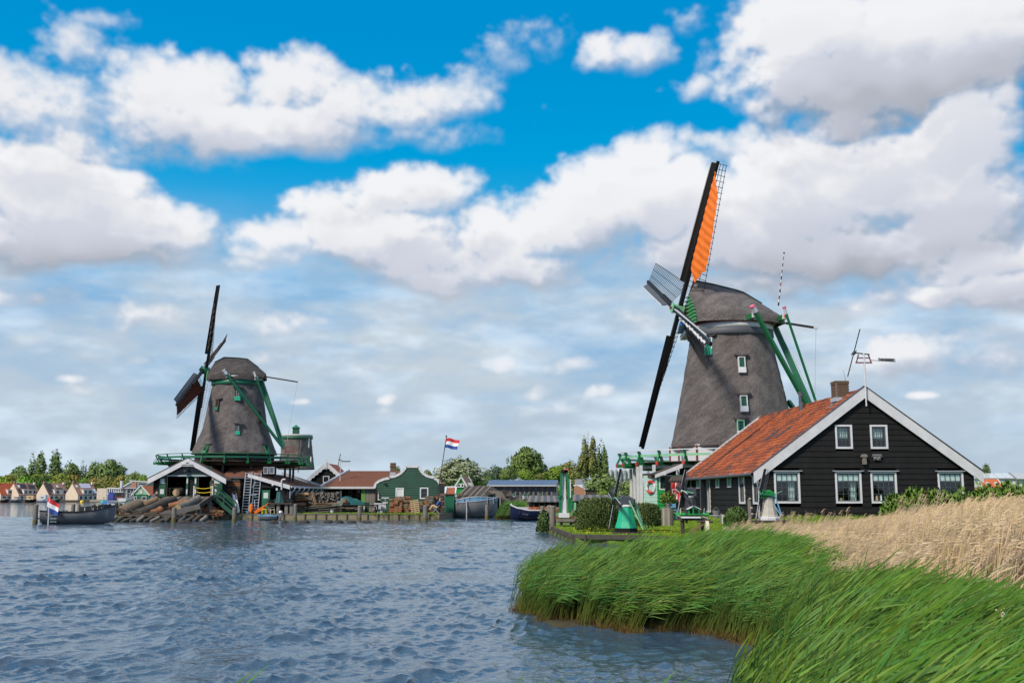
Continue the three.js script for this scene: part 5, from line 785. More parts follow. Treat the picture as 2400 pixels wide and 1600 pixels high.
// quay wall, piles
{
  const quay = thing('quay_wall', 'weathered panel quay wall with dark posts along the timber yard', 'quay wall', [0, 0, 0]);
  const P = [[-31, 94.2], [-29.2, 103.4], [-7.5, 106.2]], A = at(432, 1212, 101.5), seg = (a, b, n) => { for (let i = 0; i < n; i++) { const p = V(lerp(a.x, b.x, i / n), 0, lerp(a.z, b.z, i / n)), q = V(lerp(a.x, b.x, (i + 1) / n), 0, lerp(a.z, b.z, (i + 1) / n)); mesh('panel', bar([p.x, .2, p.z], [q.x, .2, q.z], .14, .62), M.quay, quay); mesh('post', box(.09, .75, .2, p.x, .2, p.z + .06), M.woodDark, quay); } mesh('cap_rail', bar([a.x, .55, a.z], [b.x, .55, b.z], .22, .07), M.woodGrey, quay); };
  seg(V(-29.3, 0, -100.5), V(-7.2, 0, -103.3), 22); seg(V(-7.2, 0, -103.3), V(-5.9, 0, -111), 4); seg(V(-31, 0, -94.3), V(-29.3, 0, -100.5), 5);
  struct('towpath', slab([[-29.1, .56, -100.8], [-20, .56, -101.9], [-20, .56, -103.2], [-29.1, .56, -102.4]], .05, [0, 1, 0]), M.concrete);
  const pile = (label, px, top, bot, D, w, m = M.woodGrey) => { const b = at(px, bot, D), tp = at(px, top, D), t = thing('mooring_pile', label, 'mooring pile', [b.x, -.6, b.z]); const H = tp.y + .6; mesh('pile', [cyl(w, w * .94, H, 0, 0, 0, 10), cyl(w * .94, w * .6, .06, 0, H, 0, 10)], m, t); mesh('wet_foot', cyl(w * 1.04, w * 1.02, .95, 0, 0, 0, 10), M.algae, t); return t; };
  globalThis.pile = pile;
  const wl = (py) => EYE * 2400 / (py - 1162) * 1.0;
  pile('thick grey pile left of the moored boat with the flag', 81, 1183, 1226, 86, .2); pile('short round pile behind the flag boat, left of its seats', 169.5, 1182, 1206, 93, .19); pile('short round pile just right of the first one behind the flag boat', 183, 1182, 1206, 93, .14);
  pile('pile end showing above the seats of the flag boat', 217, 1182, 1206, 94, .18); pile('pile end showing above the bow of the flag boat', 236.5, 1181, 1206, 94, .16);
  pile('tall dark pile at the end of the jetty beside the thickest log', 271, 1180, 1211, 95, .16, M.woodDark); pile('pile just right of the jetty end by the thickest log', 281, 1181, 1206, 96, .16, M.woodDark);
  pile('white-grey pile standing in front of the walkway foot', 406.5, 1190, 1220, 92.5, .21); pile('slim pile in the water in front of the green stairs', 548, 1191, 1222, 91.5, .19); pile('pile in the water in front of the stacked boards and barrels', 691, 1182, 1219, 97, .17); pile('pile in the water in front of the terrace tables', 842, 1186, 1219, 97, .19); pile('thick pile in the water in front of the pallets, left of the green outhouse', 996.5, 1185, 1221, 94, .23);
  // jetty behind the boat
  const j = thing('jetty', 'narrow dark plank jetty on posts behind the flag boat', 'jetty', [0, 0, 0]); const ja = at(84, 1214, 93), jb = at(268, 1208, 95.5); ja.y = jb.y = .3; mesh('deck', bar(ja, jb, .9, .12), M.woodDark, j); for (const k of [.08, .3, .55, .9]) { const p = ja.clone().lerp(jb, k); mesh('post', cyl(.09, .09, 1.2, p.x, -.7, p.z + .35, 7), M.woodDark, j); } mesh('beam', bar(jb.clone().add(V(-2.4, .95, 0)), jb.clone().add(V(.2, .95, 0)), .12, .12), M.tar, j); mesh('post', [cyl(.07, .07, .9, jb.x - 1, -.2, jb.z, 7), cyl(.07, .07, .9, jb.x - 1.6, -.2, jb.z, 7)], M.woodDark, j);
  // stones breaking the surface
  const st = [[640, 1223, .5, 'dark stone breaking the water left of the others'], [665, 1223, .3, 'small flat stone between the first and the larger one in the water'], [714, 1222, .55, 'broad dark stone in the water below the stacked boards'], [770, 1222, .5, 'pointed dark stone in the water, left of a pair'], [794, 1221, .6, 'tallest dark stone of the row in the water'], [825, 1222, .55, 'rounded stone in the water right of the tallest one'], [858, 1221, .6, 'last dark stone at the right end of the row in the water'], [430, 1224, .8, 'long low stone in the water below the walkway'], [492, 1225, .6, 'flat low stone in the water left of the stairs pile']];
  const q = rng(77); for (const [px, py, r, label] of st) { const p = at(px, py, 89.5); const g = mergeVertices(new THREE.IcosahedronGeometry(1, 2).deleteAttribute('uv').deleteAttribute('normal')), a = g.attributes.position; for (let i = 0; i < a.count; i++) { const k = 1 + .25 * vn(a.getX(i) * 2 + px, a.getY(i) * 2 + a.getZ(i)); a.setXYZ(i, a.getX(i) * r * .8 * k, Math.max(-.2, a.getY(i) * .24 * k), a.getZ(i) * r * .5 * k); } g.computeVertexNormals(); solo('stone', label, 'stone', flat(g), M.stone, [p.x, .0, p.z], 0, undefined); }
}
// ---------- yard furniture, stacks, boats ----------
const yardAt = (px, D) => V(at(px, 1190, D).x, YG, -D);
{ // ladder scaffold: two tall ladders joined
  const t = thing('ladder_tower', 'pair of tall aluminium ladder frames standing against the black lean-to', 'ladder', yardAt(567, 102.4)); const k = 106.3 / 2400;
  const lad = (x, w, h, z, n) => { const l = mesh('ladder_rail', bar([x, 0, z], [x + .15, h, z - .3], .09, .07), M.steel, t); mesh('ladder_rail', bar([x + w, 0, z], [x + w + .15, h, z - .3], .09, .07), M.steel, t); for (let i = 1; i <= n; i++) { const v = i / (n + .3); mesh('rung', bar([x + .15 * v, h * v, z - .3 * v], [x + w + .15 * v, h * v, z - .3 * v], .05, .05), M.steel, t); } };
  lad(0, .62, 4.1, 0, 15); lad(.85, .62, 4.05, -.3, 14); mesh('strut', [bar([.9, 2.6, -.2], [1.2, 3.2, -.2], .06), bar([1.15, 1.4, -.2], [1.25, .2, -.1], .06), bar([.7, 1.9, 0], [1.3, 1.9, -.2], .1, .1)], M.steel, t);
  const l = thing('loading_chute', 'short grey metal chute leaning on the quay right of the stairs', 'chute', yardAt(541, 101.5)); mesh('chute', [bar([0, 1.9, -.8], [.65, .15, 0], .35, .05, [0, 1, .2]), bar([-.17, 2.0, -.8], [.48, .25, 0], .05, .2), bar([.17, 2.0, -.8], [.82, .25, 0], .05, .2)], M.steel, l);
}
{ // seats and small yard things
  const chairG = (m) => [box(.42, .05, .42, 0, .45, 0), ...[[-.18, .18], [.18, .18], [-.18, -.18], [.18, -.18]].map(([x, z]) => box(.05, .45, .05, x, .22, z)), box(.42, .1, .04, 0, .9, -.19), box(.42, .1, .04, 0, .7, -.19), box(.05, .52, .04, -.19, .7, -.19), box(.05, .52, .04, .19, .7, -.19)];
  const c = thing('garden_chair', 'pale cream wooden chair on the quay near the green door', 'chair', yardAt(638, 101.9), .3); { const g = chairG(); mesh('seat', g[0], M.beige, c); for (let i = 1; i < 5; i++) mesh('leg', g[i], M.beige, c); mesh('backrest', g.slice(5), M.beige, c); }
  const w = thing('wheelbarrow', 'orange wheelbarrow tipped up beside the green door', 'wheelbarrow', yardAt(606, 102)); mesh('tray', [slab([[-.4, .25, .3], [.5, .75, .3], [.45, .85, -.3], [-.45, .35, -.3]], .25, [0, 1, 0])], M.orange, w); mesh('handle', bar([.2, .5, .28], [1.0, 1.1, .3], .05), M.orange, w); mesh('handle', bar([.2, .5, -.28], [1.0, 1.1, -.3], .05), M.orange, w); mesh('wheel', place(flat(new THREE.TorusGeometry(.19, .05, 6, 14)), -.5, .2, 0), M.tar, w);
  const st = thing('stool', 'small yellow-brown stool beside the wheelbarrow', 'stool', yardAt(619, 101.8)); mesh('seat', box(.5, .06, .35, 0, .48, 0), M.yellow, st); for (const [x, z] of [[-.2, .13], [.2, .13], [-.2, -.13], [.2, -.13]]) mesh('leg', box(.05, .46, .05, x, .23, z), M.yellow, st);
  const b = thing('gas_bottle', 'orange gas bottle at the foot of the ladders', 'gas bottle', yardAt(588, 102.2)); mesh('body', lathe([[0, 0], [.17, 0], [.19, .1], [.19, .75], [.12, .95], [0, 1]], 14), M.orange, b); mesh('valve', cyl(.05, .05, .14, 0, .98, 0, 8), M.steel, b);
  solo('bucket', 'small blue bucket at the foot of the ladders', 'bucket', [lathe([[.1, 0], [.16, .32], [.14, .32], [.09, .03]], 12), tube([[-.15, .32, 0], [0, .5, 0], [.15, .32, 0]], .012, 8, 4)], M.paleBlue, yardAt(580, 101.8));
  // tarped machine, work bench with trestles, barrels under it
  const tb = thing('trestle_bench', 'dark bench on timber trestles in front of the lean-to, crowded with tools', 'workbench', yardAt(650, 102.2)); mesh('top', box(2.6, .14, .9, .2, 1.05, 0), M.woodDark, tb); for (const x of [-.8, .1, .9, 1.4]) mesh('trestle', box(.3, 1.0, .5, x, .5, 0), M.woodGrey, tb);
  mesh('tools', Array.from({ length: 14 }, (_, i) => box(rr(.15, .5), rr(.1, .5), .3, -.9 + i * .17, 1.25 + rr(0, .1), rr(-.2, .2), rr(0, 3))), M.iron, tb, { kind: 'stuff' });
  solo('tarp_cover', 'blue-green tarpaulin draped over a machine on the bench by the lean-to', 'tarpaulin', grid((u, v) => { const a = u * 6.2832, r = (.42 - .24 * v) * (1 + .12 * Math.sin(a * 5 + v * 4)); return [r * Math.cos(a) - .1 * v, v * 1.1, r * .6 * Math.sin(a)]; }, 30, 10), mat([.015, .085, .09], .6), yardAt(654, 102).add(V(0, 1.1, 0)));
  solo('shed_pole', 'long bare pole leaning in the dark doorway of the lean-to', 'pole', rod([0, 0, 0], [1.0, 2.1, -.6], .05, .04), M.woodGrey, yardAt(641, 102.6));
  solo('stove_pipe', 'white elbow stove pipe above the blue-green tarpaulin', 'pipe', tube([[0, 0, 0], [0, .9, 0], [.12, 1.0, 0], [.35, 1.0, 0]], .08, 16, 8), M.white, yardAt(658, 102.6).add(V(0, 2.4, 0)));
}
// stacks of logs and boards along the quay
{
  const logStack = (label, px0, px1, D, rows, r, mats, seed, lift = 0) => { const a = yardAt(px0, D), b = yardAt(px1, D), W = b.x - a.x, t = thing('log_stack', label, 'log stack', a.clone().add(V(0, lift, 0))), q = rng(seed); for (let j = 0; j < rows; j++) for (let i = 0; i < 3; i++) { const L = W * rr(.8, 1, q), z = -i * r * 1.8; mesh('log', rod([rr(0, W - L, q), r + j * r * 1.75, z + rr(-.05, .05, q)], [L, r + j * r * 1.75 + rr(-.08, .08, q), z], r * rr(.8, 1.05, q), r * rr(.75, 1, q), 10), mats[Math.floor(q() * mats.length)], t); } return t; };
  logStack('upper stack of split tan logs against the black wall under the brackets', 677, 722, 105.9, 3, .17, [M.wood, M.woodRed, M.woodPale], 1, 1.15); logStack('lower round logs stacked on the grass below the split tan logs', 668, 718, 105, 3, .2, [M.wood, M.bark, M.woodRed], 2);
  const fag = (label, px, D, w, h, seed) => { const t = thing('firewood_stack', label, 'firewood', yardAt(px, D).add(V(0, 1.0, 0))), q = rng(seed); mesh('core', box(w, h, .7, w / 2, h / 2, -.2), M.woodDark, t); mesh('firewood', Array.from({ length: 60 }, () => { const x = q() * w, y = q() * h; return rod([x, y, .1], [x + rr(-.05, .05, q), y + rr(-.04, .04, q), .32 + .08 * q()], rr(.06, .12, q), rr(.05, .11, q), 6); }), M.woodGrey, t, { kind: 'stuff' }); };
  fag('dark firewood wall with bark ends, right of the split tan logs', 722, 106.2, 3.1, 1.15, 3); const bs = thing('firewood_shelf', 'long timber rack carrying the dark firewood wall', 'rack', yardAt(676, 106.2)); mesh('shelf', box(5.2, .14, .9, 2.5, .95, -.2), M.woodDark, bs); for (const x of [.3, 1.8, 3.2, 4.7]) mesh('post', box(.18, .9, .5, x, .45, -.2), M.tar, bs);
  const q = rng(66), bt = thing('board_pile', 'sprawling pile of long weathered boards on the grass of the quay', 'lumber', yardAt(724, 104.9)); for (let i = 0; i < 20; i++) { const x = rr(-.2, 1.9, q), y = .1 + i * .045, L = rr(2, 4.2, q); mesh('board', bar([x, y + rr(0, .1, q), rr(-.5, .3, q)], [x + L, y + rr(-.05, .34, q), rr(-.5, .3, q)], .24, .06), [M.woodGrey, M.wood, M.woodDark][i % 3], bt); }
  solo('leaning_beam', 'stout beam leaning on the stacked firewood', 'beam', bar([.6, 0, 0], [0, 1.6, -.5], .2, .16), M.wood, yardAt(728, 105.2).add(V(0, .6, 0)));
  solo('tree_stump', 'sawn orange-brown stump on the rail beside the turquoise tarpaulin', 'stump', [cyl(.24, .22, .55, 0, 0, 0, 10)], M.woodRed, yardAt(808, 105.5).add(V(0, .9, 0)));
  solo('tarp_heap', 'turquoise tarpaulin heaped over a stack in front of the open shed', 'tarpaulin', grid((u, v) => { const a = u * 6.2832, r = Math.pow(1 - v, .55); return [2.0 * r * Math.cos(a) * (1 + .1 * Math.sin(5 * a)), 0.85 * v + .12 * vn(u * 9, v * 9), .8 * r * Math.sin(a)]; }, 40, 12), M.tarp, yardAt(811, 106.5).add(V(0, .85, 0)));
  const pl = thing('low_rail', 'dark low rail on posts in front of the open shed', 'fence', yardAt(803, 105.2)); mesh('rail', box(3.6, .1, .3, 1.8, .85, 0), M.tar, pl); for (const x of [.1, 1.2, 2.4, 3.5]) mesh('post', box(.12, .85, .12, x, .42, 0), M.tar, pl);
  // pallet-like brick and timber stacks
  const stack = (label, px0, px1, D, top, layers, mats, seed) => { const a = yardAt(px0, D), W = yardAt(px1, D).x - a.x, H = at(px0, top, D).y - YG, t = thing('timber_stack', label, 'lumber', a), q2 = rng(seed); for (let j = 0; j < layers; j++) { const h = H / layers, n = Math.max(2, Math.round(W / .5)), sh = rr(-.12, .12, q2); for (let i = 0; i < n; i++) mesh(j % 3 === 2 ? 'bearer' : 'block', box(W / n * .94, h * .92, .8 + rr(-.1, .1, q2), W * (i + .5) / n + sh, h * (j + .5), rr(-.1, .1, q2)), mats[Math.floor(q2() * mats.length)], t); } };
  stack('tall stack of orange-brown sawn blocks left of the pallet, nearest the terrace', 914, 944, 104.5, 1168, 8, [M.woodRed, M.rust, M.wood], 21); stack('stack of brown planks standing behind the pallet', 945, 972, 104.8, 1172, 7, [M.wood, M.woodRed], 22); stack('higher stack of brown planks under the left window of the green gable', 926, 962, 105.9, 1163, 9, [M.wood, M.woodRed, M.bark], 23); stack('stack of greyish brown planks between the pallet and the seated person', 975, 990, 105.2, 1174, 6, [M.wood, M.woodGrey], 24);
  stack('stack of weathered crates behind the seated person', 994, 1016, 106, 1162, 7, [M.woodRed, M.woodGrey, M.bark], 25); stack('tall stack of dark crates between the seated person and the green outhouse', 1017, 1041, 106.8, 1156, 7, [M.woodRed, M.bark, M.woodDark], 26); stack('crates piled right of the green outhouse under the thatched boat shelter', 1073, 1086, 112, 1156, 7, [M.bark, M.woodDark, M.woodRed], 27);
  const p = thing('pallet', 'pale new wooden pallet leaning upright against the plank stacks', 'pallet', yardAt(966, 103.9)); const Mx = new THREE.Matrix4().makeRotationX(-.15).premultiply(new THREE.Matrix4().makeRotationZ(.16)); for (const x of [0, .36, .72]) mesh('stringer', box(.12, 1.35, .1, x, .67, -.06).applyMatrix4(Mx), M.woodPale, p); for (let i = 0; i < 7; i++) mesh('slat', box(.84, .12, .04, .36, .08 + i * .2, .01).applyMatrix4(Mx), M.woodPale, p);
}
{ // terrace: round table, loungers, bin
  const tb = thing('round_table', 'round dark garden table on one white leg on the quay terrace', 'table', yardAt(886, 104.4)); mesh('table_top', cyl(.85, .85, .06, 0, .92, 0, 22), M.hull, tb); mesh('leg', cyl(.05, .06, .9, 0, 0, 0, 8), M.whiteWorn, tb); for (let k = 0; k < 3; k++) mesh('foot', bar([0, .12, 0], [.4 * Math.cos(k * 2.1), .02, .4 * Math.sin(k * 2.1)], .05), M.whiteWorn, tb);
  const t2 = thing('picnic_table', 'low dark table left of the round one on the quay terrace', 'table', yardAt(864, 104.6)); mesh('table_top', box(1.6, .08, .8, 0, .72, 0), M.woodDark, t2); mesh('leg', box(.1, .7, .7, -.65, .35, 0), M.woodDark, t2); mesh('leg', box(.1, .7, .7, .65, .35, 0), M.woodDark, t2);
  const chair = (px, D, ry, label) => { const c = thing('deck_chair', label, 'chair', yardAt(px, D), ry); mesh('seat', box(.55, .06, .55, 0, .42, 0), M.white, c); mesh('backrest', box(.55, .6, .06, 0, .75, -.3, 0, -.25), M.white, c); for (const [x, z] of [[-.24, .24], [.24, .24], [-.24, -.24], [.24, -.24]]) mesh('leg', box(.05, .42, .05, x, .21, z), M.slate, c); };
  chair(882, 105.6, 0, 'white deck chair behind the round table, left of two'); chair(893, 105.7, 0, 'white deck chair behind the round table, middle of three white seats'); chair(900.5, 105.3, .5, 'narrow white deck chair right of the two behind the round table');
  const b = thing('wheelie_bin', 'green wheeled bin with a white label in front of the grey plank wall', 'bin', yardAt(859, 106)); mesh('body', lathe([[.24, .05], [.34, 1.0], [.36, 1.0], [.36, 1.05], [0, 1.07]], 4), M.greenDark, b).rotation.y = .78; mesh('lid', box(.56, .06, .6, 0, 1.1, 0), M.greenDark, b); mesh('sticker', box(.14, .6, .02, -.22, .5, .27), M.white, b);
  const bar2 = (px, py, w, label) => { const p = at(px, py, 108.8); const t = thing('window_shelf', label, 'shelf', p); mesh('board', box(w, .1, .4), M.white, t); mesh('bracket', box(.05, .3, .3, 0, -.18, 0), M.white, t); };
  bar2(903, 1166.5, .75, 'white shelf board beside the narrow window left of the green gable'); bar2(903, 1177.5, .5, 'lower white board below the white shelf left of the green gable');
  const pr = [[894, 'white garden pail under the round table'], [778, 'white tub at the end of the board pile']]; for (const [px, l] of pr) solo('pail', l, 'bucket', [lathe([[.14, 0], [.2, .35], [.18, .35], [.13, .03]], 12), tube([[-.19, .33, 0], [0, .42, .1], [.19, .33, 0]], .012, 8, 4)], M.white, yardAt(px, 104.3));
}
{ // leaning flagpole with flag; outhouse
  const a = at(1021, 1180, 106.5), b = at(1046, 1024, 106.5), t = thing('flagpole', 'thin dark flagpole leaning right beside the green outhouse', 'flagpole', a); mesh('pole', rod([0, -.4, 0], b.clone().sub(a), .06, .035, 7), M.iron, t); mesh('finial', ball(.1, b.x - a.x, b.y - a.y + .08, 0, 8), M.iron, t);
  const stripe = (p, k) => (u, v) => { const w = 1.4, y0 = -(k + v) * .335; return [u * w - u * .02 * k * 3 - .018 * (k + v) * 2, y0 - u * u * .22 + .05 * Math.sin(u * 7 + k * .3), .13 * Math.sin(u * 8 + v * .4) * u]; };
  const f = thing('flag', 'red, white and blue flag streaming right from the leaning flagpole', 'flag', at(1045.6, 1027, 106.5)); ['flagRed', 'flagWhite', 'flagBlue'].forEach((m, k) => mesh('stripe', grid(stripe(0, k), 18, 4), M[m], f));
  const o = fr(108.5, 1043, 1206), h = thing('outhouse', 'narrow green privy on stilts over the water with white-trimmed tiled roof', 'shed', o.o); const w = o.x(1064), y0 = o.y(1201), y1 = o.y(1156); mesh('wall', [...Array.from({ length: 7 }, (_, k) => box(w / 7 - .02, y1 - y0, .06, w * (k + .5) / 7, (y0 + y1) / 2, 0)), box(.06, y1 - y0, 1.3, w, (y0 + y1) / 2 + .12, -.65), box(.06, y1 - y0, 1.3, 0, (y0 + y1) / 2 + .1, -.65), box(w, y1 - y0, .06, w / 2, (y0 + y1) / 2, -1.3)], M.greenMid, h); mesh('roof', Array.from({ length: 5 }, (_, k) => slab([[w * k / 5 + .1, y1 - .05, .2], [w * (k + .9) / 5 + .1, y1 - .05, .2], [w * (k + .9) / 5 + .1, y1 + .62, -1.4], [w * k / 5 + .1, y1 + .62, -1.4]], .08, [0, 1, 0])), M.rust, h); mesh('roof_trim', [bar([0, y1 - .05, .25], [.0, y1 + .66, -1.4], .14, .16), bar([w + .15, y1 - .05, .25], [w + .15, y1 + .66, -1.4], .14, .16), bar([0, y1 + .68, -1.4], [w + .15, y1 + .68, -1.4], .14, .16)], M.white, h); for (const x of [.15, w - .15]) for (const z of [0, -1.2]) mesh('stilt', box(.16, y0 + 1.2, .16, x, (y0 - 1.2) / 2 + .0, z), M.woodGrey, h);
}
// ---------- boats ----------
// hull from stations: [t, half beam, sheer height, keel height]; length L along +x
function hullGeo(L, st, thick = .06) { const S = (v) => { const f = v * (st.length - 1), i = Math.min(st.length - 2, Math.floor(f)), t = f - i; const tt = t * t * (3 - 2 * t) * .5 + t * .5; return st[i].map((x, k) => lerp(x, st[i + 1][k], k ? tt : t)); }; const side = (s, off) => grid((u, v) => { const [t, b, sh, ke] = S(u), q = Math.pow(v, .75); return [t * L, lerp(ke, sh, v), s * Math.max(0.01, (b - off) * Math.pow(Math.sin(q * Math.PI / 2), .8)), t * L, v * 2]; }, 30, 8); const rim = (s) => Array.from({ length: 20 }, (_, i) => { const a = S(i / 20), b = S((i + 1) / 20); return bar([a[0] * L, a[2] + .02, s * a[1]], [b[0] * L, b[2] + .02, s * b[1]], thick * 1.6, thick * 1.4); }); const tr = S(0); return { skin: [side(1, 0), side(-1, 0), side(1, thick), side(-1, thick)], rim: [...rim(1), ...rim(-1)], floor: grid((u, v) => { const [t, b, sh, ke] = S(u); return [t * L, lerp(ke, sh, .35), (v * 2 - 1) * (b - thick) * .8]; }, 20, 2), transom: slab([[tr[0] * L, tr[3], .01], [tr[0] * L, tr[3], -.01], [tr[0] * L, tr[2], -tr[1]], [tr[0] * L, tr[2], tr[1]]], .06, [-1, 0, 0]) }; }
const gun = (rim, m, p) => { mesh('gunwale', rim.slice(0, 20), m, p); mesh('gunwale', rim.slice(20), m, p); };
{ // open grey boat with flag
  const D = 86.5, a = at(99, 1225, D), e = at(245, 1225, D - 1.5), L = e.x - a.x, t = thing('open_boat', 'open grey steel launch with dark seats, moored bow right, flag at its stern', 'boat', [a.x, -.05, a.z], .1);
  const h = hullGeo(L, [[0, .95, 1.14, .02], [.2, 1.1, 1.02, -.1], [.5, 1.15, 1.0, -.1], [.75, .95, 1.14, -.05], [.92, .45, 1.38, .1], [1, .03, 1.56, .5]]); mesh('hull', [...h.skin, h.transom], M.hull, t); gun(h.rim, M.tar, t); mesh('floorboard', h.floor, M.woodDark, t);
  for (let k = 0; k < 5; k++) mesh('seat', box(.42, .5, .16, L * (.5 + k * .085), 1.2 + .05 * k, -.75, .1 * k), M.iron, t);
  mesh('bench', box(1.8, .1, .5, L * .62, .9, .3), M.woodDark, t); for (const x of [.54, .66, .78]) mesh('seat_edge', box(.05, .35, .12, L * x, 1.2, -.68), M.whiteWorn, t); mesh('steering_wheel', place(flat(new THREE.TorusGeometry(.2, .02, 5, 16)), L * .3, 1.15, 0, 0, 1.3), M.iron, t);
  for (const y of [.8, .5, .25]) mesh('step', box(.5, .06, .1, L * .2, y, 1.06 - (.8 - y) * .25), M.steel, t); mesh('bow_mark', place(flat(new THREE.CylinderGeometry(.13, .13, .02, 12)), L * .33, .7, 1.09, 0, Math.PI / 2 - .1), M.redBrown, t); mesh('exhaust', rod([L * .1, .85, .95], [L * .1, .85, 1.06], .06, .06, 8), M.tar, t); mesh('rope', rod([L * .99, 1.5, 0], [L * 1.12, .9, -2], .025, .025, 5), M.tar, t);
  const p = at(112, 1226, D - 1.2), f = thing('flag_staff', 'white staff rising from the water end of the grey launch', 'flagpole', [p.x, 0, p.z]); mesh('staff', rod([0, -.1, 0], [-.04, at(111, 1163, D - 1.2).y, 0], .055, .035, 8), M.white, f);
  const q = at(111.2, 1164, D - 1.2), fl = thing('flag', 'red, white and blue flag hanging slanted at the stern of the grey launch', 'flag', q); ['flagRed', 'flagWhite', 'flagBlue'].forEach((m, k) => mesh('stripe', grid((u, v) => { const w = .95, s = k + v; return [u * w - .0, -s * .40 * (1 - u * .22) - u * .62, .14 * Math.sin(u * 6 + s * .5) * u]; }, 16, 4), M[m], fl));
}
{ // small dinghy with outboard at the quay
  const a = at(604, 1215, 99.3), t = thing('dinghy', 'small grey-blue dinghy with outboard motor below the quay wall', 'boat', [a.x, 0, a.z], 0); const h = hullGeo(1.9, [[0, .1, .5, .1], [.15, .45, .42, -.05], [.6, .55, .4, -.1], [1, .5, .42, 0]]); mesh('hull', h.skin, M.hullGrey, t); gun(h.rim, M.paleBlue, t); mesh('cover', grid((u, v) => [u * 1.9, .42 + .12 * Math.sin(u * 3.1) * Math.sin(v * 3.1), (v - .5) * 1.0 * (.35 + .65 * Math.sin(Math.min(1, u * 2.2) * 1.57))], 12, 8), M.paleBlue, t); const m = mesh('outboard', [box(.3, .45, .34, 2.15, .5, 0), box(.12, .6, .14, 2.15, .1, 0)], M.hull, t); mesh('engine_cowl', place(flat(new THREE.SphereGeometry(.22, 10, 8)), 2.15, .72, 0), M.steel, m);
}
{ // grey barge with pale blue upper works
  const D = 110, a = at(1062, 1217, D), e = at(1166, 1217, D - 2), L = e.x - a.x, t = thing('barge', 'old grey steel barge with raised pale blue bulwark, moored right of the green outhouse', 'boat', [a.x, 0, a.z + .6], .12);
  const h = hullGeo(L, [[0, .5, 1.55, .1], [.12, 1.3, 1.6, -.1], [.5, 1.5, 1.75, -.15], [.85, 1.2, 1.95, 0], [1, .1, 2.15, .5]]); mesh('hull', h.skin, M.hullGrey, t); gun(h.rim, M.lead, t); mesh('deck', h.floor, M.woodDark, t);
  mesh('bulwark', grid((u, v) => { const a2 = u * Math.PI * 1.9 + .15, sx = L * .5 - L * .5 * Math.cos(a2), y = 1.5 + .32 * Math.sin(sx / L * 2.6) ; return [sx, y + v * (.28 + .12 * Math.sin(sx / L * 3.1)), 1.42 * Math.sin(a2)]; }, 48, 2), M.paleBlue, t); mesh('bulwark_rail', Array.from({ length: 40 }, (_, i) => { const P = (u) => { const a2 = u * Math.PI * 1.9 + .15, sx = L * .5 - L * .5 * Math.cos(a2); return [sx, 1.8 + .32 * Math.sin(sx / L * 2.6) + .12 * Math.sin(sx / L * 3.1), 1.42 * Math.sin(a2)]; }; return bar(P(i / 40), P((i + 1) / 40), .1, .08); }), M.greyLight, t);
  mesh('rib', Array.from({ length: 7 }, (_, k) => bar([.3 + L * k / 7.4, 1.5, 1.35], [.3 + L * k / 7.4, 2.1 + .25 * Math.sin(k / 2.2), 1.42], .08, .06)), M.lead, t, { kind: 'stuff' }); mesh('stern_post', box(.1, 2.2, .12, L * .28, .75, 1.5), M.greyLight, t); mesh('samson_post', box(.12, 1.7, .12, L * .72, 2.2, -.4), M.woodGrey, t); mesh('chest', box(.9, .5, .8, L * .58, 2.0, 0), M.redBrown, t);
  pile('tall grey pile with a weedy foot against the right end of the barge', 1141, 1184, 1218, 104, .2);
}
{ // navy boat
  const D = 98, a = at(1196, 1218, D), e = at(1290, 1218, D - 1), L = e.x - a.x, t = thing('navy_boat', 'dark navy round-bowed motor boat moored left of the wooden piles', 'boat', [e.x, 0, a.z], Math.PI); const h = hullGeo(L, [[0, .9, .95, -.05], [.5, 1.1, .95, -.15], [.8, .85, 1.15, -.05], [.94, .35, 1.35, .1], [1, .03, 1.5, .3]]); mesh('hull', [...h.skin, h.transom], M.navy, t); gun(h.rim, M.whiteWorn, t); mesh('deck', h.floor, M.woodPale, t); mesh('windscreen', [box(.06, .45, 1.3, L * .55, 1.15, 0)], M.steel, t); mesh('hatch', box(1.0, .22, .9, L * .7, 1.15, 0), M.greyLight, t); mesh('bow_post', rod([L * .97, 1.3, 0], [L * .97, 1.65, 0], .05, .04, 6), M.steel, t);
}
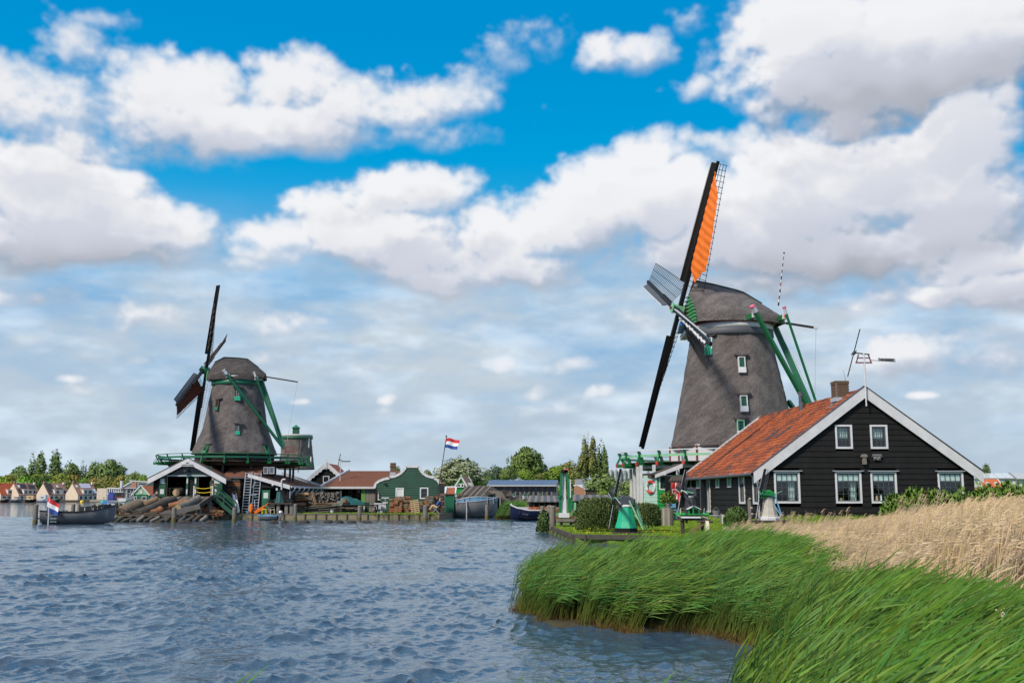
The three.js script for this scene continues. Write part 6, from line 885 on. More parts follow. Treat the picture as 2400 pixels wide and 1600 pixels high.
{ // cabin cruiser with blue canopy left of the logs
  const D = 165, a = at(255, 1197, D), e = at(308, 1197, D), L = e.x - a.x, t = thing('cabin_cruiser', 'white cabin cruiser with wooden wheelhouse and blue canopy beyond the thick log', 'boat', [a.x, 0, a.z], .1); const h = hullGeo(L, [[0, 1.1, 1.25, 0], [.3, 1.3, 1.2, -.1], [.7, 1.1, 1.35, 0], [.93, .4, 1.65, .2], [1, .03, 1.8, .5]]); mesh('hull', [...h.skin, h.transom], M.white, t); gun(h.rim, M.slate, t); mesh('deck', h.floor, M.woodPale, t); mesh('cabin', box(L * .32, .7, 1.8, L * .6, 1.6, 0), M.white, t); const w = mesh('wheelhouse', [box(L * .3, .9, 1.7, L * .42, 2.4, 0)], M.redBrown, t); mesh('roof', box(L * .36, .12, 2.0, L * .42, 2.9, 0), M.white, w); for (const x of [.34, .42, .5]) mesh('pane', box(L * .07, .5, .04, L * x, 2.5, .87), M.glass, w); mesh('canopy', grid((u, v) => { const b = v * Math.PI; return [L * (-.02 + u * .24), 1.5 + 1.35 * Math.sin(b) * (1 - .12 * u * u) + .1, 1.1 * Math.cos(b)]; }, 8, 10), mat([.008, .03, .22], .7), t); mesh('canopy_frame', [bar([L * .5, 3.0, .8], [L * .62, 3.6, .4], .08), bar([L * .5, 3.6, 0], [L * .7, 3.2, 0], .08)], M.redBrown, t); mesh('stern_sign', box(.06, .8, .9, -.05, .9, .5), M.white, t); mesh('fender', cyl(.16, .16, .6, L * .1, .5, 1.25, 8), M.tar, t);
  const b = thing('small_motorboat', 'blue-covered small boat moored left of the cabin cruiser', 'boat', [at(242, 1180, 190).x, 0, -190]); const h2 = hullGeo(4.2, [[0, .8, .7, 0], [.5, .9, .7, -.1], [.9, .4, .85, .1], [1, .03, .95, .4]]); mesh('hull', h2.skin, M.greyLight, b); mesh('cover', grid((u, v) => [u * 4, .7 + .7 * Math.sin(v * 3.14) * (1 - u * .5), (v - .5) * 1.8 * (1 - u * u * .8)], 8, 8), M.blue, b);
  const bu = thing('buoy', 'pale turquoise buoy floating left of the cabin cruiser', 'buoy', [at(242, 1176, 250).x, 0, -250]); mesh('float', place(flat(new THREE.SphereGeometry(.9, 14, 10)), 0, .5, 0), M.turq, bu); mesh('top_mark', cyl(.08, .08, .9, 0, 1.2, 0, 6), M.turq, bu);
}
// ---------- people ----------
// a smooth body from bones [a, b, ra, rb]; smooth minimum of tapered capsules, meshed with marching cubes
function fleshed(bones, cell, blend = .03) {
  const lo = V(1e9, 1e9, 1e9), hi = V(-1e9, -1e9, -1e9); for (const [a, b, ra, rb] of bones) for (const [p, r] of [[a, ra], [b, rb]]) { lo.min(V(p[0] - r, p[1] - r, p[2] - r)); hi.max(V(p[0] + r, p[1] + r, p[2] + r)); }
  lo.addScalar(-cell * 3); hi.addScalar(cell * 3); const size = Math.max(hi.x - lo.x, hi.y - lo.y, hi.z - lo.z), N = Math.ceil(size / cell), mc = new MarchingCubes(N, new THREE.MeshBasicMaterial(), false, false, 120000); mc.isolation = 0;
  const c = lo.clone().add(hi).multiplyScalar(.5), half = size / 2;
  for (let z = 0; z < N; z++) for (let y = 0; y < N; y++) for (let x = 0; x < N; x++) { const px = c.x + (x / N * 2 - 1) * half, py = c.y + (y / N * 2 - 1) * half, pz = c.z + (z / N * 2 - 1) * half; let s = 0; for (const [a, b, ra, rb] of bones) { const ex = b[0] - a[0], ey = b[1] - a[1], ez = b[2] - a[2], t = clamp(((px - a[0]) * ex + (py - a[1]) * ey + (pz - a[2]) * ez) / (ex * ex + ey * ey + ez * ez + 1e-9), 0, 1), d = Math.hypot(px - a[0] - ex * t, py - a[1] - ey * t, pz - a[2] - ez * t) - lerp(ra, rb, t); s += Math.exp(-d / blend); } mc.field[z * N * N + y * N + x] = blend * Math.log(Math.max(s, 1e-12)); }
  mc.update(); const n = mc.count, p = new Float32Array(n * 3); for (let i = 0; i < n; i++) { p[i * 3] = c.x + mc.positionArray[i * 3] * half; p[i * 3 + 1] = c.y + mc.positionArray[i * 3 + 1] * half; p[i * 3 + 2] = c.z + mc.positionArray[i * 3 + 2] * half; }
  let g = new THREE.BufferGeometry(); g.setAttribute('position', new THREE.BufferAttribute(p, 3)); g = mergeVertices(g, 1e-4); g.computeVertexNormals(); return flat(g);
}
// a hand at wrist w pointing along d (unit), palm width across s
function handBones(w, d, s) { const P = (a, b, c = 0) => [w[0] + d[0] * a + s[0] * b + c * 0, w[1] + d[1] * a + s[1] * b - c, w[2] + d[2] * a + s[2] * b]; const B = [[P(0, 0), P(.075, 0), .026, .034], [P(.03, .02), P(.08, .028), .018, .016], [P(.03, -.02), P(.08, -.028), .018, .016]]; [[-.032, .062], [-.011, .075], [.011, .072], [.032, .055]].forEach(([b, l]) => { B.push([P(.085, b), P(.085 + l * .55, b * 1.15, .008), .0095, .009], [P(.085 + l * .55, b * 1.15, .008), P(.085 + l * .85, b * 1.15, .03), .009, .0075]); }); B.push([P(.02, .03), P(.055, .062, .005), .013, .011], [P(.055, .062, .005), P(.085, .07, .02), .010, .009]); return B; }
function person(label, pos, ry, J, m) { // J: joints
  const t = thing('person', label, 'person', pos, ry); const { hip, chest, neck, head } = J;
  const torso = [[hip, chest, .15, .17], [chest, neck, .15, .07], [[chest[0], chest[1] + .08, chest[2] - .15], [chest[0], chest[1] + .08, chest[2] + .15], .09, .09], [neck, head, .055, .07]];
  const skull = [[[head[0] - .01, head[1] + .03, head[2]], [head[0] + .0, head[1] + .09, head[2]], .088, .092], [[head[0] + J.face[0] * .05, head[1] - .03, head[2] + J.face[1] * .05], [head[0] + J.face[0] * .06, head[1] - .06, head[2] + J.face[1] * .06], .055, .045], [[head[0] + J.face[0] * .1, head[1] + .02, head[2] + J.face[1] * .1], [head[0] + J.face[0] * .118, head[1] - .0, head[2] + J.face[1] * .118], .015, .02], [[head[0] - J.face[1] * .095, head[1] + .02, head[2] + J.face[0] * .095], [head[0] - J.face[1] * .1, head[1] - .01, head[2] + J.face[0] * .1], .018, .014], [[head[0] + J.face[1] * .095, head[1] + .02, head[2] - J.face[0] * .095], [head[0] + J.face[1] * .1, head[1] - .01, head[2] - J.face[0] * .1], .018, .014]];
  const limbs = []; for (const a of J.arms) limbs.push([a[0], a[1], .055, .042], [a[1], a[2], .042, .03]); for (const l of J.legs) limbs.push([l[0], l[1], .095, .062], [l[1], l[2], .06, .042], [l[2], l[3], .05, .04]);
  const hands = J.arms.flatMap((a) => { const d = V(...a[2]).sub(V(...a[1])).normalize(), s = V(0, 0, 0).crossVectors(d, V(J.face[0], .3, J.face[1])).normalize(); return [fleshed(handBones(a[2], d.toArray(), s.toArray()), .006, .005)]; });
  mesh('body', [fleshed([...torso, ...limbs], .024, .02), fleshed([...skull, [neck, head, .05, .06]], .009, .012), ...hands], M.skin, t);
  mesh('shirt', fleshed([...torso.slice(0, 3).map(([a, b, c, d]) => [a, b, c + .022, Math.min(d + .02, d * 1.3)]), ...J.arms.flatMap((a) => { const e = J.long ? a[2] : [lerp(a[0][0], a[1][0], .7), lerp(a[0][1], a[1][1], .7), lerp(a[0][2], a[1][2], .7)]; return J.long ? [[a[0], a[1], .075, .062], [a[1], [lerp(a[1][0], a[2][0], .9), lerp(a[1][1], a[2][1], .9), lerp(a[1][2], a[2][2], .9)], .06, .048]] : [[a[0], e, .08, .07]]; })], .024, .025), m.shirt, t);
  mesh('trousers', fleshed([[[hip[0], hip[1] + .04, hip[2]], hip, .165, .165], ...J.legs.flatMap((l) => [[l[0], l[1], .115, .082], [l[1], l[2], .082, .07]])], .024, .025), m.trousers, t);
  for (const l of J.legs) mesh('shoe', fleshed([[[l[2][0], l[2][1] - .05, l[2][2]], [l[3][0], l[3][1] + .01, l[3][2]], .06, .045]], .018, .015), M.iron, t);
  const hx = head[0] - J.face[0] * .022, hz = head[2] - J.face[1] * .022; mesh('hair', fleshed([[[hx, head[1] + .06, hz], [hx, head[1] + .115, hz], .095, .088]], .012, .01), m.hair ?? M.hair, t);
  const eye = []; for (const s of [-1, 1]) eye.push(ball(.012, head[0] + J.face[0] * .09 - s * J.face[1] * .034, head[1] + .045, head[2] + J.face[1] * .09 + s * J.face[0] * .034, 6)); mesh('eyes', eye, M.dark, t, { kind: 'stuff' }); mesh('mouth', ball(.02, head[0] + J.face[0] * .098, head[1] - .045, head[2] + J.face[1] * .098, 6), M.redBrown, t);
  return t;
}
{
  const y = at(495, 1163, 99.6).y; const p = at(495, 1163, 99.6); p.y = at(358, 1208, 101).y + (at(358, 1163, 101).y - at(358, 1208, 101).y) + .0;
  person('man in dark green shirt and khaki trousers holding the stair rail on the landing', p, 0, { hip: [0, .95, 0], chest: [-.03, 1.28, 0], neck: [.0, 1.5, 0], head: [.05, 1.6, 0], face: [.9, .43], arms: [[[-.02, 1.42, .2], [.12, 1.16, .26], [.36, 1.03, .2]], [[-.02, 1.42, -.2], [.1, 1.16, -.26], [.32, 1.03, -.3]]], legs: [[[0, .92, .09], [.02, .5, .1], [-.02, .09, .1], [.12, .05, .12]], [[0, .92, -.09], [.06, .5, -.1], [.05, .09, -.11], [.19, .05, -.1]]] }, { shirt: M.shirtGreen, trousers: M.khaki });
  const ch = yardAt(1023, 104.8), c = thing('deck_chair', 'dark folding deck chair carrying the person in blue', 'chair', ch); mesh('seat', slab([[-.75, .42, .28], [.05, .5, .28], [.05, .5, -.28], [-.75, .42, -.28]], .05, [0, 1, 0]), M.iron, c); mesh('backrest', slab([[.05, .5, .28], [.55, 1.25, .28], [.55, 1.25, -.28], [.05, .5, -.28]], .05, [-1, 1, 0]), M.iron, c); for (const z of [-.3, .3]) { mesh('leg', bar([-.5, 0, z], [.3, .85, z], .05), M.steel, c); mesh('leg', bar([.35, 0, z], [-.3, .6, z], .05), M.steel, c); }
  person('person in a blue top and tan trousers reclining in the dark deck chair', ch.clone().add(V(0, .06, 0)), 0, { hip: [.02, .62, 0], chest: [.22, .98, 0], neck: [.34, 1.18, 0], head: [.36, 1.3, 0], face: [-.95, .3], long: true, arms: [[[.27, 1.12, .2], [.1, .86, .25], [-.14, .8, .16]], [[.27, 1.12, -.2], [.1, .86, -.25], [-.14, .8, -.14]]], legs: [[[0, .6, .1], [-.42, .74, .11], [-.66, .36, .11], [-.8, .33, .12]], [[0, .6, -.1], [-.42, .72, -.11], [-.7, .36, -.12], [-.84, .33, -.12]]] }, { shirt: M.denim, trousers: M.tan });
  const q = at(360, 1182, 98.6); q.y = at(360, 1183, 98.6).y - .12;
  person('person in a grey jacket and cap bending over the far end of the slender log', q, 0, { hip: [-.2, .72, 0], chest: [.06, 1.0, 0], neck: [.16, 1.13, 0], head: [.22, 1.2, 0], face: [.8, .6], long: true, arms: [[[.1, 1.06, .2], [.2, .8, .26], [.42, .68, .16]], [[.1, 1.06, -.2], [.2, .8, -.26], [.42, .68, -.1]]], legs: [[[-.18, .7, .1], [.02, .4, .14], [-.15, .08, .14], [-.02, .05, .16]], [[-.18, .7, -.1], [-.05, .38, -.14], [-.3, .08, -.14], [-.17, .05, -.14]]] }, { shirt: M.jacket, trousers: M.denim, hair: M.grey });
}
// ---------- far bank, middle ground ----------
const faceBox = (parent, name, m, x0, x1, y0, y1, z, d = .1) => mesh(name, box(x1 - x0, y1 - y0, d, (x0 + x1) / 2, (y0 + y1) / 2, z), m, parent);
const ROOF = mat([.27, .155, .125], .85, { map: rep(T.blot, .35) });
function rowHouse(px, D, label, o) {   // left gable turned a little to us, long roof slope to the water
  const b = at(px, 1172.5, D), t = thing('row_house', label, 'house', [b.x, .7, b.z], .95); const w = 8.2, dp = 8.5, e = 1.9, a = 6.3, f = o.flip ?? 1;
  mesh('gable_wall', [prism([[0, 0], [dp, 0], [dp, e], [dp / 2, a], [0, e]], .2).applyMatrix4(new THREE.Matrix4().makeRotationY(-Math.PI / 2)).translate(0, 0, -dp), prism([[0, 0], [dp, 0], [dp, e], [dp / 2, a], [0, e]], .2).applyMatrix4(new THREE.Matrix4().makeRotationY(-Math.PI / 2)).translate(w, 0, -dp), box(w, e, .2, w / 2, e / 2, 0), box(w, e, .2, w / 2, e / 2, -dp)], o.wall ?? M.cream, t);
  const sl = (u, v, h) => [u * w, lerp(e, a, v) + h, -v * dp / 2 + .3 * (1 - v)]; const sq = (u0, u1, v0, v1, h, th) => slab([sl(u0, v0, h), sl(u1, v0, h), sl(u1, v1, h), sl(u0, v1, h)], th, [0, 1, 1]);
  mesh('roof', [...Array.from({ length: 12 }, (_, j) => sq(-.01, 1.01, j / 12, (j + 1) / 12, .1 + .03 * (j % 2), .15)), slab([[0, e, -dp - .2], [w, e, -dp - .2], [w, a + .1, -dp / 2], [0, a + .1, -dp / 2]], .15, [0, 1, -1])], o.roof ?? ROOF, t);
  for (const [u0, u1, v0, v1, g] of o.solar ?? []) { const nu = Math.max(1, Math.round((u1 - u0) * 9)), nv = Math.max(1, Math.round((v1 - v0) * 4)); for (let i = 0; i < nu; i++) for (let j = 0; j < nv; j++) mesh('solar_panel', sq(lerp(u0, u1, i / nu) + .004, lerp(u0, u1, (i + 1) / nu) - .004, lerp(v0, v1, j / nv) + .01, lerp(v0, v1, (j + 1) / nv) - .01, .26, .06), g ? M.solarGrid : M.solar, t); }
  const [d0, d1] = o.dormer; const dm = mesh('dormer', [box((d1 - d0) * w, 1.7, 2.2, (d0 + d1) / 2 * w, e + 1.15, -.95), box((d1 - d0) * w + .4, .15, 2.5, (d0 + d1) / 2 * w, e + 2.05, -.9)], M.whitewash, t);
  for (const [a0, a1] of o.panes) { const p = mesh('window', box((a1 - a0) * w, 1.15, .1, (a0 + a1) / 2 * w, e + 1.15, .18), M.glass, dm); mesh('frame', frame4(a0 * w, a1 * w, e + .57, e + 1.73, .09, .08, .27), M.white, p); }
  for (let k = 0; k < 4; k++) { const x = .7 + k * 1.95, p = mesh('window', box(1.2, 1.35, .08, x + .5, .95, .12), M.glass, t); mesh('frame', frame4(x - .1, x + 1.1, .25, 1.65, .1, .1, .2), M.white, p); }
  const c = mesh('chimney', box(.7, 1.1, .7, .5, a + .2, -dp / 2), M.brickPink, t); mesh('cap', box(.85, .12, .85, .5, a + .8, -dp / 2), M.grey, c); mesh('chimney', box(.5, .9, .6, w - .5, a, -dp / 2 + .8), M.whitewash, t);
  mesh('skylight', sq(o.sky, o.sky + .1, .62, .8, .24, .06), M.frosted, t); mesh('annex', [box(3.4, 1.6, 2.5, w + 1.5, .8, .4), box(3.7, .15, 2.8, w + 1.5, 1.68, .4)], M.beige, t); return t;
}
rowHouse(0, 385, 'red-roofed row house cut by the left edge of the photo', { dormer: [.3, .85], panes: [[.34, .5], [.66, .82]], sky: .8, roof: M.tileRed, solar: [] });
rowHouse(42, 385, 'cream row house with black solar panels above a wide dormer, left of the flag', { dormer: [.22, .8], panes: [[.26, .38], [.44, .6], [.66, .77]], sky: .12, solar: [[.22, .52, .5, .9], [.6, .92, .42, .85], [.03, .2, .1, .5]] });
rowHouse(112, 385, 'cream row house with black solar panels on the left of its roof, above the flag', { dormer: [.28, .86], panes: [[.34, .5], [.7, .83]], sky: .55, solar: [[.02, .36, .25, .95], [.02, .16, .02, .22], [.5, .8, .38, .56]] });
rowHouse(181, 385, 'cream row house with gridded blue solar panels and white dormer, third from the left', { dormer: [.25, .72], panes: [[.3, .42], [.5, .67]], sky: .08, solar: [[.3, .82, .55, .93, 1], [.8, .98, .08, .5, 1]] });
{
  let D = 370, f = fr(D, 225, 1172), t = thing('flat_house', 'cream flat-roofed house with a white columned terrace, right of the row houses', 'house', f.o); faceBox(t, 'wall', M.cream, 0, f.x(249), 0, f.y(1144), -3, 6); mesh('upper_floor', [box(f.x(281) - f.x(249), .5, 6, (f.x(281) + f.x(249)) / 2, f.y(1144), -3), box(f.x(281) - f.x(249), .4, 6, (f.x(281) + f.x(249)) / 2, f.y(1157), -3), box(f.x(281) - f.x(249), f.y(1144), .2, (f.x(281) + f.x(249)) / 2, f.y(1144) / 2, -4)], M.white, t); for (let k = 0; k < 7; k++) mesh('column', box(.35, f.y(1144), .35, f.x(250) + k * .78, f.y(1144) / 2, -.3), M.white, t); for (let k = 0; k < 4; k++) mesh('window', box(.9, 1.2, .1, f.x(251) + .7 + k * 1.2, f.y(1151), -3.85), M.glass, t); mesh('wall_low', faceBox(t, 'quay', M.concrete, -2, f.x(285), -.6, .2, .6, .5).geometry, M.concrete, t);
  f = fr(340, 280, 1172); t = thing('timber_house', 'grey timber house with a slanted white-edged roof, white chimney stack and brick patch', 'house', f.o); mesh('wall', prism([[f.x(282), 0], [f.x(343), 0], [f.x(343), f.y(1130)], [f.x(320), f.y(1130)], [f.x(308), f.y(1129)], [f.x(283), f.y(1144)]], 6, 0), M.grey, t); mesh('roof_edge', [bar([f.x(281), f.y(1144), .1], [f.x(310), f.y(1127), .1], .3, .35), bar([f.x(300), f.y(1126), .1], [f.x(344), f.y(1129), .1], .3, .3)], M.white, t); mesh('brick_panel', box(f.x(318) - f.x(306), f.y(1130) - f.y(1143), .2, f.x(312), f.y(1136.5), .1), M.brickPink, t); faceBox(t, 'chimney', M.white, f.x(281), f.x(285.5), f.y(1144), f.y(1127), .2, .8); for (const [a, b, c, d] of [[323, 342, 1137, 1131], [287, 294, 1156, 1148], [298, 306, 1156, 1148]]) { const w = faceBox(t, 'window', M.glass, f.x(a), f.x(b), f.y(c), f.y(d), .05, .12); mesh('frame', frame4(f.x(a), f.x(b), f.y(c), f.y(d), .15, .1, .16), M.greyLight, w); } for (const a of [297, 313]) faceBox(t, 'post', M.greyLight, f.x(a), f.x(a + 1.5), 0, f.y(1144), .4, .2); mesh('balcony', box(f.x(320) - f.x(284), .25, .6, (f.x(320) + f.x(284)) / 2, f.y(1144), .4), M.greyLight, t);
  f = fr(240, 309, 1173); t = thing('green_cottage', 'small green cottage with white gable edges and bright orange roof, left of the saw shed', 'house', f.o); const X = f.x, Y = f.y; mesh('gable_wall', prism([[X(311), 0], [X(350), 0], [X(350), Y(1160)], [X(330), Y(1139)], [X(311), Y(1160)]], .3), M.greenMid, t); mesh('upper_gable', prism([[X(313), Y(1159)], [X(348), Y(1159)], [X(330), Y(1140)]], .1, .12), M.greenPale, t); mesh('side_wall', box(.2, Y(1160), 6, X(350), Y(1160) / 2, -3), M.greenMid, t); mesh('roof', [slab([[X(350.5), Y(1160.5), .2], [X(330), Y(1138), .2], [X(337), Y(1138), -6], [X(358), Y(1160), -6]], .15, [1, 1, 0]), slab([[X(309), Y(1160.5), .2], [X(330), Y(1138), .2], [X(337), Y(1138), -6], [X(316), Y(1160.5), -6]], .15, [-1, 1, 0])], M.tileOrange, t); mesh('gable_edge', [bar([X(308.5), Y(1160), .3], [X(330), Y(1137.5), .3], .2, .25), bar([X(351.5), Y(1160), .3], [X(330), Y(1137.5), .3], .2, .25), bar([X(337), Y(1137.5), -6], [X(358.5), Y(1155), -6], .2, .25)], M.white, t); for (const [a, b, c, d, m] of [[325.5, 334, 1157, 1147, M.beige], [315, 322, 1171, 1163, M.glass], [333, 344, 1172, 1163, M.glass]]) { const w = faceBox(t, 'window', m, X(a), X(b), Y(c), Y(d), .1, .16); mesh('frame', frame4(X(a), X(b), Y(c), Y(d), .12, .1, .25), M.whiteWorn, w); } mesh('pole', rod([X(318), -1, 1.5], [X(318), Y(1149), 1.5], .08, .07, 6), M.greyLight, t);
  // moored craft before the row houses
  const craft = (px, w, label, m, top) => { const p = at(px, 1175, 372), b = thing('moored_boat', label, 'boat', [p.x, 0, p.z]); const h = hullGeo(w, [[0, 1, 1.1, 0], [.5, 1.2, 1.0, -.1], [.9, .5, 1.3, .1], [1, .03, 1.45, .4]]); mesh('hull', [...h.skin, h.transom], m, b); gun(h.rim, M.whiteWorn, b); mesh('cabin', top.map(([x0, x1, y0, y1, mm]) => box((x1 - x0) * w, y1 - y0, 1.7, (x0 + x1) / 2 * w, (y0 + y1) / 2, 0)), top[0][4], b); mesh('window', box(w * .25, .35, 1.75, w * .45, 1.75, 0), M.glass, b); };
  craft(25, 4.2, 'grey sloop moored below the first full row house', M.hull, [[.2, .6, 1, 1.5, M.greyLight]]); craft(60, 3.6, 'dark boat with tan canvas top moored between the first and second row houses', M.tar, [[.1, .8, 1, 2.5, M.tan]]); craft(88, 4, 'white cabin cruiser moored below the second row house', M.white, [[.2, .75, 1.1, 2.7, M.white]]); craft(3, 2.6, 'small dark boat at the left edge of the far bank', M.iron, [[.2, .6, 1, 1.4, M.grey]]); craft(125, 2.2, 'low green-covered boat behind the flag', M.greenDark, [[.1, .9, 1, 1.5, M.greenDark]]);
  const bu = thing('buoy', 'round yellow buoy by the far bank below the third row house', 'buoy', [at(191, 1176, 360).x, .2, -360]); mesh('float', flat(new THREE.SphereGeometry(.65, 14, 10)), M.yellow, bu); mesh('ring', place(flat(new THREE.TorusGeometry(.12, .03, 5, 10)), 0, .7, 0), M.iron, bu);
  struct('far_quay', [bar([-215, .25, -388], [-146, .25, -383], .5, 1.1), bar([-146, .25, -383], [-116, .25, -330], .5, 1.0)], M.woodDark);
}
{ // boat shelter, weathered huts
  let f = fr(114, 1075, 1208), t = thing('boat_shelter', 'open boat shelter with sagging dark board roof behind the barge', 'shelter', f.o), X = f.x, Y = f.y; for (let i = 0; i < 13; i++) { const a = i / 13, b = (i + .92) / 13, L = (u) => [lerp(X(1072), X(1132), u), Y(1163) + .1, .5], Tp = (u) => [lerp(X(1090), X(1150), u), Y(1138), -4]; mesh('roof_board', slab([L(a), L(b), Tp(b), Tp(a)].map(([x, y, z]) => [x, y + (i % 2) * .04, z]), .08, [0, 1, 0]), i % 3 ? M.woodDark : M.woodGrey, t); }
  mesh('far_slope', slab([[X(1132), Y(1163), .5], [X(1150), Y(1138), -4], [X(1172), Y(1152), -4], [X(1172), Y(1153), -3]], .1, [1, 1, 0]), M.woodDark, t); mesh('thatch_fringe', box(X(1132) - X(1072), .35, .3, (X(1072) + X(1132)) / 2, Y(1163) - .1, .4), M.thatchDark, t); for (const p of [1078, 1100, 1127, 1142, 1154, 1170]) faceBox(t, 'post', M.woodGrey, X(p), X(p) + .16, -.3, Y(p > 1132 ? 1153 : 1163), p > 1132 ? -2 : .2, .16); mesh('railing', [bar([X(1142), Y(1158), -2], [X(1171), Y(1158), -2], .1, .8)], M.woodGrey, t); mesh('back_wall', box(X(1172) - X(1075), Y(1163), .1, (X(1075) + X(1172)) / 2, Y(1163) / 2, -3.9), M.tar, t);
  f = fr(138, 1140, 1190); X = f.x; Y = f.y; t = thing('long_barn', 'long dark barn with smooth blue-grey roof behind the boats', 'barn', f.o); mesh('wall', [box(X(1304) - X(1152), Y(1137), 8, (X(1152) + X(1304)) / 2, Y(1137) / 2, -4)], M.slate, t); mesh('end_wall', slab([[X(1304), 0, 0], [X(1314), 0, -8], [X(1314), Y(1130), -8], [X(1312), Y(1124), -4], [X(1303), Y(1137), 0]], .1, [1, 0, 1]), mat([.12, .20, .18], .5), t); const n = 14; for (let i = 0; i < n; i++) { const a = i / n, b = (i + .985) / n; mesh('roof_panel', slab([[lerp(X(1141), X(1303), a), Y(1137), .6], [lerp(X(1141), X(1303), b), Y(1137), .6], [lerp(X(1145), X(1312), b), Y(1123.5), -4], [lerp(X(1145), X(1312), a), Y(1123.5), -4]], .12, [0, 1, 0]), M.roofBlue, t); } mesh('eave', box(X(1304) - X(1141), .18, .1, (X(1141) + X(1304)) / 2, Y(1138), .62), M.greyLight, t); for (let k = 0; k < 8; k++) { const px = 1180 + k * 14.5; faceBox(t, 'window', M.glass, X(px), X(px + 7), Y(1158), Y(1141), .03, .1); } for (let k = 0; k < 10; k++) faceBox(t, 'porch_post', M.woodGrey, X(1196 + k * 10.5), X(1199 + k * 10.5), -.2, Y(1152), 1, .3);
  for (let k = 0; k < 4; k++) { const p = at([1203, 1228, 1238, 1267][k], 1160, 130), pot = thing('planter', ['pale planter on the barn terrace, first from the left', 'pale planter on the barn terrace, second from the left', 'planter with white sign on the barn terrace, third from the left', 'red and white planter on the barn terrace, right end'][k], 'planter', [p.x, 1.9, p.z]); mesh('box', lathe([[0, 0], [.4, 0], [.5, .8], [.4, .8], [.35, .6]], 6), [M.whiteWorn, M.greyLight, M.grey, M.redBrown][k], pot); mesh('plant', place(flat(new THREE.IcosahedronGeometry(.4, 1)), 0, .9, 0), M.greenDark, pot); pot.scale.setScalar(.55); } struct('terrace', box(24, 1.9, 5, at(1250, 1170, 132).x, .95, -132.5), M.woodGrey);
  const hut = (px0, pm, px1, ty, ey, by, D, label, m) => { const g = fr(D, px0, by), h = thing('weathered_hut', label, 'hut', g.o), hx = g.x, hy = g.y; for (let k = 0; k < 6; k++) { const a = lerp(hx(px0), hx(pm), k / 6), b = lerp(hx(px0), hx(pm), (k + .94) / 6), tp = (x) => lerp(hy(ey), hy(ty), 1 - Math.abs(x / hx(pm) * 2 - 1)); mesh('board', prism([[a, 0], [b, 0], [b, tp(b)], [a, tp(a)]], .06), k % 2 ? M.woodGrey : m, h); } mesh('side_wall', box(hx(px1) - hx(pm), hy(ey), .1, (hx(pm) + hx(px1)) / 2, hy(ey) / 2, -.1), m, h); mesh('roof', [slab([[hx(pm), hy(ey), .2], [hx(px1), hy(ey), .2], [hx(px1) - hx(pm) / 2 * .6, hy(ty), -1.6], [hx(pm) / 2, hy(ty) + .05, .2]], .1, [0, 1, 1])], M.woodDark, h); };
  hut(1166, 1184, 1202, 1148.5, 1162, 1183, 119, 'weathered plank hut with pointed gable, left of the rusty heap', M.woodGrey); hut(1187, 1198, 1218, 1165, 1175, 1184, 117, 'low dark hut with a sagging roof in front of the pointed one', M.woodDark);
  for (const [a, b, y0, y1, D, l] of [[1236, 1312, 1161, 1175, 118, 'long low board roof behind the rusty heap, left of the bridge frame'], [1338, 1440, 1159, 1173, 112, 'long low board roof right of the bridge frame, above the reeds']]) { const g = fr(D, a, 1188), h = thing('open_shed', l, 'shed', g.o); for (let k = 0; k < 10; k++) { const u = k / 10, v = (k + .95) / 10, W = g.x(b); mesh('roof_board', slab([[W * u, g.y(y1), .4], [W * v, g.y(y1), .4], [W * (.08 + v * .92), g.y(y0), -3.5], [W * (.08 + u * .92), g.y(y0), -3.5]], .08, [0, 1, 0]), k % 2 ? M.slate : M.woodGrey, h); } for (let k = 0; k < 6; k++) mesh('post', box(.16, g.y(y1), .16, g.x(b) * (k + .2) / 6, g.y(y1) / 2, 0), M.woodDark, h); mesh('back_wall', box(g.x(b), g.y(y1), .1, g.x(b) / 2, g.y(y1) / 2, -2), M.tar, h); }
  heap('rust_heap', 'long heap of rusty brown scrap and bark on the bank behind the navy boat', 'scrap heap', 1243, 1192, 126, 170, 3.4, 1.0, [M.rust, M.redBrown, M.woodRed], .7, 51).scale.set(1.1, 1.2, 1);
  f = fr(150, 1346, 1175); t = thing('brown_shed', 'brown boarded shed with pale green-white roof right of the bridge frame', 'shed', f.o); X = f.x; Y = f.y; mesh('wall', [prism([[0, 0], [X(1371), 0], [X(1371), Y(1145)], [X(1352), Y(1137)], [0, Y(1140)]], .2), box(X(1405) - X(1371), Y(1145), .2, (X(1371) + X(1405)) / 2, Y(1145) / 2, -.1)], M.brickPink, t); mesh('plank', Array.from({ length: 9 }, (_, k) => box(.2, Y(1145), .08, X(1373) + k * .24, Y(1145) / 2, .05)), M.woodDark, t, { kind: 'stuff' }); mesh('roof', slab([[X(1370), Y(1145), .4], [X(1406), Y(1145), .4], [X(1385), Y(1135), -5], [X(1348), Y(1135), -5]], .12, [0, 1, 0]), M.frosted, t); mesh('corner_post', box(.15, Y(1145), .15, X(1371), Y(1145) / 2, .1), M.woodPale, t);
  f = fr(200, 1347, 1140); t = thing('grey_gable', 'grey roofed house end above the brown shed', 'house', f.o); mesh('roof', slab([[0, 0, 0], [f.x(1370), 0, 0], [f.x(1366), f.y(1122), -3], [f.x(1350), f.y(1122), -3]], .2, [0, 1, 0]), M.grey, t); mesh('wall', box(f.x(1370), 4, .2, f.x(1370) / 2, -2, 0), M.greyLight, t);
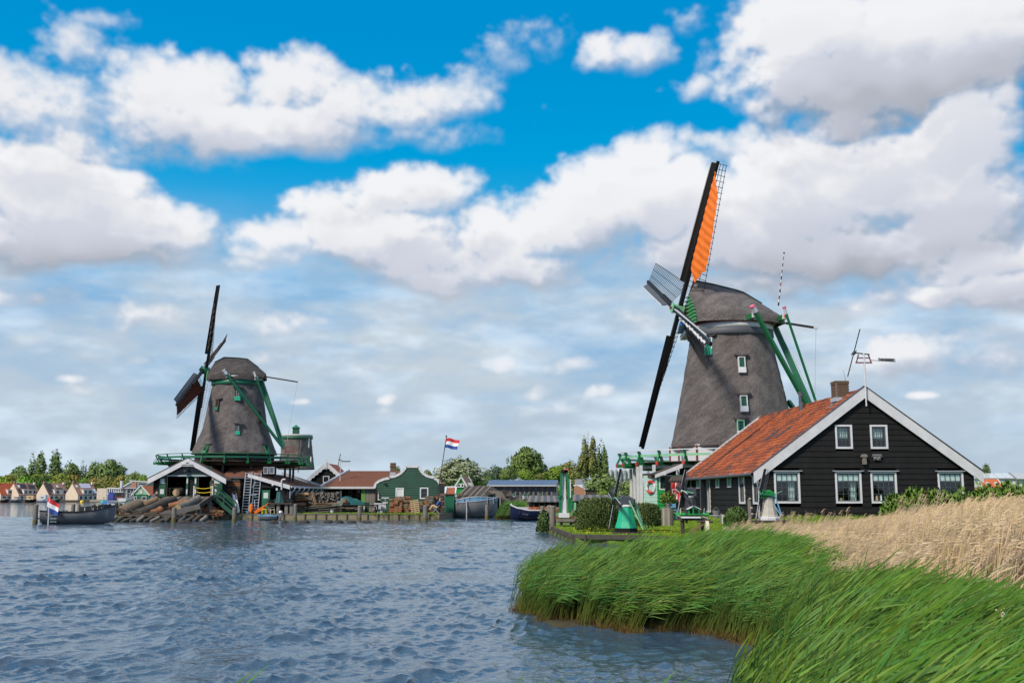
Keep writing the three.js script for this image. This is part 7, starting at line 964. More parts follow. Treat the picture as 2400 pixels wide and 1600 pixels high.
  f = fr(150, 1066, 1160); t = thing('emerald_house', 'bright green gabled house with two small arched windows behind the outhouse', 'house', f.o); X = f.x; Y = f.y; mesh('gable_wall', prism([[X(1065), 0], [X(1098), 0], [X(1098), Y(1145)], [X(1080), Y(1118)], [X(1065), Y(1142)]], .2), M.greenVivid, t); mesh('roof', slab([[X(1098), Y(1146), .2], [X(1080), Y(1117), .2], [X(1093), Y(1114), -6], [X(1107), Y(1140), -6]], .15, [1, 1, 0]), M.brickPink, t); mesh('gable_edge', [bar([X(1064), Y(1143), .25], [X(1080.5), Y(1116.5), .25], .15, .2), bar([X(1098.5), Y(1146), .25], [X(1080.5), Y(1116.5), .25], .15, .2), bar([X(1093), Y(1114), -5.8], [X(1107), Y(1140), -5.8], .15, .2), bar([X(1080.5), Y(1117), .25], [X(1080.5), Y(1111), .25], .12)], M.white, t); for (const p of [1076, 1084]) { const w = mesh('window', frame4(X(p) - .25, X(p) + .25, Y(1142), Y(1133), .12, .12, .2), M.white, t); mesh('pane', box(.3, .55, .06, X(p), Y(1137.5), .1), M.glass, w); } mesh('dormer', box(.9, .7, .5, X(1099), Y(1136), -2), M.greyLight, t);
}
{ // silos, masts, far right buildings
  for (let k = 0; k < 7; k++) { const p = at(1431 + k * 11.5, 1150, 400), t = thing('silo', ['leftmost pale grain silo behind the stage posts', 'second pale grain silo from the left behind the stage posts', 'third pale grain silo from the left', 'fourth pale grain silo from the left', 'fifth pale grain silo from the left, between the white posts', 'sixth pale grain silo from the left, between the white posts', 'rightmost pale grain silo, between the white posts'][k], 'silo', [p.x, 0, p.z - k * 1.2]); const h = at(1431, 1099, 400).y; mesh('shell', lathe([[0, 0], [.92, 0], [.92, h - .5], [.6, h], [0, h + .05]], 20), M.greyLight, t); mesh('seam', Array.from({ length: 6 }, (_, j) => lathe([[.93, h * (j + .8) / 7], [.95, h * (j + .8) / 7 + .06], [.93, h * (j + .8) / 7 + .12]], 20)), M.grey, t, { kind: 'stuff' }); }
  let p = at(1203, 1150, 320), t = thing('lattice_tower', 'thin grey lattice tower rising left of the big tree', 'tower', [p.x, 0, p.z]); const h = at(1203, 1064, 320).y; for (const x of [-.5, .5]) mesh('leg', box(.16, h, .16, x, h / 2, 0), M.grey, t); mesh('brace', Array.from({ length: 9 }, (_, k) => bar([-.5, h * (k + 1) / 10, 0], [.5, h * (k + 2) / 10, 0], .1)), M.grey, t, { kind: 'stuff' }); mesh('platform', box(1.6, .3, 1.2, 0, h - 1.2, 0), M.slate, t);
  p = at(1379.5, 1100, 300); t = solo('radio_mast', 'needle-thin mast rising above the tall poplars', 'mast', [rod([0, 0, 0], [0, at(1379.5, 1009, 300).y, 0], .12, .04, 5), box(.5, .1, .1, 0, at(1379, 1028, 300).y, 0), box(.4, .1, .1, 0, at(1379, 1020, 300).y, 0)], M.grey, [p.x, 0, p.z]);
  let f = fr(300, 2296, 1180); t = thing('warehouse', 'long white warehouse with pale ribbed roof beyond the house on the far right', 'warehouse', f.o); mesh('wall', [box(f.x(2383) - 0, f.y(1121), 10, f.x(2383) / 2, f.y(1121) / 2, -5), box(8, f.y(1121), 9, f.x(2383) + 4, f.y(1121) / 2, -5.4)], M.white, t); for (let k = 0; k < 5; k++) mesh('roof_panel', slab([[lerp(-1, f.x(2383), k / 5), f.y(1121.5), .3], [lerp(-1, f.x(2383), (k + .93) / 5), f.y(1121.5), .3], [lerp(1, f.x(2400), (k + .93) / 5), f.y(1107), -8], [lerp(1, f.x(2400), k / 5), f.y(1107), -8]], .15, [0, 1, 0]), M.frosted, t); mesh('roof_end', slab([[f.x(2383), f.y(1121.5), .3], [f.x(2383) + 8, f.y(1121), .3], [f.x(2400) + 4, f.y(1107), -8], [f.x(2400), f.y(1107), -8]], .15, [0, 1, 0]), M.greyLight, t); mesh('roof_frame', [bar([-1, f.y(1121.5), .35], [f.x(2383), f.y(1121.5), .35], .3), bar([f.x(2383), f.y(1121.5), .35], [f.x(2400), f.y(1106.5), -8], .35), bar([f.x(2383), f.y(1121.5), .35], [f.x(2383), 0, .35], .3)], M.grey, t);
  f = fr(210, 2306, 1170); t = thing('orange_house', 'house with orange tiled roof, two small dormers and brick chimney, before the white warehouse', 'house', f.o); const X = f.x, Y = f.y; mesh('wall', box(X(2350), Y(1141), 5, X(2350) / 2, Y(1141) / 2, -2.5), M.brickPink, t); mesh('roof', Array.from({ length: 8 }, (_, j) => slab([[lerp(0, X(2312), j / 8), lerp(Y(1141), Y(1122), j / 8) + .06, .3 - j * .35], [lerp(X(2351), X(2354), j / 8), lerp(Y(1141), Y(1122), j / 8) + .06, .3 - j * .35], [lerp(X(2351), X(2354), (j + 1) / 8), lerp(Y(1141), Y(1122), (j + 1) / 8), .3 - (j + 1) * .35], [lerp(0, X(2312), (j + 1) / 8), lerp(Y(1141), Y(1122), (j + 1) / 8), .3 - (j + 1) * .35]], .12, [0, 1, 0])), M.tileOrange, t); for (const q of [2318, 2338]) { const d = mesh('dormer', [box(.5, .55, .6, X(q), Y(1134), -.4), prism([[X(q) - .35, Y(1132)], [X(q) + .35, Y(1132)], [X(q), Y(1129)]], .7, 0)], M.white, t); mesh('window', box(.28, .4, .1, X(q), Y(1134.5), -.06), M.glass, d); } mesh('chimney', box(.35, .8, .35, X(2312), Y(1119), -2.5), M.brick, t); mesh('gable_edge', bar([X(2351), Y(1141), .35], [X(2355), Y(1121.5), -2.6], .14, .2), M.white, t); for (let k = 0; k < 4; k++) faceBox(t, 'window', M.glass, X(2322) + k * .6, X(2322) + k * .6 + .35, Y(1149), Y(1144), .03, .1);
}
// ---------- the lawn with its models, bridge frame, annex ----------
function miniMill(cfg) {
  const { px, D, by, name = 'model_windmill' } = cfg, C = at(px, by, D), k = D / 2400 * .99, Y = (p) => at(px, p, D).y - C.y, t = thing(name, cfg.label, 'model windmill', C), rot = cfg.rot ?? .2;
  const b = mesh('body', lathe(cfg.prof.map(([w, py]) => [w * k, Y(py)]), 8), cfg.bodyMat, t); b.rotation.y = rot;
  if (cfg.ring) mesh('ring', lathe(cfg.ring.map(([w, py]) => [w * k, Y(py)]), 16), M.white, t);
  const cp = cfg.cap.map(([x, y]) => [(x - px) * k, Y(y)]); const c = mesh('cap', prism(cp, cfg.capD * k, cfg.capD * k / 2, [], cfg.capD * k * .18), cfg.capMat, t);
  const H = at(...cfg.hub, D - .3).sub(C), { A, U, X } = axes(-1.44, .16, cfg.roll ?? .36), B0 = new THREE.Matrix4().makeBasis(X, U, A).setPosition(H);
  mesh('hub', [ball(.07 * cfg.R, H.x, H.y, H.z, 8), rod(H.clone().addScaledVector(A, -.5), H, .04, .04, 6)], cfg.hubMat ?? M.greenMid, t);
  for (const i of cfg.blades ?? [0, 1, 2, 3]) { const Q = B0.clone().multiply(new THREE.Matrix4().makeRotationZ(-i * Math.PI / 2)), R = cfg.R, s = mesh('sail', [bar([0, 0, 0], [0, R, 0], .05 * R, .045 * R)], cfg.stockMat ?? M.tar, t); s.applyMatrix4(Q); const lat = []; for (let j = 0; j <= 11; j++) { const y = lerp(.2, .98, j / 11) * R; lat.push(bar([0, y, 0], [.2 * R, y, -.09 * R], .012, .012)); } for (const q of [.5, 1]) lat.push(bar([.2 * R * q, .2 * R, -.09 * R * q], [.2 * R * q, .98 * R, -.09 * R * q], .012, .012)); mesh('lattice', lat, M.slate, s, { kind: 'stuff' }); mesh('wind_board', slab([[0, .2 * R, .02], [-.09 * R, .2 * R, .06], [-.09 * R, .98 * R, .03], [0, .98 * R, .02]], .01), cfg.boardMat ?? M.tar, s); mesh('board_edge', bar([-.09 * R, .2 * R, .06], [-.09 * R, .98 * R, .035], .02), M.white, s); }
  for (const [a, b2, w, m] of cfg.poles ?? []) mesh('tail_pole', bar(at(...a).sub(C), at(...b2).sub(C), w), m, t);
  return { t, C, k, Y };
}
{
  const g = miniMill({ px: 1468, D: 51.5, by: 1246, label: 'model windmill with mint green octagonal body and dark cap on the lawn edge', prof: [[27.5, 1237], [22.5, 1222], [18.5, 1205], [15.5, 1187]], ring: [[15.4, 1187.5], [16.4, 1187], [16.2, 1183], [12, 1182]], bodyMat: M.greenMint, cap: [[1453, 1184], [1485, 1183], [1486, 1172], [1474, 1166], [1460, 1163], [1453, 1170]], capD: 20, capMat: M.slate, hub: [1441.5, 1168], R: 1.52, roll: .27, stockMat: M.tar, poles: [[[1475, 1173, 51.1], [1508, 1241, 51], .07, M.greenPale], [[1487, 1176, 51.6], [1508, 1241, 51.1], .06, M.greenPale], [[1492, 1176, 51.9], [1506, 1228, 51.3], .04, M.greenPale], [[1486, 1206, 51], [1500, 1222, 51], .04, M.greenPale]] });
  mesh('plinth', lathe([[27 * g.k, g.Y(1246)], [27 * g.k, g.Y(1237)], [20 * g.k, g.Y(1237)]], 8), M.tar, g.t).rotation.y = .2; mesh('platform', box(1.5, .16, 1.3, .05, g.Y(1250), 0), M.woodDark, g.t); mesh('windlass', [bar(at(1510, 1228, 51).sub(g.C), at(1517, 1240, 51).sub(g.C), .04), bar(at(1510, 1240, 51).sub(g.C), at(1516, 1224, 51).sub(g.C), .03)], M.greenMid, g.t);
  struct('gravel_patch', slab([[4.95, .445, -51.0], [6.8, .445, -51.0], [6.9, .445, -52.6], [5.2, .445, -52.6]], .02, [0, 1, 0]), M.concrete);
  const b = miniMill({ px: 1619, D: 45.5, by: 1211, label: 'black model windmill on a dark table in front of the house side wall', prof: [[19, 1207], [16, 1190], [12.5, 1166], [10.5, 1160]], ring: [[11, 1165], [11.6, 1164.5], [11.4, 1162.5], [10, 1162.5]], bodyMat: mat([.03, .03, .036], .6), cap: [[1609, 1162], [1631, 1162], [1630, 1148], [1624, 1144.5], [1610, 1145]], capD: 16, capMat: M.slate, hub: [1599, 1151], R: .98, roll: .22, hubMat: M.greenPale });
  mesh('stage', [lathe([[20 * b.k, b.Y(1207)], [24 * b.k, b.Y(1206)], [24 * b.k, b.Y(1204)], [18 * b.k, b.Y(1204)]], 12)], M.greenMid, b.t); mesh('flag', box(.02, .14, .1, .26, b.Y(1145), 0), M.red, b.t);
  const tb = thing('model_table', 'dark wooden table carrying the black model windmill on the lawn', 'table', at(1620, 1250, 45.5)); const k = b.k, h = at(1620, 1213, 45.5).y - tb.position.y; mesh('table_top', box(64 * k, .1, .95, 2 * k, h - .06, 0), M.woodDark, tb); for (const [x, z] of [[-24, .35], [-16, -.2], [24, .35], [30, -.35]]) mesh('leg', box(.1, h - .1, .1, x * k, (h - .1) / 2, z), M.woodDark, tb); mesh('diagonal', bar([32 * k, h - .15, .5], [-12 * k, .0, .6], .06, .1), M.wood, tb);
  const pv = thing('model_pavilion', 'tiny green open pavilion with white gable roof beside the black model windmill', 'model house', at(1626, 1209, 45)); mesh('roof', [slab([[-.30, .30, .2], [0, .45, .2], [0, .45, -.2], [-.30, .30, -.2]], .03, [0, 1, 0]), slab([[.30, .30, .2], [0, .45, .2], [0, .45, -.2], [.30, .30, -.2]], .03, [0, 1, 0])], M.white, pv); mesh('gable', prism([[-.24, .3], [.24, .3], [0, .42]], .04, .16), M.greenVivid, pv); for (const x of [-.22, -.03, .22]) mesh('post', box(.05, .3, .05, x, .15, .12), M.greenVivid, pv); mesh('rail', box(.5, .05, .04, 0, .08, .14), M.greenVivid, pv); mesh('base', box(.52, .04, .4), M.tar, pv);
  solo('white_tray', 'white board lying at the front edge of the dark model table', 'board', [box(.78, .05, .3), box(.82, .03, .34, 0, -.03, 0)], M.white, at(1620, 1211.5, 44.9)); for (const [px, l] of [[1595, 'white-slatted green model boat at the left end of the dark model table'], [1650, 'green model bridge at the right end of the dark model table']]) { const m = thing('model_boat', l, 'model boat', at(px, 1207, 45.2)); mesh('hull', [slab([[-.2, 0, .08], [.2, .02, .08], [.25, .1, -.05], [-.22, .1, -.05]], .06)], M.greenVivid, m); mesh('mast', [rod([0, 0, 0], [.03, .3, 0], .012), rod([-.15, .0, .1], [.12, -.14, .2], .012)], M.white, m); }
  const gs = thing('grindstone', 'half-sunk pale grindstone on edge with a rusty axle, right of the dark table', 'grindstone', at(1658, 1250, 43.5)); mesh('stone', place(flat(new THREE.CylinderGeometry(.34, .34, .13, 28)), 0, .2, 0, -.1, 0, Math.PI / 2), M.beige, gs); mesh('axle', [rod([-.4, .5, 0], [.25, .48, .1], .04), box(.2, .12, .2, .05, .5, 0)], M.woodDark, gs);
  const w = miniMill({ px: 1804, D: 41, by: 1218, label: 'model windmill with worn white body and bright green cap, on a stand before the house', prof: [[24, 1217], [19, 1205], [15, 1187], [12.7, 1168]], ring: [[12.9, 1168], [13.4, 1167.5], [13.2, 1165], [10, 1164]], bodyMat: mat([.46, .44, .40], .75, { map: rep(T.blot, 1.5) }), rot: .39, cap: [[1788, 1165], [1815, 1165], [1815, 1158], [1805, 1151], [1791, 1151], [1787, 1157]], capD: 18, capMat: M.greenVivid, hub: [1783.5, 1158], R: 1.02, roll: .2, blades: [0, 2], poles: [[[1817, 1160, 40.6], [1834, 1214, 40.5], .045, M.paleBlue], [[1813, 1180, 40.5], [1831, 1208, 40.4], .04, M.paleBlue], [[1817, 1157, 40.8], [1833, 1151, 40.4], .018, M.greenPale]] });
  mesh('skirt', lathe([[24.5 * w.k, w.Y(1218.5)], [24.5 * w.k, w.Y(1213)], [22 * w.k, w.Y(1211)]], 8), M.white, w.t).rotation.y = .39; const ws = thing('model_stand', 'dark trestle stand under the white model windmill', 'stand', at(1804, 1236, 41)); const hs = at(1804, 1219, 41).y - ws.position.y; mesh('top', box(1.25, .08, .8, .0, hs - .04, 0), M.woodDark, ws); for (const x of [-.45, .5]) { mesh('leg', bar([x, -.2, .3], [x + .1, hs, .1], .08), M.woodDark, ws); mesh('leg', bar([x + .3, -.2, .3], [x - .15, hs, .1], .08), M.woodDark, ws); }
}
{ // annex behind the house
  const D = 66, f = fr(D, 1542, 1192), X = f.x, Y = f.y, t = thing('green_annex', 'small green boarded annex with white verge under the stage of the large windmill', 'shed', f.o, 0); const x1 = X(1600), y0 = Y(1111), y1 = Y(1086); const w = [X(1545), X(1575), Y(1148), Y(1113)];
  for (let i = 0; i < 14; i++) { const a = i * .235, b = a + .25; for (const [p, q] of boardStrips(0, x1, a, b, [w])) if (a < y0 - .3 || p > 0) mesh('board', clap(a > y0 - .25 ? Math.max(p, (a - y0 + .3) / (y1 - y0) * x1) : p, q, a, b, .04), M.greenVivid, t); }
  for (let i = 0; i < 9; i++) mesh('side_board', bar([0, .12 + i * .235, .0], [-1.15 * .62, .12 + i * .235, -1.2], .05, .22), mat([.33, .50, .46], .6), t);
  mesh('verge_board', prism([[X(1535), Y(1112)], [X(1535), Y(1120)], [x1, y1 - .28], [x1, y1]], .1, .3), M.whiteWorn, t); mesh('roof', slab([[X(1518), Y(1112), .2], [X(1535), Y(1111.5), .25], [x1, y1 + .02, .25], [x1, y1 + .02, -3]], .12, [0, 1, 0]), M.thatchDark, t); mesh('eave', bar([X(1517), Y(1114), -1.5], [X(1540), Y(1114), .2], .2, .3), M.woodDark, t);
  paneWindow(t, ...w, 4, 3, { frame: M.white, sashMat: M.greenDark, paneMat: () => M.glass, b: .08 }); mesh('wall', [box(x1, y0 - .5, .1, x1 / 2, (y0 - .5) / 2, -.3), box(x1, y0, .1, x1 / 2, y0 / 2, -3)], M.tar, t);
  const lb = thing('lifebuoy', 'red and white lifebuoy hanging on the mint side of the green annex', 'lifebuoy', at(1525.5, 1141, D + .4)); for (let k = 0; k < 4; k++) { const s = mesh('segment', flat(new THREE.TorusGeometry(.36, .09, 8, 8, Math.PI / 2)), k % 2 ? M.white : M.red, lb); s.rotation.set(0, -.9, k * Math.PI / 2 + .6, 'YXZ'); }
  const p = fr(64, 1567, 1190), po = thing('porch_roof', 'small sagging brown porch roof between annex and house', 'porch', p.o); mesh('roof', Array.from({ length: 5 }, (_, k) => slab([[lerp(0, p.x(1606), k / 5), p.y(1127), .3], [lerp(0, p.x(1606), (k + 1) / 5), p.y(1127) + .04, .3], [lerp(.4, p.x(1606), (k + 1) / 5), p.y(1114), -1], [lerp(.4, p.x(1606), k / 5), p.y(1114), -1]], .1, [0, 1, 0])), M.woodDark, po); mesh('post', box(.1, p.y(1127), .1, .2, p.y(1127) / 2, .1), M.woodDark, po); mesh('back_wall', box(1.8, p.y(1114), .1, .9, p.y(1114) / 2, -1.2), M.tar, po);
  for (const [px, m, l] of [[1578, M.red, 'red banner with a white mark hanging under the porch roof'], [1585, M.white, 'narrow white banner between the red ones under the porch roof'], [1589.5, M.red, 'narrow red banner at the right of the white one']]) { const b = thing('banner', l, 'banner', at(px, 1131, 62)); mesh('cloth', grid((u, v) => [(u - .5) * (m === M.white ? .12 : .24), -v * 1.1, .03 * Math.sin(v * 5 + u * 3)], 4, 10), m, b); mesh('batten', rod([-.15, .01, 0], [.15, .01, 0], .02), M.woodDark, b); if (px === 1578) mesh('mark', [place(flat(new THREE.TorusGeometry(.06, .02, 5, 14, 4.4)), 0, -.45, .05), place(flat(new THREE.TorusGeometry(.06, .02, 5, 14, 4.4)), 0, -.6, .05, 0, 0, 2)], M.white, b); }
  const br = thing('plank_planter', 'grey plank barrel planter right of the hedge', 'planter', at(1565.5, 1231, 52.5)); const R = .28, H = at(1565, 1191, 52.5).y - at(1565, 1231, 52.5).y; for (let k = 0; k < 14; k++) { const a = k / 14 * 6.283; mesh('stave', place(box(.122, H, .03), R * Math.sin(a), H / 2, R * Math.cos(a), a), k % 2 ? M.woodGrey : M.concrete, br); } mesh('lid', cyl(R + .02, R + .02, .04, 0, H, 0, 14), M.woodGrey, br);
  const pot = thing('potted_plant', 'pot of leafy flowers standing on the plank planter', 'plant', at(1567, 1191, 52.5)); mesh('pot', lathe([[0, 0], [.1, 0], [.15, .28], [.12, .28]], 12), M.grey, pot); globalThis.potPlant = pot;
  const cs = thing('garden_chair', 'light blue garden chair behind the plank planter', 'chair', at(1577, 1215, 55)); mesh('seat', box(.42, .05, .4, 0, .45, 0), M.paleBlue, cs); mesh('backrest', [box(.42, .5, .04, 0, .8, -.2)], M.paleBlue, cs); for (const [x, z] of [[-.18, .18], [.18, .18], [-.18, -.18], [.18, -.18]]) mesh('leg', box(.04, .45, .04, x, .22, z), M.paleBlue, cs);
  const bench = thing('picnic_bench', 'weathered plank bench behind the planter, by the house wall', 'bench', at(1592, 1226, 53)); for (const y of [.18, .45, .75]) mesh('plank', box(1.0, .06, .35, 0, y, -.2 * y), M.woodGrey, bench); for (const x of [-.4, .4]) mesh('leg', box(.08, .75, .3, x, .37, -.1), M.woodDark, bench);
  const hp = thing('hook_post', 'weathered post with white knobs beside the white model windmill', 'post', at(1758, 1222, 43)); mesh('post', box(.11, 1.0, .11, 0, .4, 0), M.woodGrey, hp); for (const [x, y] of [[.02, .92], [.08, .55], [.1, .3]]) mesh('knob', [ball(.06, x, y, .05, 8)], M.concrete, hp);
  const cr = thing('crate_stack', 'stack of whitewashed slatted crates at the foot of the side wall', 'crate', at(1702, 1226, 49)); for (let k = 0; k < 4; k++) mesh('slat', box(.42, .07, .3, 0, .06 + k * .1, 0), M.whiteWorn, cr); mesh('corner_post', [box(.05, .42, .05, -.2, .2, .16), box(.05, .42, .05, .2, .2, .16)], M.whiteWorn, cr);
  solo('zinc_bucket', 'grey zinc bucket by the side wall, left of the crates', 'bucket', [lathe([[.12, 0], [.18, .36], [.16, .36], [.11, .03]], 12), tube([[-.17, .33, 0], [0, .5, 0], [.17, .33, 0]], .012, 8, 4)], M.hullGrey, at(1679, 1214, 49)); const fp = thing('string_fence', 'low string fence on thin stakes beside the side wall', 'fence', at(1660, 1226, 47.5)); for (const x of [0, .6, 1.1]) mesh('stake', box(.04, .5, .04, x, .2, 0), M.woodGrey, fp); mesh('string', rod([-.1, .36, 0], [1.2, .32, 0], .012, .012, 4), M.whiteWorn, fp);
  for (const [px, l] of [[2066, 'left of two white picket tops by the shrubs before the gable'], [2074.5, 'right of two white picket tops by the shrubs before the gable']]) solo('picket', l, 'picket', [prism([[-.06, -.5], [.06, -.5], [.06, .1], [0, .2], [-.06, .1]], .03), box(.3, .04, .03, 0, -.3, -.04)], M.white, at(px, 1204, 45.5));
}
{ // bridge frame with its white column, timber edge, piles
  const D = 63, f = fr(D, 1303, 1222), X = f.x, Y = f.y, t = thing('bridge_frame', 'narrow green lift bridge frame with tall white post on a timber deck', 'bridge', f.o);
  for (let k = 0; k < 6; k++) mesh('deck_plank', box(X(1354), .1, .3, X(1354) / 2, Y(1213), .3 - k * .33), k % 2 ? M.woodDark : M.redBrown, t); mesh('deck_beam', [box(X(1354), .16, .14, X(1354) / 2, Y(1219), .45), box(X(1354), .14, .1, X(1354) / 2, Y(1223), -1)], M.woodGrey, t); for (const p of [1312, 1334, 1352]) faceBox(t, 'deck_post', M.woodDark, X(p), X(p) + .16, -1, Y(1220), .3, .16);
  mesh('footing', box(X(1333) - X(1309), .28, .7, (X(1309) + X(1333)) / 2, Y(1207), .2), M.white, t); mesh('white_post', [slab([[X(1316), Y(1202), .3], [X(1327), Y(1202), .3], [X(1325), Y(1108), .2], [X(1319), Y(1108), .2]], .28, [0, 0, 1])], M.white, t);
  const gb = (a, b, w = .1) => mesh('frame_beam', bar([X(a[0]), Y(a[1]), a[2]], [X(b[0]), Y(b[1]), b[2]], w, w), M.green, t); gb([1311, 1204, .35], [1316, 1109, .3], .13); gb([1314, 1204, -.4], [1318, 1107, -.2], .12); gb([1333, 1202, .35], [1329, 1108, .3], .12); gb([1337, 1200, -.6], [1331, 1108, -.4], .1); gb([1340, 1150, .4], [1336, 1198, .4], .14); gb([1310, 1166, .4], [1316, 1163, .3], .16); gb([1306, 1167, .4], [1311, 1165, .4], .12); gb([1329, 1112, .3], [1340, 1165, .5], .07); gb([1333, 1135, .4], [1337, 1180, .3], .08);
  mesh('head_beam', [box(X(1331) - X(1315), .26, .5, X(1323), Y(1106), .1)], M.tar, t); mesh('head_cap', box(.22, .22, .3, X(1327), Y(1103), .2), M.pink, t); mesh('side_board', box(.06, 1.1, .5, X(1336), Y(1145), .3), M.white, t); mesh('mint_box', box(.22, .45, .3, X(1345), Y(1186), .2), M.greenPale, t);
  const e = thing('lawn_edging', 'weathered timber edging holding the lawn at the water', 'edging', [0, 0, 0]); const P = [[2.35, 65.9], [3.02, 51.15], [3.6, 50.55], [6.5, 49.6], [8.6, 45]]; for (let i = 0; i < 4; i++) { const [a, b] = P[i], [c, d] = P[i + 1], L = Math.hypot(c - a, d - b), n = Math.max(1, Math.round(L / 2.2)); for (let k = 0; k < n; k++) { const q = (u) => [lerp(a, c, u), .34, -lerp(b, d, u)]; mesh('edge_board', bar(q(k / n), q((k + .985) / n), .1, .22), k % 2 ? M.woodDark : M.barkDark, e); const s = q(k / n); mesh('stake', box(.1, .6, .1, s[0] - .05, .1, s[2] + .06), M.woodDark, e); } }
  pile('tall orange-stained pile, right one of the thick pair at the lawn corner', 1295.5, 1187, 1248, 64, .2); pile('tall grey pile, left one of the thick pair at the lawn corner', 1288, 1186, 1243, 66, .2); pile('grey pile against the stern of the navy boat', 1271, 1187, 1220, 90, .2);
}
// ---------- trees ----------
// crown: leaf sprays spread through lobes; each spray is a bent pair of faces. Height 1, width about the given ratio
function crownGeo(seed, lobes, n, size, flatN = .55) {
  const r = rng(seed), P = [], N = [], C = [], vol = lobes.map((l) => l[3] * l[4] * l[3]), tot = vol.reduce((a, b) => a + b, 0);
  for (let k = 0; k < n; k++) {
    let q = r() * tot, i = 0; while (q > vol[i] && i < lobes.length - 1) q -= vol[i++]; const [cx, cy, cz, rx, ry] = lobes[i];
    let x, y, z, d; do { x = r() * 2 - 1; y = r() * 2 - 1; z = r() * 2 - 1; d = Math.hypot(x, y, z); } while (d > 1 || d < .2); const push = Math.pow(d, .45) / d; x *= push; y *= push; z *= push;
    const gap = vn((cx + x * rx) * 9 + seed, (cy + y * ry) * 9 + z * 3); if (gap < -.32) continue; const wob = 1 + .16 * vn(x * 5 + seed, y * 5 + z * 4);
    const p = V(cx + x * rx * wob, cy + y * ry * wob, cz + z * rx * wob), out = V(x, y * .8 + .25, z).normalize();
    const u = V(r() - .5, r() - .5, r() - .5).normalize(), v = V(0, 0, 0).crossVectors(u, out).normalize(), s = size * rr(.55, 1.25, r), nn = V(0, 0, 0).crossVectors(u, v).normalize(); if (nn.dot(out) < 0) nn.negate(); nn.lerp(out, flatN).normalize();
    const a = p.clone().addScaledVector(u, -s), b = p.clone().addScaledVector(v, s * .5), c = p.clone().addScaledVector(u, s), e = p.clone().addScaledVector(v, -s * .5).addScaledVector(out, s * .2);
    const t = rr(.7, 1.25, r) * (1 + .25 * gap), col = [t * rr(.9, 1.1, r), t, t * rr(.8, 1.1, r)];
    for (const w of [a, b, c, a, c, e]) { P.push(w.x, w.y, w.z); N.push(nn.x, nn.y, nn.z); C.push(...col); }
  }
  const g = new THREE.BufferGeometry(); g.setAttribute('position', new THREE.Float32BufferAttribute(P, 3)); g.setAttribute('normal', new THREE.Float32BufferAttribute(N, 3)); g.setAttribute('color', new THREE.Float32BufferAttribute(C, 3)); g.setAttribute('uv', new THREE.Float32BufferAttribute(new Float32Array(P.length / 3 * 2), 2)); return agree(g);
}
const spire = (x, z, h, w, y0 = .06) => [[x, y0 + (h - y0) * .5, z, w, (h - y0) * .5], [x, y0 + (h - y0) * .3, z, w * 1.15, (h - y0) * .3]];
const roundLobes = (seed, w, n, y0 = .12) => { const r = rng(seed), L = []; for (let i = 0; i < n; i++) { const a = i * 2.4 + r(), k = Math.sqrt((i + .5) / n), y = .86 - .62 * k * rr(.6, 1.1, r); L.push([Math.cos(a) * k * w * .34, Math.max(y0 + .12, y), Math.sin(a) * k * w * .34, w * rr(.15, .23, r), rr(.12, .18, r)]); } for (let i = 0; i < 7; i++) { const a = i * .9 + r(); L.push([Math.cos(a) * w * .27, .2 + .1 * r() + y0 * .3, Math.sin(a) * w * .27, w * rr(.14, .2, r), rr(.13, .18, r)]); } L.push([0, .46, 0, w * .36, .38]); return L; };
const CROWNS = {
  poplar: [crownGeo(1, [...spire(0, 0, 1, .085), ...spire(.06, .02, .8, .07)], 2600, .028), crownGeo(2, [...spire(0, 0, 1, .075), ...spire(-.05, .02, .72, .06), ...spire(.06, -.03, .84, .06)], 2800, .028), crownGeo(3, [...spire(.05, 0, 1, .08), ...spire(-.06, 0, .88, .075), ...spire(-.13, .02, .74, .07), ...spire(.12, .02, .6, .08)], 3600, .028)],
  round: [crownGeo(4, roundLobes(4, .8, 15), 5600, .034), crownGeo(5, roundLobes(9, .8, 17), 5600, .034), crownGeo(6, roundLobes(23, .8, 13), 5600, .034)],
  bush: [crownGeo(7, roundLobes(31, 1.1, 12, .0), 2600, .05), crownGeo(8, roundLobes(40, 1.1, 11, .0), 2600, .05)],
};
const leafMat = (c) => mat(c, .7, { vertexColors: true, transmission: .0 });
const LEAF = { dark: leafMat([.125, .20, .055]), mid: leafMat([.11, .17, .036]), bright: leafMat([.15, .24, .022]), olive: leafMat([.165, .185, .045]), pale: leafMat([.24, .28, .165]), blue: leafMat([.07, .125, .075]), willow: leafMat([.14, .21, .06]) };
const trunkGeo = merge([rod([0, -.03, 0], [.01, .45, 0], .028, .016, 7), rod([.01, .4, 0], [.0, .8, .01], .016, .005, 6), rod([0, .3, 0], [.14, .52, .05], .012, .005, 5), rod([0, .34, 0], [-.13, .56, -.04], .012, .005, 5), rod([0, .42, 0], [.05, .66, -.12], .01, .004, 5)]);
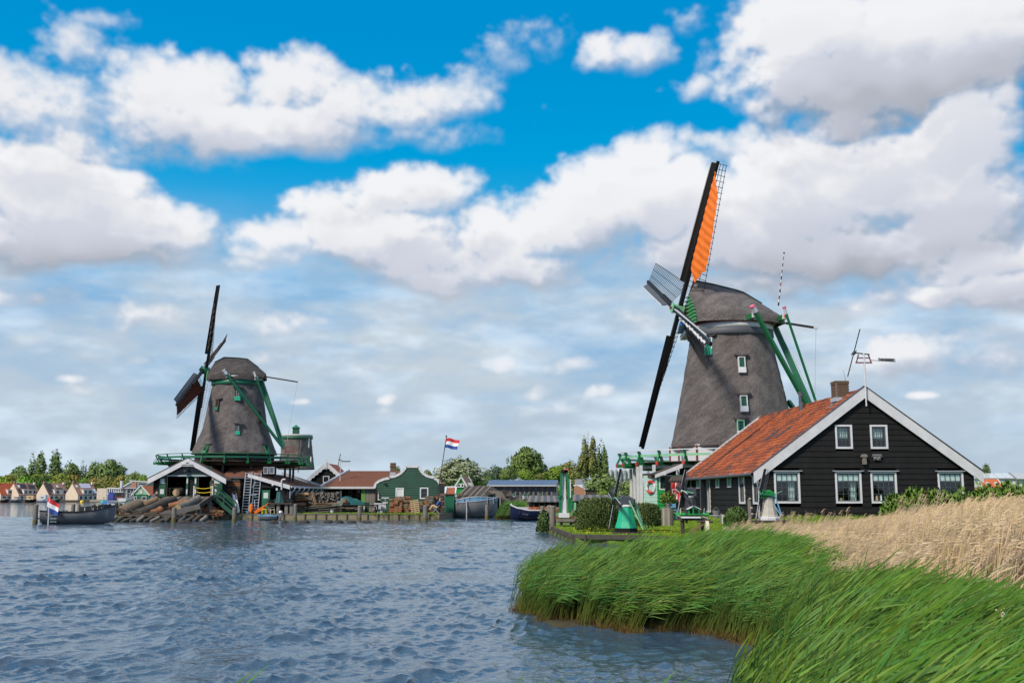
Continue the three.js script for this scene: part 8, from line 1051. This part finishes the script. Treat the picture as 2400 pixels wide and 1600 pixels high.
function tree(kind, v, px, top, base, wpx, D, m, label, name = 'tree', cat = 'tree') {
  const b = at(px, base, D), h = at(px, top, D).y - b.y, w = wpx / 2400 * D * .99 * (px < 350 ? 1.3 : 1.08), nat = { poplar: [.20, .21, .29][v], round: .80, bush: 1.1 }[kind];
  const t = thing(name, label, cat, b, (px * 1.7) % 6.28); mesh('trunk', trunkGeo, M.woodDark, t).scale.set(h * .8, h, h * .8); mesh('crown', CROWNS[kind][v], LEAF[m], t).scale.set(w / nat, h, w / nat); return t;
}
[ // far bank, left to right
  ['round', 0, 41, 1082, 1168, 46, 430, 'dark', 'dark rounded tree left of the first pair of poplars on the far bank'], ['poplar', 0, 73, 1061, 1168, 20, 432, 'dark', 'dark poplar, left one of the close pair on the far bank'], ['poplar', 1, 89, 1058, 1168, 21, 428, 'dark', 'dark poplar, right and taller one of the close pair on the far bank'], ['poplar', 2, 123, 1054, 1168, 38, 430, 'dark', 'broad many-topped poplar, tallest tree of the far bank'], ['round', 1, 161, 1072, 1168, 48, 430, 'mid', 'dense round tree right of the broad poplar on the far bank'], ['poplar', 0, 191, 1079, 1168, 15, 440, 'blue', 'slim bluish poplar between the two dense round trees of the far bank'], ['round', 2, 221, 1073, 1168, 56, 436, 'dark', 'dark round tree, left half of the widest group on the far bank'], ['round', 0, 258, 1065, 1168, 66, 430, 'dark', 'high dark round tree, right half of the widest group on the far bank'], ['round', 1, 311, 1099, 1160, 46, 400, 'willow', 'pale rounded tree above the green cottage'], ['bush', 0, 345, 1114, 1160, 40, 395, 'olive', 'olive bush between the pale round tree and the saw shed'],
  // middle, left to right
  ['round', 2, 928, 1086, 1150, 36, 190, 'mid', 'tree top between chimney and bell gable'], ['round', 0, 1001, 1094, 1150, 32, 190, 'olive', 'dull tree top showing right of the bell gable'], ['round', 1, 1078, 1061, 1152, 128, 165, 'pale', 'large silvery willow behind the flagpole'], ['bush', 1, 1112, 1115, 1152, 44, 165, 'bright', 'bright green bush right of the emerald house'], ['round', 1, 1162, 1085, 1140, 56, 240, 'blue', 'bluish tree between the willow and the big middle tree'], ['bush', 0, 1135, 1106, 1145, 50, 200, 'mid', 'green bush at the left end of the long barn roof'], ['round', 0, 1236, 1036, 1132, 90, 240, 'mid', 'tall pyramid-shaped tree, biggest in the middle distance'], ['bush', 1, 1233, 1095, 1128, 44, 200, 'bright', 'bright yellow-green young tree below the biggest middle tree'], ['bush', 0, 1190, 1085, 1130, 40, 220, 'mid', 'shrub at the left foot of the biggest middle tree'], ['poplar', 1, 1276, 1087, 1132, 22, 260, 'blue', 'slim bluish tree right of the biggest middle tree'], ['bush', 1, 1264, 1105, 1130, 36, 215, 'olive', 'olive bush right of the yellow-green young tree'], ['round', 2, 1305, 1086, 1135, 60, 210, 'bright', 'bright green spreading tree left of the bridge frame'], ['round', 1, 1334, 1072, 1150, 74, 225, 'olive', 'olive crowned tree behind the bridge frame'], ['poplar', 0, 1360, 1060, 1125, 13, 232, 'olive', 'shortest poplar, left one of the row of four'], ['poplar', 2, 1373, 1023, 1125, 26, 230, 'olive', 'tall poplar, second of the row of four'], ['poplar', 1, 1391, 1023, 1125, 20, 230, 'olive', 'tall poplar, third of the row of four'], ['poplar', 0, 1411, 1029, 1125, 22, 230, 'mid', 'poplar standing apart at the right of the row of four'], ['bush', 0, 1411, 1101, 1156, 90, 130, 'willow', 'broad round willow bush below the row of poplars'], ['bush', 1, 1413, 1145, 1166, 34, 122, 'bright', 'small yellow-green shrub in front of the broad willow bush'], ['bush', 1, 1478, 1112, 1172, 80, 118, 'willow', 'light green shrub seen between the white stage posts'], ['poplar', 2, 2315, 1086, 1130, 30, 310, 'dark', 'dark clump of poplars right of the house eave'],
].forEach((a) => tree(...a));
{ // low scrub along the far bank: nobody could count it
  const r = rng(61), g = CROWNS.bush[0], im = new THREE.InstancedMesh(g, LEAF.mid, 60), c = new THREE.Color(), mx = new THREE.Matrix4(); for (let k = 0; k < 60; k++) { const px = -30 + k * 6.6 + rr(-3, 3, r), D = rr(398, 415, r), p = at(px, 1168, D), s = rr(6.5, 12.5, r); im.setMatrixAt(k, mx.compose(V(p.x, .5, p.z), new THREE.Quaternion().setFromEuler(new THREE.Euler(0, r() * 6, 0)), V(s * .9, s, s * .9))); im.setColorAt(k, c.setRGB(rr(.8, 2, r), rr(.9, 1.8, r), rr(.5, 1, r))); } im.name = 'scrub'; im.userData = { kind: 'stuff', label: 'belt of light green scrub behind the far row houses', category: 'scrub' }; scene.add(im);
  const im2 = new THREE.InstancedMesh(CROWNS.bush[1], LEAF.mid, 90); for (let k = 0; k < 90; k++) { const px = 1090 + k * 5 + rr(-4, 4, r), D = rr(245, 300, r), p = at(px, 1160, D), s = rr(3, 6.5, r); im2.setMatrixAt(k, mx.compose(V(p.x, .4, p.z), new THREE.Quaternion().setFromEuler(new THREE.Euler(0, r() * 6, 0)), V(s, s, s))); im2.setColorAt(k, c.setRGB(rr(.7, 1.6, r), rr(.8, 1.5, r), rr(.5, 1.1, r))); } im2.name = 'scrub_belt'; im2.userData = { kind: 'stuff', label: 'belt of scrub closing the view behind the middle trees', category: 'scrub' }; scene.add(im2);
}
// clipped hedges and shrubs: twigs and small leaves through a rounded block
function hedge(name, label, cat, c, w, h, d, n, size, m, top = 2.6, seed = 3) {
  const r = rng(seed), P = [], N = [], C = []; for (let k = 0; k < n; k++) { let x, y, z; do { x = r() * 2 - 1; y = r(); z = r() * 2 - 1; } while (Math.pow(Math.abs(x), top) + Math.pow(y, top) + Math.pow(Math.abs(z), top) > 1 || Math.pow(Math.abs(x), top) + Math.pow(y, top) + Math.pow(Math.abs(z), top) < .45 * r()); const wob = 1 + .08 * vn(x * 6 + seed, z * 6 + y * 5); const p = V(x * w / 2 * wob, y * h * wob, z * d / 2 * wob), out = V(x, y * .7 + .15, z).normalize(), dir = out.clone().add(V(rr(-.7, .7, r), rr(-.1, 1.0, r), rr(-.7, .7, r))).normalize(), s = V(0, 0, 0).crossVectors(dir, V(r() - .5, r() - .5, r() - .5)).normalize(), L = size * rr(.6, 1.5, r), W = size * .28; const a = p, b = p.clone().addScaledVector(dir, L * .5).addScaledVector(s, W), e = p.clone().addScaledVector(dir, L), f = p.clone().addScaledVector(dir, L * .5).addScaledVector(s, -W); const nn = V(0, 0, 0).crossVectors(dir, s); if (nn.dot(out) < 0) nn.negate(); nn.lerp(out, .4).normalize(); const t = rr(.6, 1.35, r), col = [t * rr(.8, 1.2, r), t, t * .9]; for (const q of [a, b, e, a, e, f]) { P.push(q.x, q.y, q.z); N.push(nn.x, nn.y, nn.z); C.push(...col); } }
  const g = new THREE.BufferGeometry(); g.setAttribute('position', new THREE.Float32BufferAttribute(P, 3)); g.setAttribute('normal', new THREE.Float32BufferAttribute(N, 3)); g.setAttribute('color', new THREE.Float32BufferAttribute(C, 3)); g.setAttribute('uv', new THREE.Float32BufferAttribute(new Float32Array(P.length / 3 * 2), 2));
  const t = thing(name, label, cat, c); mesh('foliage', agree(g), m, t); const st = []; for (let k = 0; k < 9; k++) st.push(rod([rr(-.35, .35, r) * w, -.1, rr(-.3, .3, r) * d], [rr(-.42, .42, r) * w, h * rr(.5, .8, r), rr(-.4, .4, r) * d], .02, .008, 5)); mesh('stem', st, M.woodDark, t, { kind: 'stuff' }); return t;
}
const HG = { hedge: leafMat([.058, .098, .02]), box: leafMat([.06, .115, .022]), shrub: leafMat([.085, .16, .018]), wild: leafMat([.05, .10, .025]) };
hedge('hedge', 'dark clipped hedge block left of the mint model windmill', 'hedge', at(1401, 1241, 54), 2.15, 1.55, 1.6, 9000, .11, HG.hedge, 4, 3); hedge('hedge', 'dark clipped hedge block right of the mint model windmill', 'hedge', at(1512, 1233, 55), 1.55, 1.12, 1.3, 6500, .10, HG.hedge, 4, 4);
hedge('bush', 'wild bush overhanging the water left of the thick pair of piles', 'bush', at(1276, 1247, 66), .75, 1.25, 1.2, 1800, .2, HG.wild, 2, 5); hedge('bush', 'rounded box bush at the foot of the house corner', 'bush', at(1727, 1234, 45.5), 1.0, .78, .8, 2600, .11, HG.box, 2.4, 6);
{ const p = potPlant; const g = hedge('leafy_plant', 'loose green plant with red flowers growing from the pot on the planter', 'plant', p.position.clone().add(V(0, .22, 0)), .8, .55, .5, 500, .13, HG.shrub, 2, 9); mesh('flowers', Array.from({ length: 12 }, (_, k) => ball(.03, .35 * Math.sin(k * 2.4), .2 + .3 * ((k * .37) % 1), .25 * Math.cos(k * 2.4), 5)), M.red, g, { kind: 'stuff' }); }
[[2106, 1212, 43.5, 1.5, 1.15], [2150, 1212, 43, 1.6, 1.35], [2200, 1212, 43, 1.7, 1.3], [2255, 1212, 42.5, 1.8, 1.3], [2312, 1212, 42, 1.8, 1.4], [2368, 1212, 41.5, 1.9, 1.5], [2422, 1212, 41, 1.9, 1.5]].forEach(([px, py, D, w, h], k) => hedge('shrub', ['leftmost leafy shrub, beside the white pickets', 'leafy shrub below the right lower window, left part', 'leafy shrub below the right lower window', 'leafy shrub at the right corner of the gable', 'leafy shrub before the orange-roofed house', 'leafy shrub at the right, before the white warehouse', 'leafy shrub cut by the right edge of the photo'][k], 'shrub', at(px, py, D).setY(.6), w * 1.1, h * 1.45, 1.3, 4200, .17, HG.shrub, 2, 20 + k));
// ---------- reeds, grass ----------
// blade: a tapering bent leaf; path points pushed by the wind to +x
function blade(P, N, C, o, dir, L, W, bend, c0, c1, seg = 3) {
  const side = V(0, 0, 0).crossVectors(dir, V(rr(-.3, .3), rr(-.2, .5), 1)).normalize(); let p = o.clone(), d = dir.clone(), prev = null; const nrm = V(0, 0, 0).crossVectors(side, dir).normalize(); if (nrm.y < 0) nrm.negate();
  for (let i = 0; i <= seg; i++) { const t = i / seg, w = W * (i === seg ? .04 : Math.sin(Math.PI * (.18 + .72 * t)) ), a = p.clone().addScaledVector(side, w), b = p.clone().addScaledVector(side, -w), col = c0.map((x, k) => lerp(x, c1[k], t)); if (prev) { for (const [q, cc] of [[prev[0], prev[2]], [prev[1], prev[2]], [a, col], [a, col], [prev[1], prev[2]], [b, col]]) { P.push(q.x, q.y, q.z); N.push(nrm.x, nrm.y, nrm.z); C.push(...cc); } } prev = [a, b, col]; d.add(V(bend, -Math.abs(bend) * .35, 0)).normalize(); p = p.clone().addScaledVector(d, L / seg); }
}
function stemTri(P, N, C, pts, r0, c) { for (let i = 0; i < pts.length - 1; i++) { const a = pts[i], b = pts[i + 1], ra = r0 * (1 - .7 * i / pts.length), rb = r0 * (1 - .7 * (i + 1) / pts.length); for (const [x, z] of [[1, .4], [-.4, 1]]) { const s = V(x, 0, z); const q = [a.clone().addScaledVector(s, ra), a.clone().addScaledVector(s, -ra), b.clone().addScaledVector(s, rb), b.clone().addScaledVector(s, -rb)]; for (const [v, cc] of [[q[0], c(i)], [q[1], c(i)], [q[2], c(i + 1)], [q[2], c(i + 1)], [q[1], c(i)], [q[3], c(i + 1)]]) { P.push(v.x, v.y, v.z); N.push(z, .2, x); C.push(...cc); } } } }
const bake = (P, N, C) => { const g = new THREE.BufferGeometry(); g.setAttribute('position', new THREE.Float32BufferAttribute(P, 3)); g.setAttribute('normal', new THREE.Float32BufferAttribute(N, 3)); g.setAttribute('color', new THREE.Float32BufferAttribute(C, 3)); g.setAttribute('uv', new THREE.Float32BufferAttribute(new Float32Array(P.length / 3 * 2), 2)); return agree(g); };
const mkReed = (n, t0, stemC) => Array.from({ length: n }, (_, q) => { // a tuft of several green reeds, 1.3 m high, combed by the wind
  const P = [], N = [], C = []; for (let k = 0; k < 3; k++) { const x0 = rr(-.07, .07), z0 = rr(-.07, .07), H = rr(.85, 1.4), lean = rr(.10, .46), pts = []; for (let i = 0; i <= 5; i++) { const t = i / 5; pts.push(V(x0 + lean * H * t * t, H * t * (1 - .10 * t), z0 + rr(-.01, .01))); } stemTri(P, N, C, pts, .006, (i) => stemC[Math.min(i, 2)]); for (let j = 0; j < 12; j++) { const gq = rr(.6, 1.4), old = rnd() < .03, gc = old ? [.34 * gq, .28 * gq, .10 * gq] : [.095 * gq * rr(.7, 1.5), .215 * gq, .042 * gq * rr(.6, 1.6)], t = t0 + (.98 - t0) * j / 11.4, i = Math.min(4, Math.floor(t * 5)), o = pts[i].clone().lerp(pts[i + 1], t * 5 - i), up = rr(.25, 1.35), dir = V(1, up, rr(-.75, .75)).normalize(); blade(P, N, C, o, dir, rr(.28, .58), rr(.0036, .0078), rr(-.02, .2), gc, gc, 4); } } return bake(P, N, C); });
const REED = mkReed(5, .30, [[.22, .15, .05], [.15, .16, .035], [.07, .16, .03]]), REED_EDGE = mkReed(4, .55, [[.23, .19, .055], [.20, .235, .05], [.13, .20, .04]]);
const STUBBLE = (() => { const P = [], N = [], C = []; for (let k = 0; k < 12; k++) { const a = rr(0, 6.28), r = rr(.0, .14), p = V(r * Math.cos(a), -.06, r * Math.sin(a)); stemTri(P, N, C, [p, p.clone().add(V(rr(-.05, .08), rr(.06, .2), rr(-.05, .05)))], .006, () => (() => { const q = rr(.6, 1.2); return [.30 * q, .205 * q, .085 * q]; })()); } return bake(P, N, C); })();
const DRY = Array.from({ length: 4 }, () => { const P = [], N = [], C = []; for (let k = 0; k < 6; k++) { const x0 = rr(-.16, .16), z0 = rr(-.16, .16), H = rr(.75, 1.25), lean = rr(.12, .36), pts = [], t0 = (() => { const q = rr(.72, 1.12); return [.74 * q, .61 * q * rr(.95, 1.03), .43 * q * rr(.85, 1.1)]; })(); for (let i = 0; i <= 3; i++) { const t = i / 3; pts.push(V(x0 + lean * H * t * t, H * t, z0)); } stemTri(P, N, C, pts, .0065, () => t0); for (let j = 0; j < 3; j++) blade(P, N, C, pts[1 + (j % 2)], V(.8, rr(.3, 1.2), rr(-.5, .5)).normalize(), rr(.2, .42), .006, rr(-.05, .2), t0, t0, 2); if (k < 3) for (let j = 0; j < 7; j++) blade(P, N, C, pts[3].clone().add(V(-.02 * j, -.02 * j, 0)), V(1, rr(-.3, .8), rr(-.6, .6)).normalize(), rr(.06, .15), .010, .1, t0.map((v) => v * .8), t0.map((v) => v * .8), 1); } return bake(P, N, C); });
const TUFT = (() => { const P = [], N = [], C = []; for (let k = 0; k < 14; k++) blade(P, N, C, V(rr(-.1, .1), 0, rr(-.1, .1)), V(rr(-.1, .7), 1, rr(-.4, .4)).normalize(), rr(.12, .3), .006, rr(.05, .2), [.12, .23, .027], [.12, .23, .027], 2); return bake(P, N, C); })();
function scatter(name, label, cat, geos, m, pts, tint) { const G = new THREE.Group(); G.name = numbered(name); G.userData = { kind: 'stuff', label, category: cat }; scene.add(G); geos.forEach((g, q) => { const mine = pts.filter((_, i) => i % geos.length === q); if (!mine.length) return; const im = new THREE.InstancedMesh(g, m, mine.length), mx = new THREE.Matrix4(), c = new THREE.Color(); mine.forEach(([x, y, d, s, ry, rz = 0, sy = s], i) => { im.setMatrixAt(i, mx.compose(V(x, y, -d), new THREE.Quaternion().setFromEuler(new THREE.Euler(0, ry, rz, 'YXZ')), V(s, sy, s))); c.setRGB(...tint(x, d)); im.setColorAt(i, c); }); im.name = 'tuft'; im.userData = { kind: 'stuff' }; im.castShadow = im.receiveShadow = true; G.add(im); }); }
{
  const r = rng(2024), bm = M.grassBlade, green = [], rim = [], stub = [], dry = [], grass = [];
  const edge = (x, d) => sd(MARSH, x, d);
  const dryZone = (x, d) => sstep(-1.9, 1.7, x - (5.9 + .08 * (d - 12)) + .8 * vn(x * .9, d * .6)) * Math.max(sstep(.235, .265, x / d), d > 31 ? .5 * sstep(.17, .26, x / d) : 0);
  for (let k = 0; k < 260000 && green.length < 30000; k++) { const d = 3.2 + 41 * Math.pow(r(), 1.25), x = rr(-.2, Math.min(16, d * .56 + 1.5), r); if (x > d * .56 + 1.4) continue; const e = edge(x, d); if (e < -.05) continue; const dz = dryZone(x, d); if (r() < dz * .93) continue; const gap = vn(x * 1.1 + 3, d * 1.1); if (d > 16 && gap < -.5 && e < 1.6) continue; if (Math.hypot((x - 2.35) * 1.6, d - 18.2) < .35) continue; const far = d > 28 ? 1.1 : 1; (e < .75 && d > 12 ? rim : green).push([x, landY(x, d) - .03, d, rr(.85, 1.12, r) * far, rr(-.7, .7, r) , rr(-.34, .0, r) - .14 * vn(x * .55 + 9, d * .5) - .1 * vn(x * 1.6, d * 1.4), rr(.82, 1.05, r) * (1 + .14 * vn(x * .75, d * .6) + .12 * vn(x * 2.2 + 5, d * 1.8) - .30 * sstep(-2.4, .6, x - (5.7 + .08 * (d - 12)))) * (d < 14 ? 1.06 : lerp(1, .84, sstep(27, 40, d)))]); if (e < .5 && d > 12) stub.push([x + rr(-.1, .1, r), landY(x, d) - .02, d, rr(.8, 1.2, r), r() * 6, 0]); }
  for (let k = 0; k < 200000 && dry.length < 15500; k++) { const d = rr(12, 44, r), x = rr(5.2, d * .57 + 1.5, r); if (r() > dryZone(x, d)) continue; const y = landY(x, d), topY = lerp(1.12, 1.82, sstep(.27, .47, x / d)) + .1 * vn(x * .6, d * .6) - .1 * sstep(24, 14, d); dry.push([x, y - .03, d, rr(.85, 1.15, r), rr(-.5, .5, r), rr(-.1, .1, r), clamp((topY - y) / 1.05, .4, 1.7) * rr(.8, 1.12, r)]); }
  // taller dry stems before the gable
  for (let k = 0; k < 110; k++) { const px = 1740 + 460 * r(), d = rr(37, 42.5, r), x = at(px, 1200, d).x, y = landY(x, d); const tall = (px > 2080 ? 1.6 : 1.05) * rr(.7, 1.25, r); dry.push([x, y - .05, d, .9, rr(-.3, .3, r), rr(-.18, -.02, r), tall * .95]); }
  for (let k = 0; k < 60000 && grass.length < 16000; k++) { const d = rr(43, 66, r), x = rr(2.2, 14, r); if (sd(LAWN, x, d) < .05 || (x > 11.6 && d > 48.5)) continue; grass.push([x, landY(x, d) - .01, d, rr(.35, .6, r), r() * 6, 0]); } for (let k = 0; k < 5000; k++) { const d = rr(38, 48, r), x = rr(9.5, 24, r); grass.push([x, landY(x, d) - .02, d, rr(.9, 1.4, r), rr(-.5, .5, r), 0]); }
  for (let k = 0; k < 5000; k++) { const d = rr(102.2, 106, r), x = rr(-27, -7.5, r); grass.push([x, YG - .02, d, rr(.5, .95, r), r() * 6, 0]); }
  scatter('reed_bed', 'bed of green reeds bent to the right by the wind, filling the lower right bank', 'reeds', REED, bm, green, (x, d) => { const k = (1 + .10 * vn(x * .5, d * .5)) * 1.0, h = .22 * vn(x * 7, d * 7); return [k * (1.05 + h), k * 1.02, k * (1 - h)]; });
  scatter('reed_margin', 'green reeds with bare yellow lower stems along the water margin of the bed', 'reeds', REED_EDGE, bm, rim, (x, d) => { const h = .2 * vn(x * 7, d * 7); return [1 + h, 1, 1 - h]; });
  scatter('reed_stubble', 'tan old reed stubble at the waterline under the green reeds', 'reed stubble', [STUBBLE], bm, stub, () => [1, 1, 1]);
  scatter('dry_reeds', 'pale tan dry reeds on the bank in front of the black house', 'reeds', DRY, bm, dry, (x, d) => { const k = 1 + .16 * vn(x * .8, d * .6) + .2 * vn(x * 5, d * 5); return [k, k * .97, k * .97]; });
  scatter('grass', 'short grass of the lawn and bank', 'grass', [TUFT], bm, grass, (x, d) => { const k = 1.3 + .3 * vn(x * 2, d * 2); return [k * 1.3, k * 1.05, k]; });
  // reeds by the barge, and behind the hedge
  const mid = []; for (let k = 0; k < 420; k++) { const px = rr(1160, 1208, r), d = rr(102, 106, r); mid.push([at(px, 1200, d).x, -.05, d, 1.5, rr(-.6, .6, r), 0, rr(1.0, 1.45, r)]); } for (let k = 0; k < 900; k++) { const px = rr(1338, 1446, r), d = rr(70, 84, r); mid.push([at(px, 1190, d).x, .2, d, 1.3, rr(-.6, .6, r), 0, rr(.85, 1.25, r)]); }
  scatter('reed_patch', 'upright green reeds between the barge and the navy boat and behind the hedge', 'reeds', REED.slice(0, 2), bm, mid, () => [.85, .85, 1]);
  const dand = []; for (let k = 0; k < 170; k++) { const d = rr(49.8, 60, r), x = rr(2.9, 9, r); if (sd(LAWN, x, d) > .2) dand.push([x, landY(x, d) + .08, d, rr(.7, 1.3, r), 0, 0]); }
  scatter('dandelions', 'yellow dandelions dotting the lawn', 'flowers', [flat(new THREE.IcosahedronGeometry(.022, 0))], M.yellow, dand, () => [1, 1, 1]);
  // a few nearer blades at the foot of the picture
  const near = []; for (const [px, d] of [[1175, 5.9], [1195, 5.6], [1235, 5.9], [1262, 5.7], [1390, 5.9], [1420, 5.8], [1450, 6], [1500, 5.9], [1530, 6.1], [1570, 5.9], [560, 5.85], [1600, 6.2], [1640, 6.3], [1470, 5.6], [1545, 5.7]]) near.push([at(px, 1600, d).x - .5, 0, d, 1.0, rr(-.25, .25, r), rr(.02, .12, r), rr(.86, .96, r)]); globalThis.nearReeds = near;
  scatter('near_reeds', 'single reed tips rising at the bottom edge of the photo', 'reeds', REED.slice(0, 3), bm, near, () => [1.05, 1.05, 1]);
  const weed = thing('dry_stalk', 'single dry seed stalk standing among the reeds at the lower right', 'plant', at(2362, 1640, 8).setY(.3)); mesh('stalk', tube([[0, 0, 0], [.01, .6, 0], [.0, 1.15, 0]], .005, 8, 5), M.woodPale, weed); mesh('seed_head', Array.from({ length: 9 }, (_, k) => ball(.008, .03 * Math.sin(k), 1.1 + k * .008, .02 * Math.cos(k * 2), 5)), M.beige, weed, { kind: 'stuff' });
}
scene.traverse((o) => { if (o.isMesh) { o.castShadow = true; o.receiveShadow = true; } });
renderer.render(scene, camera);
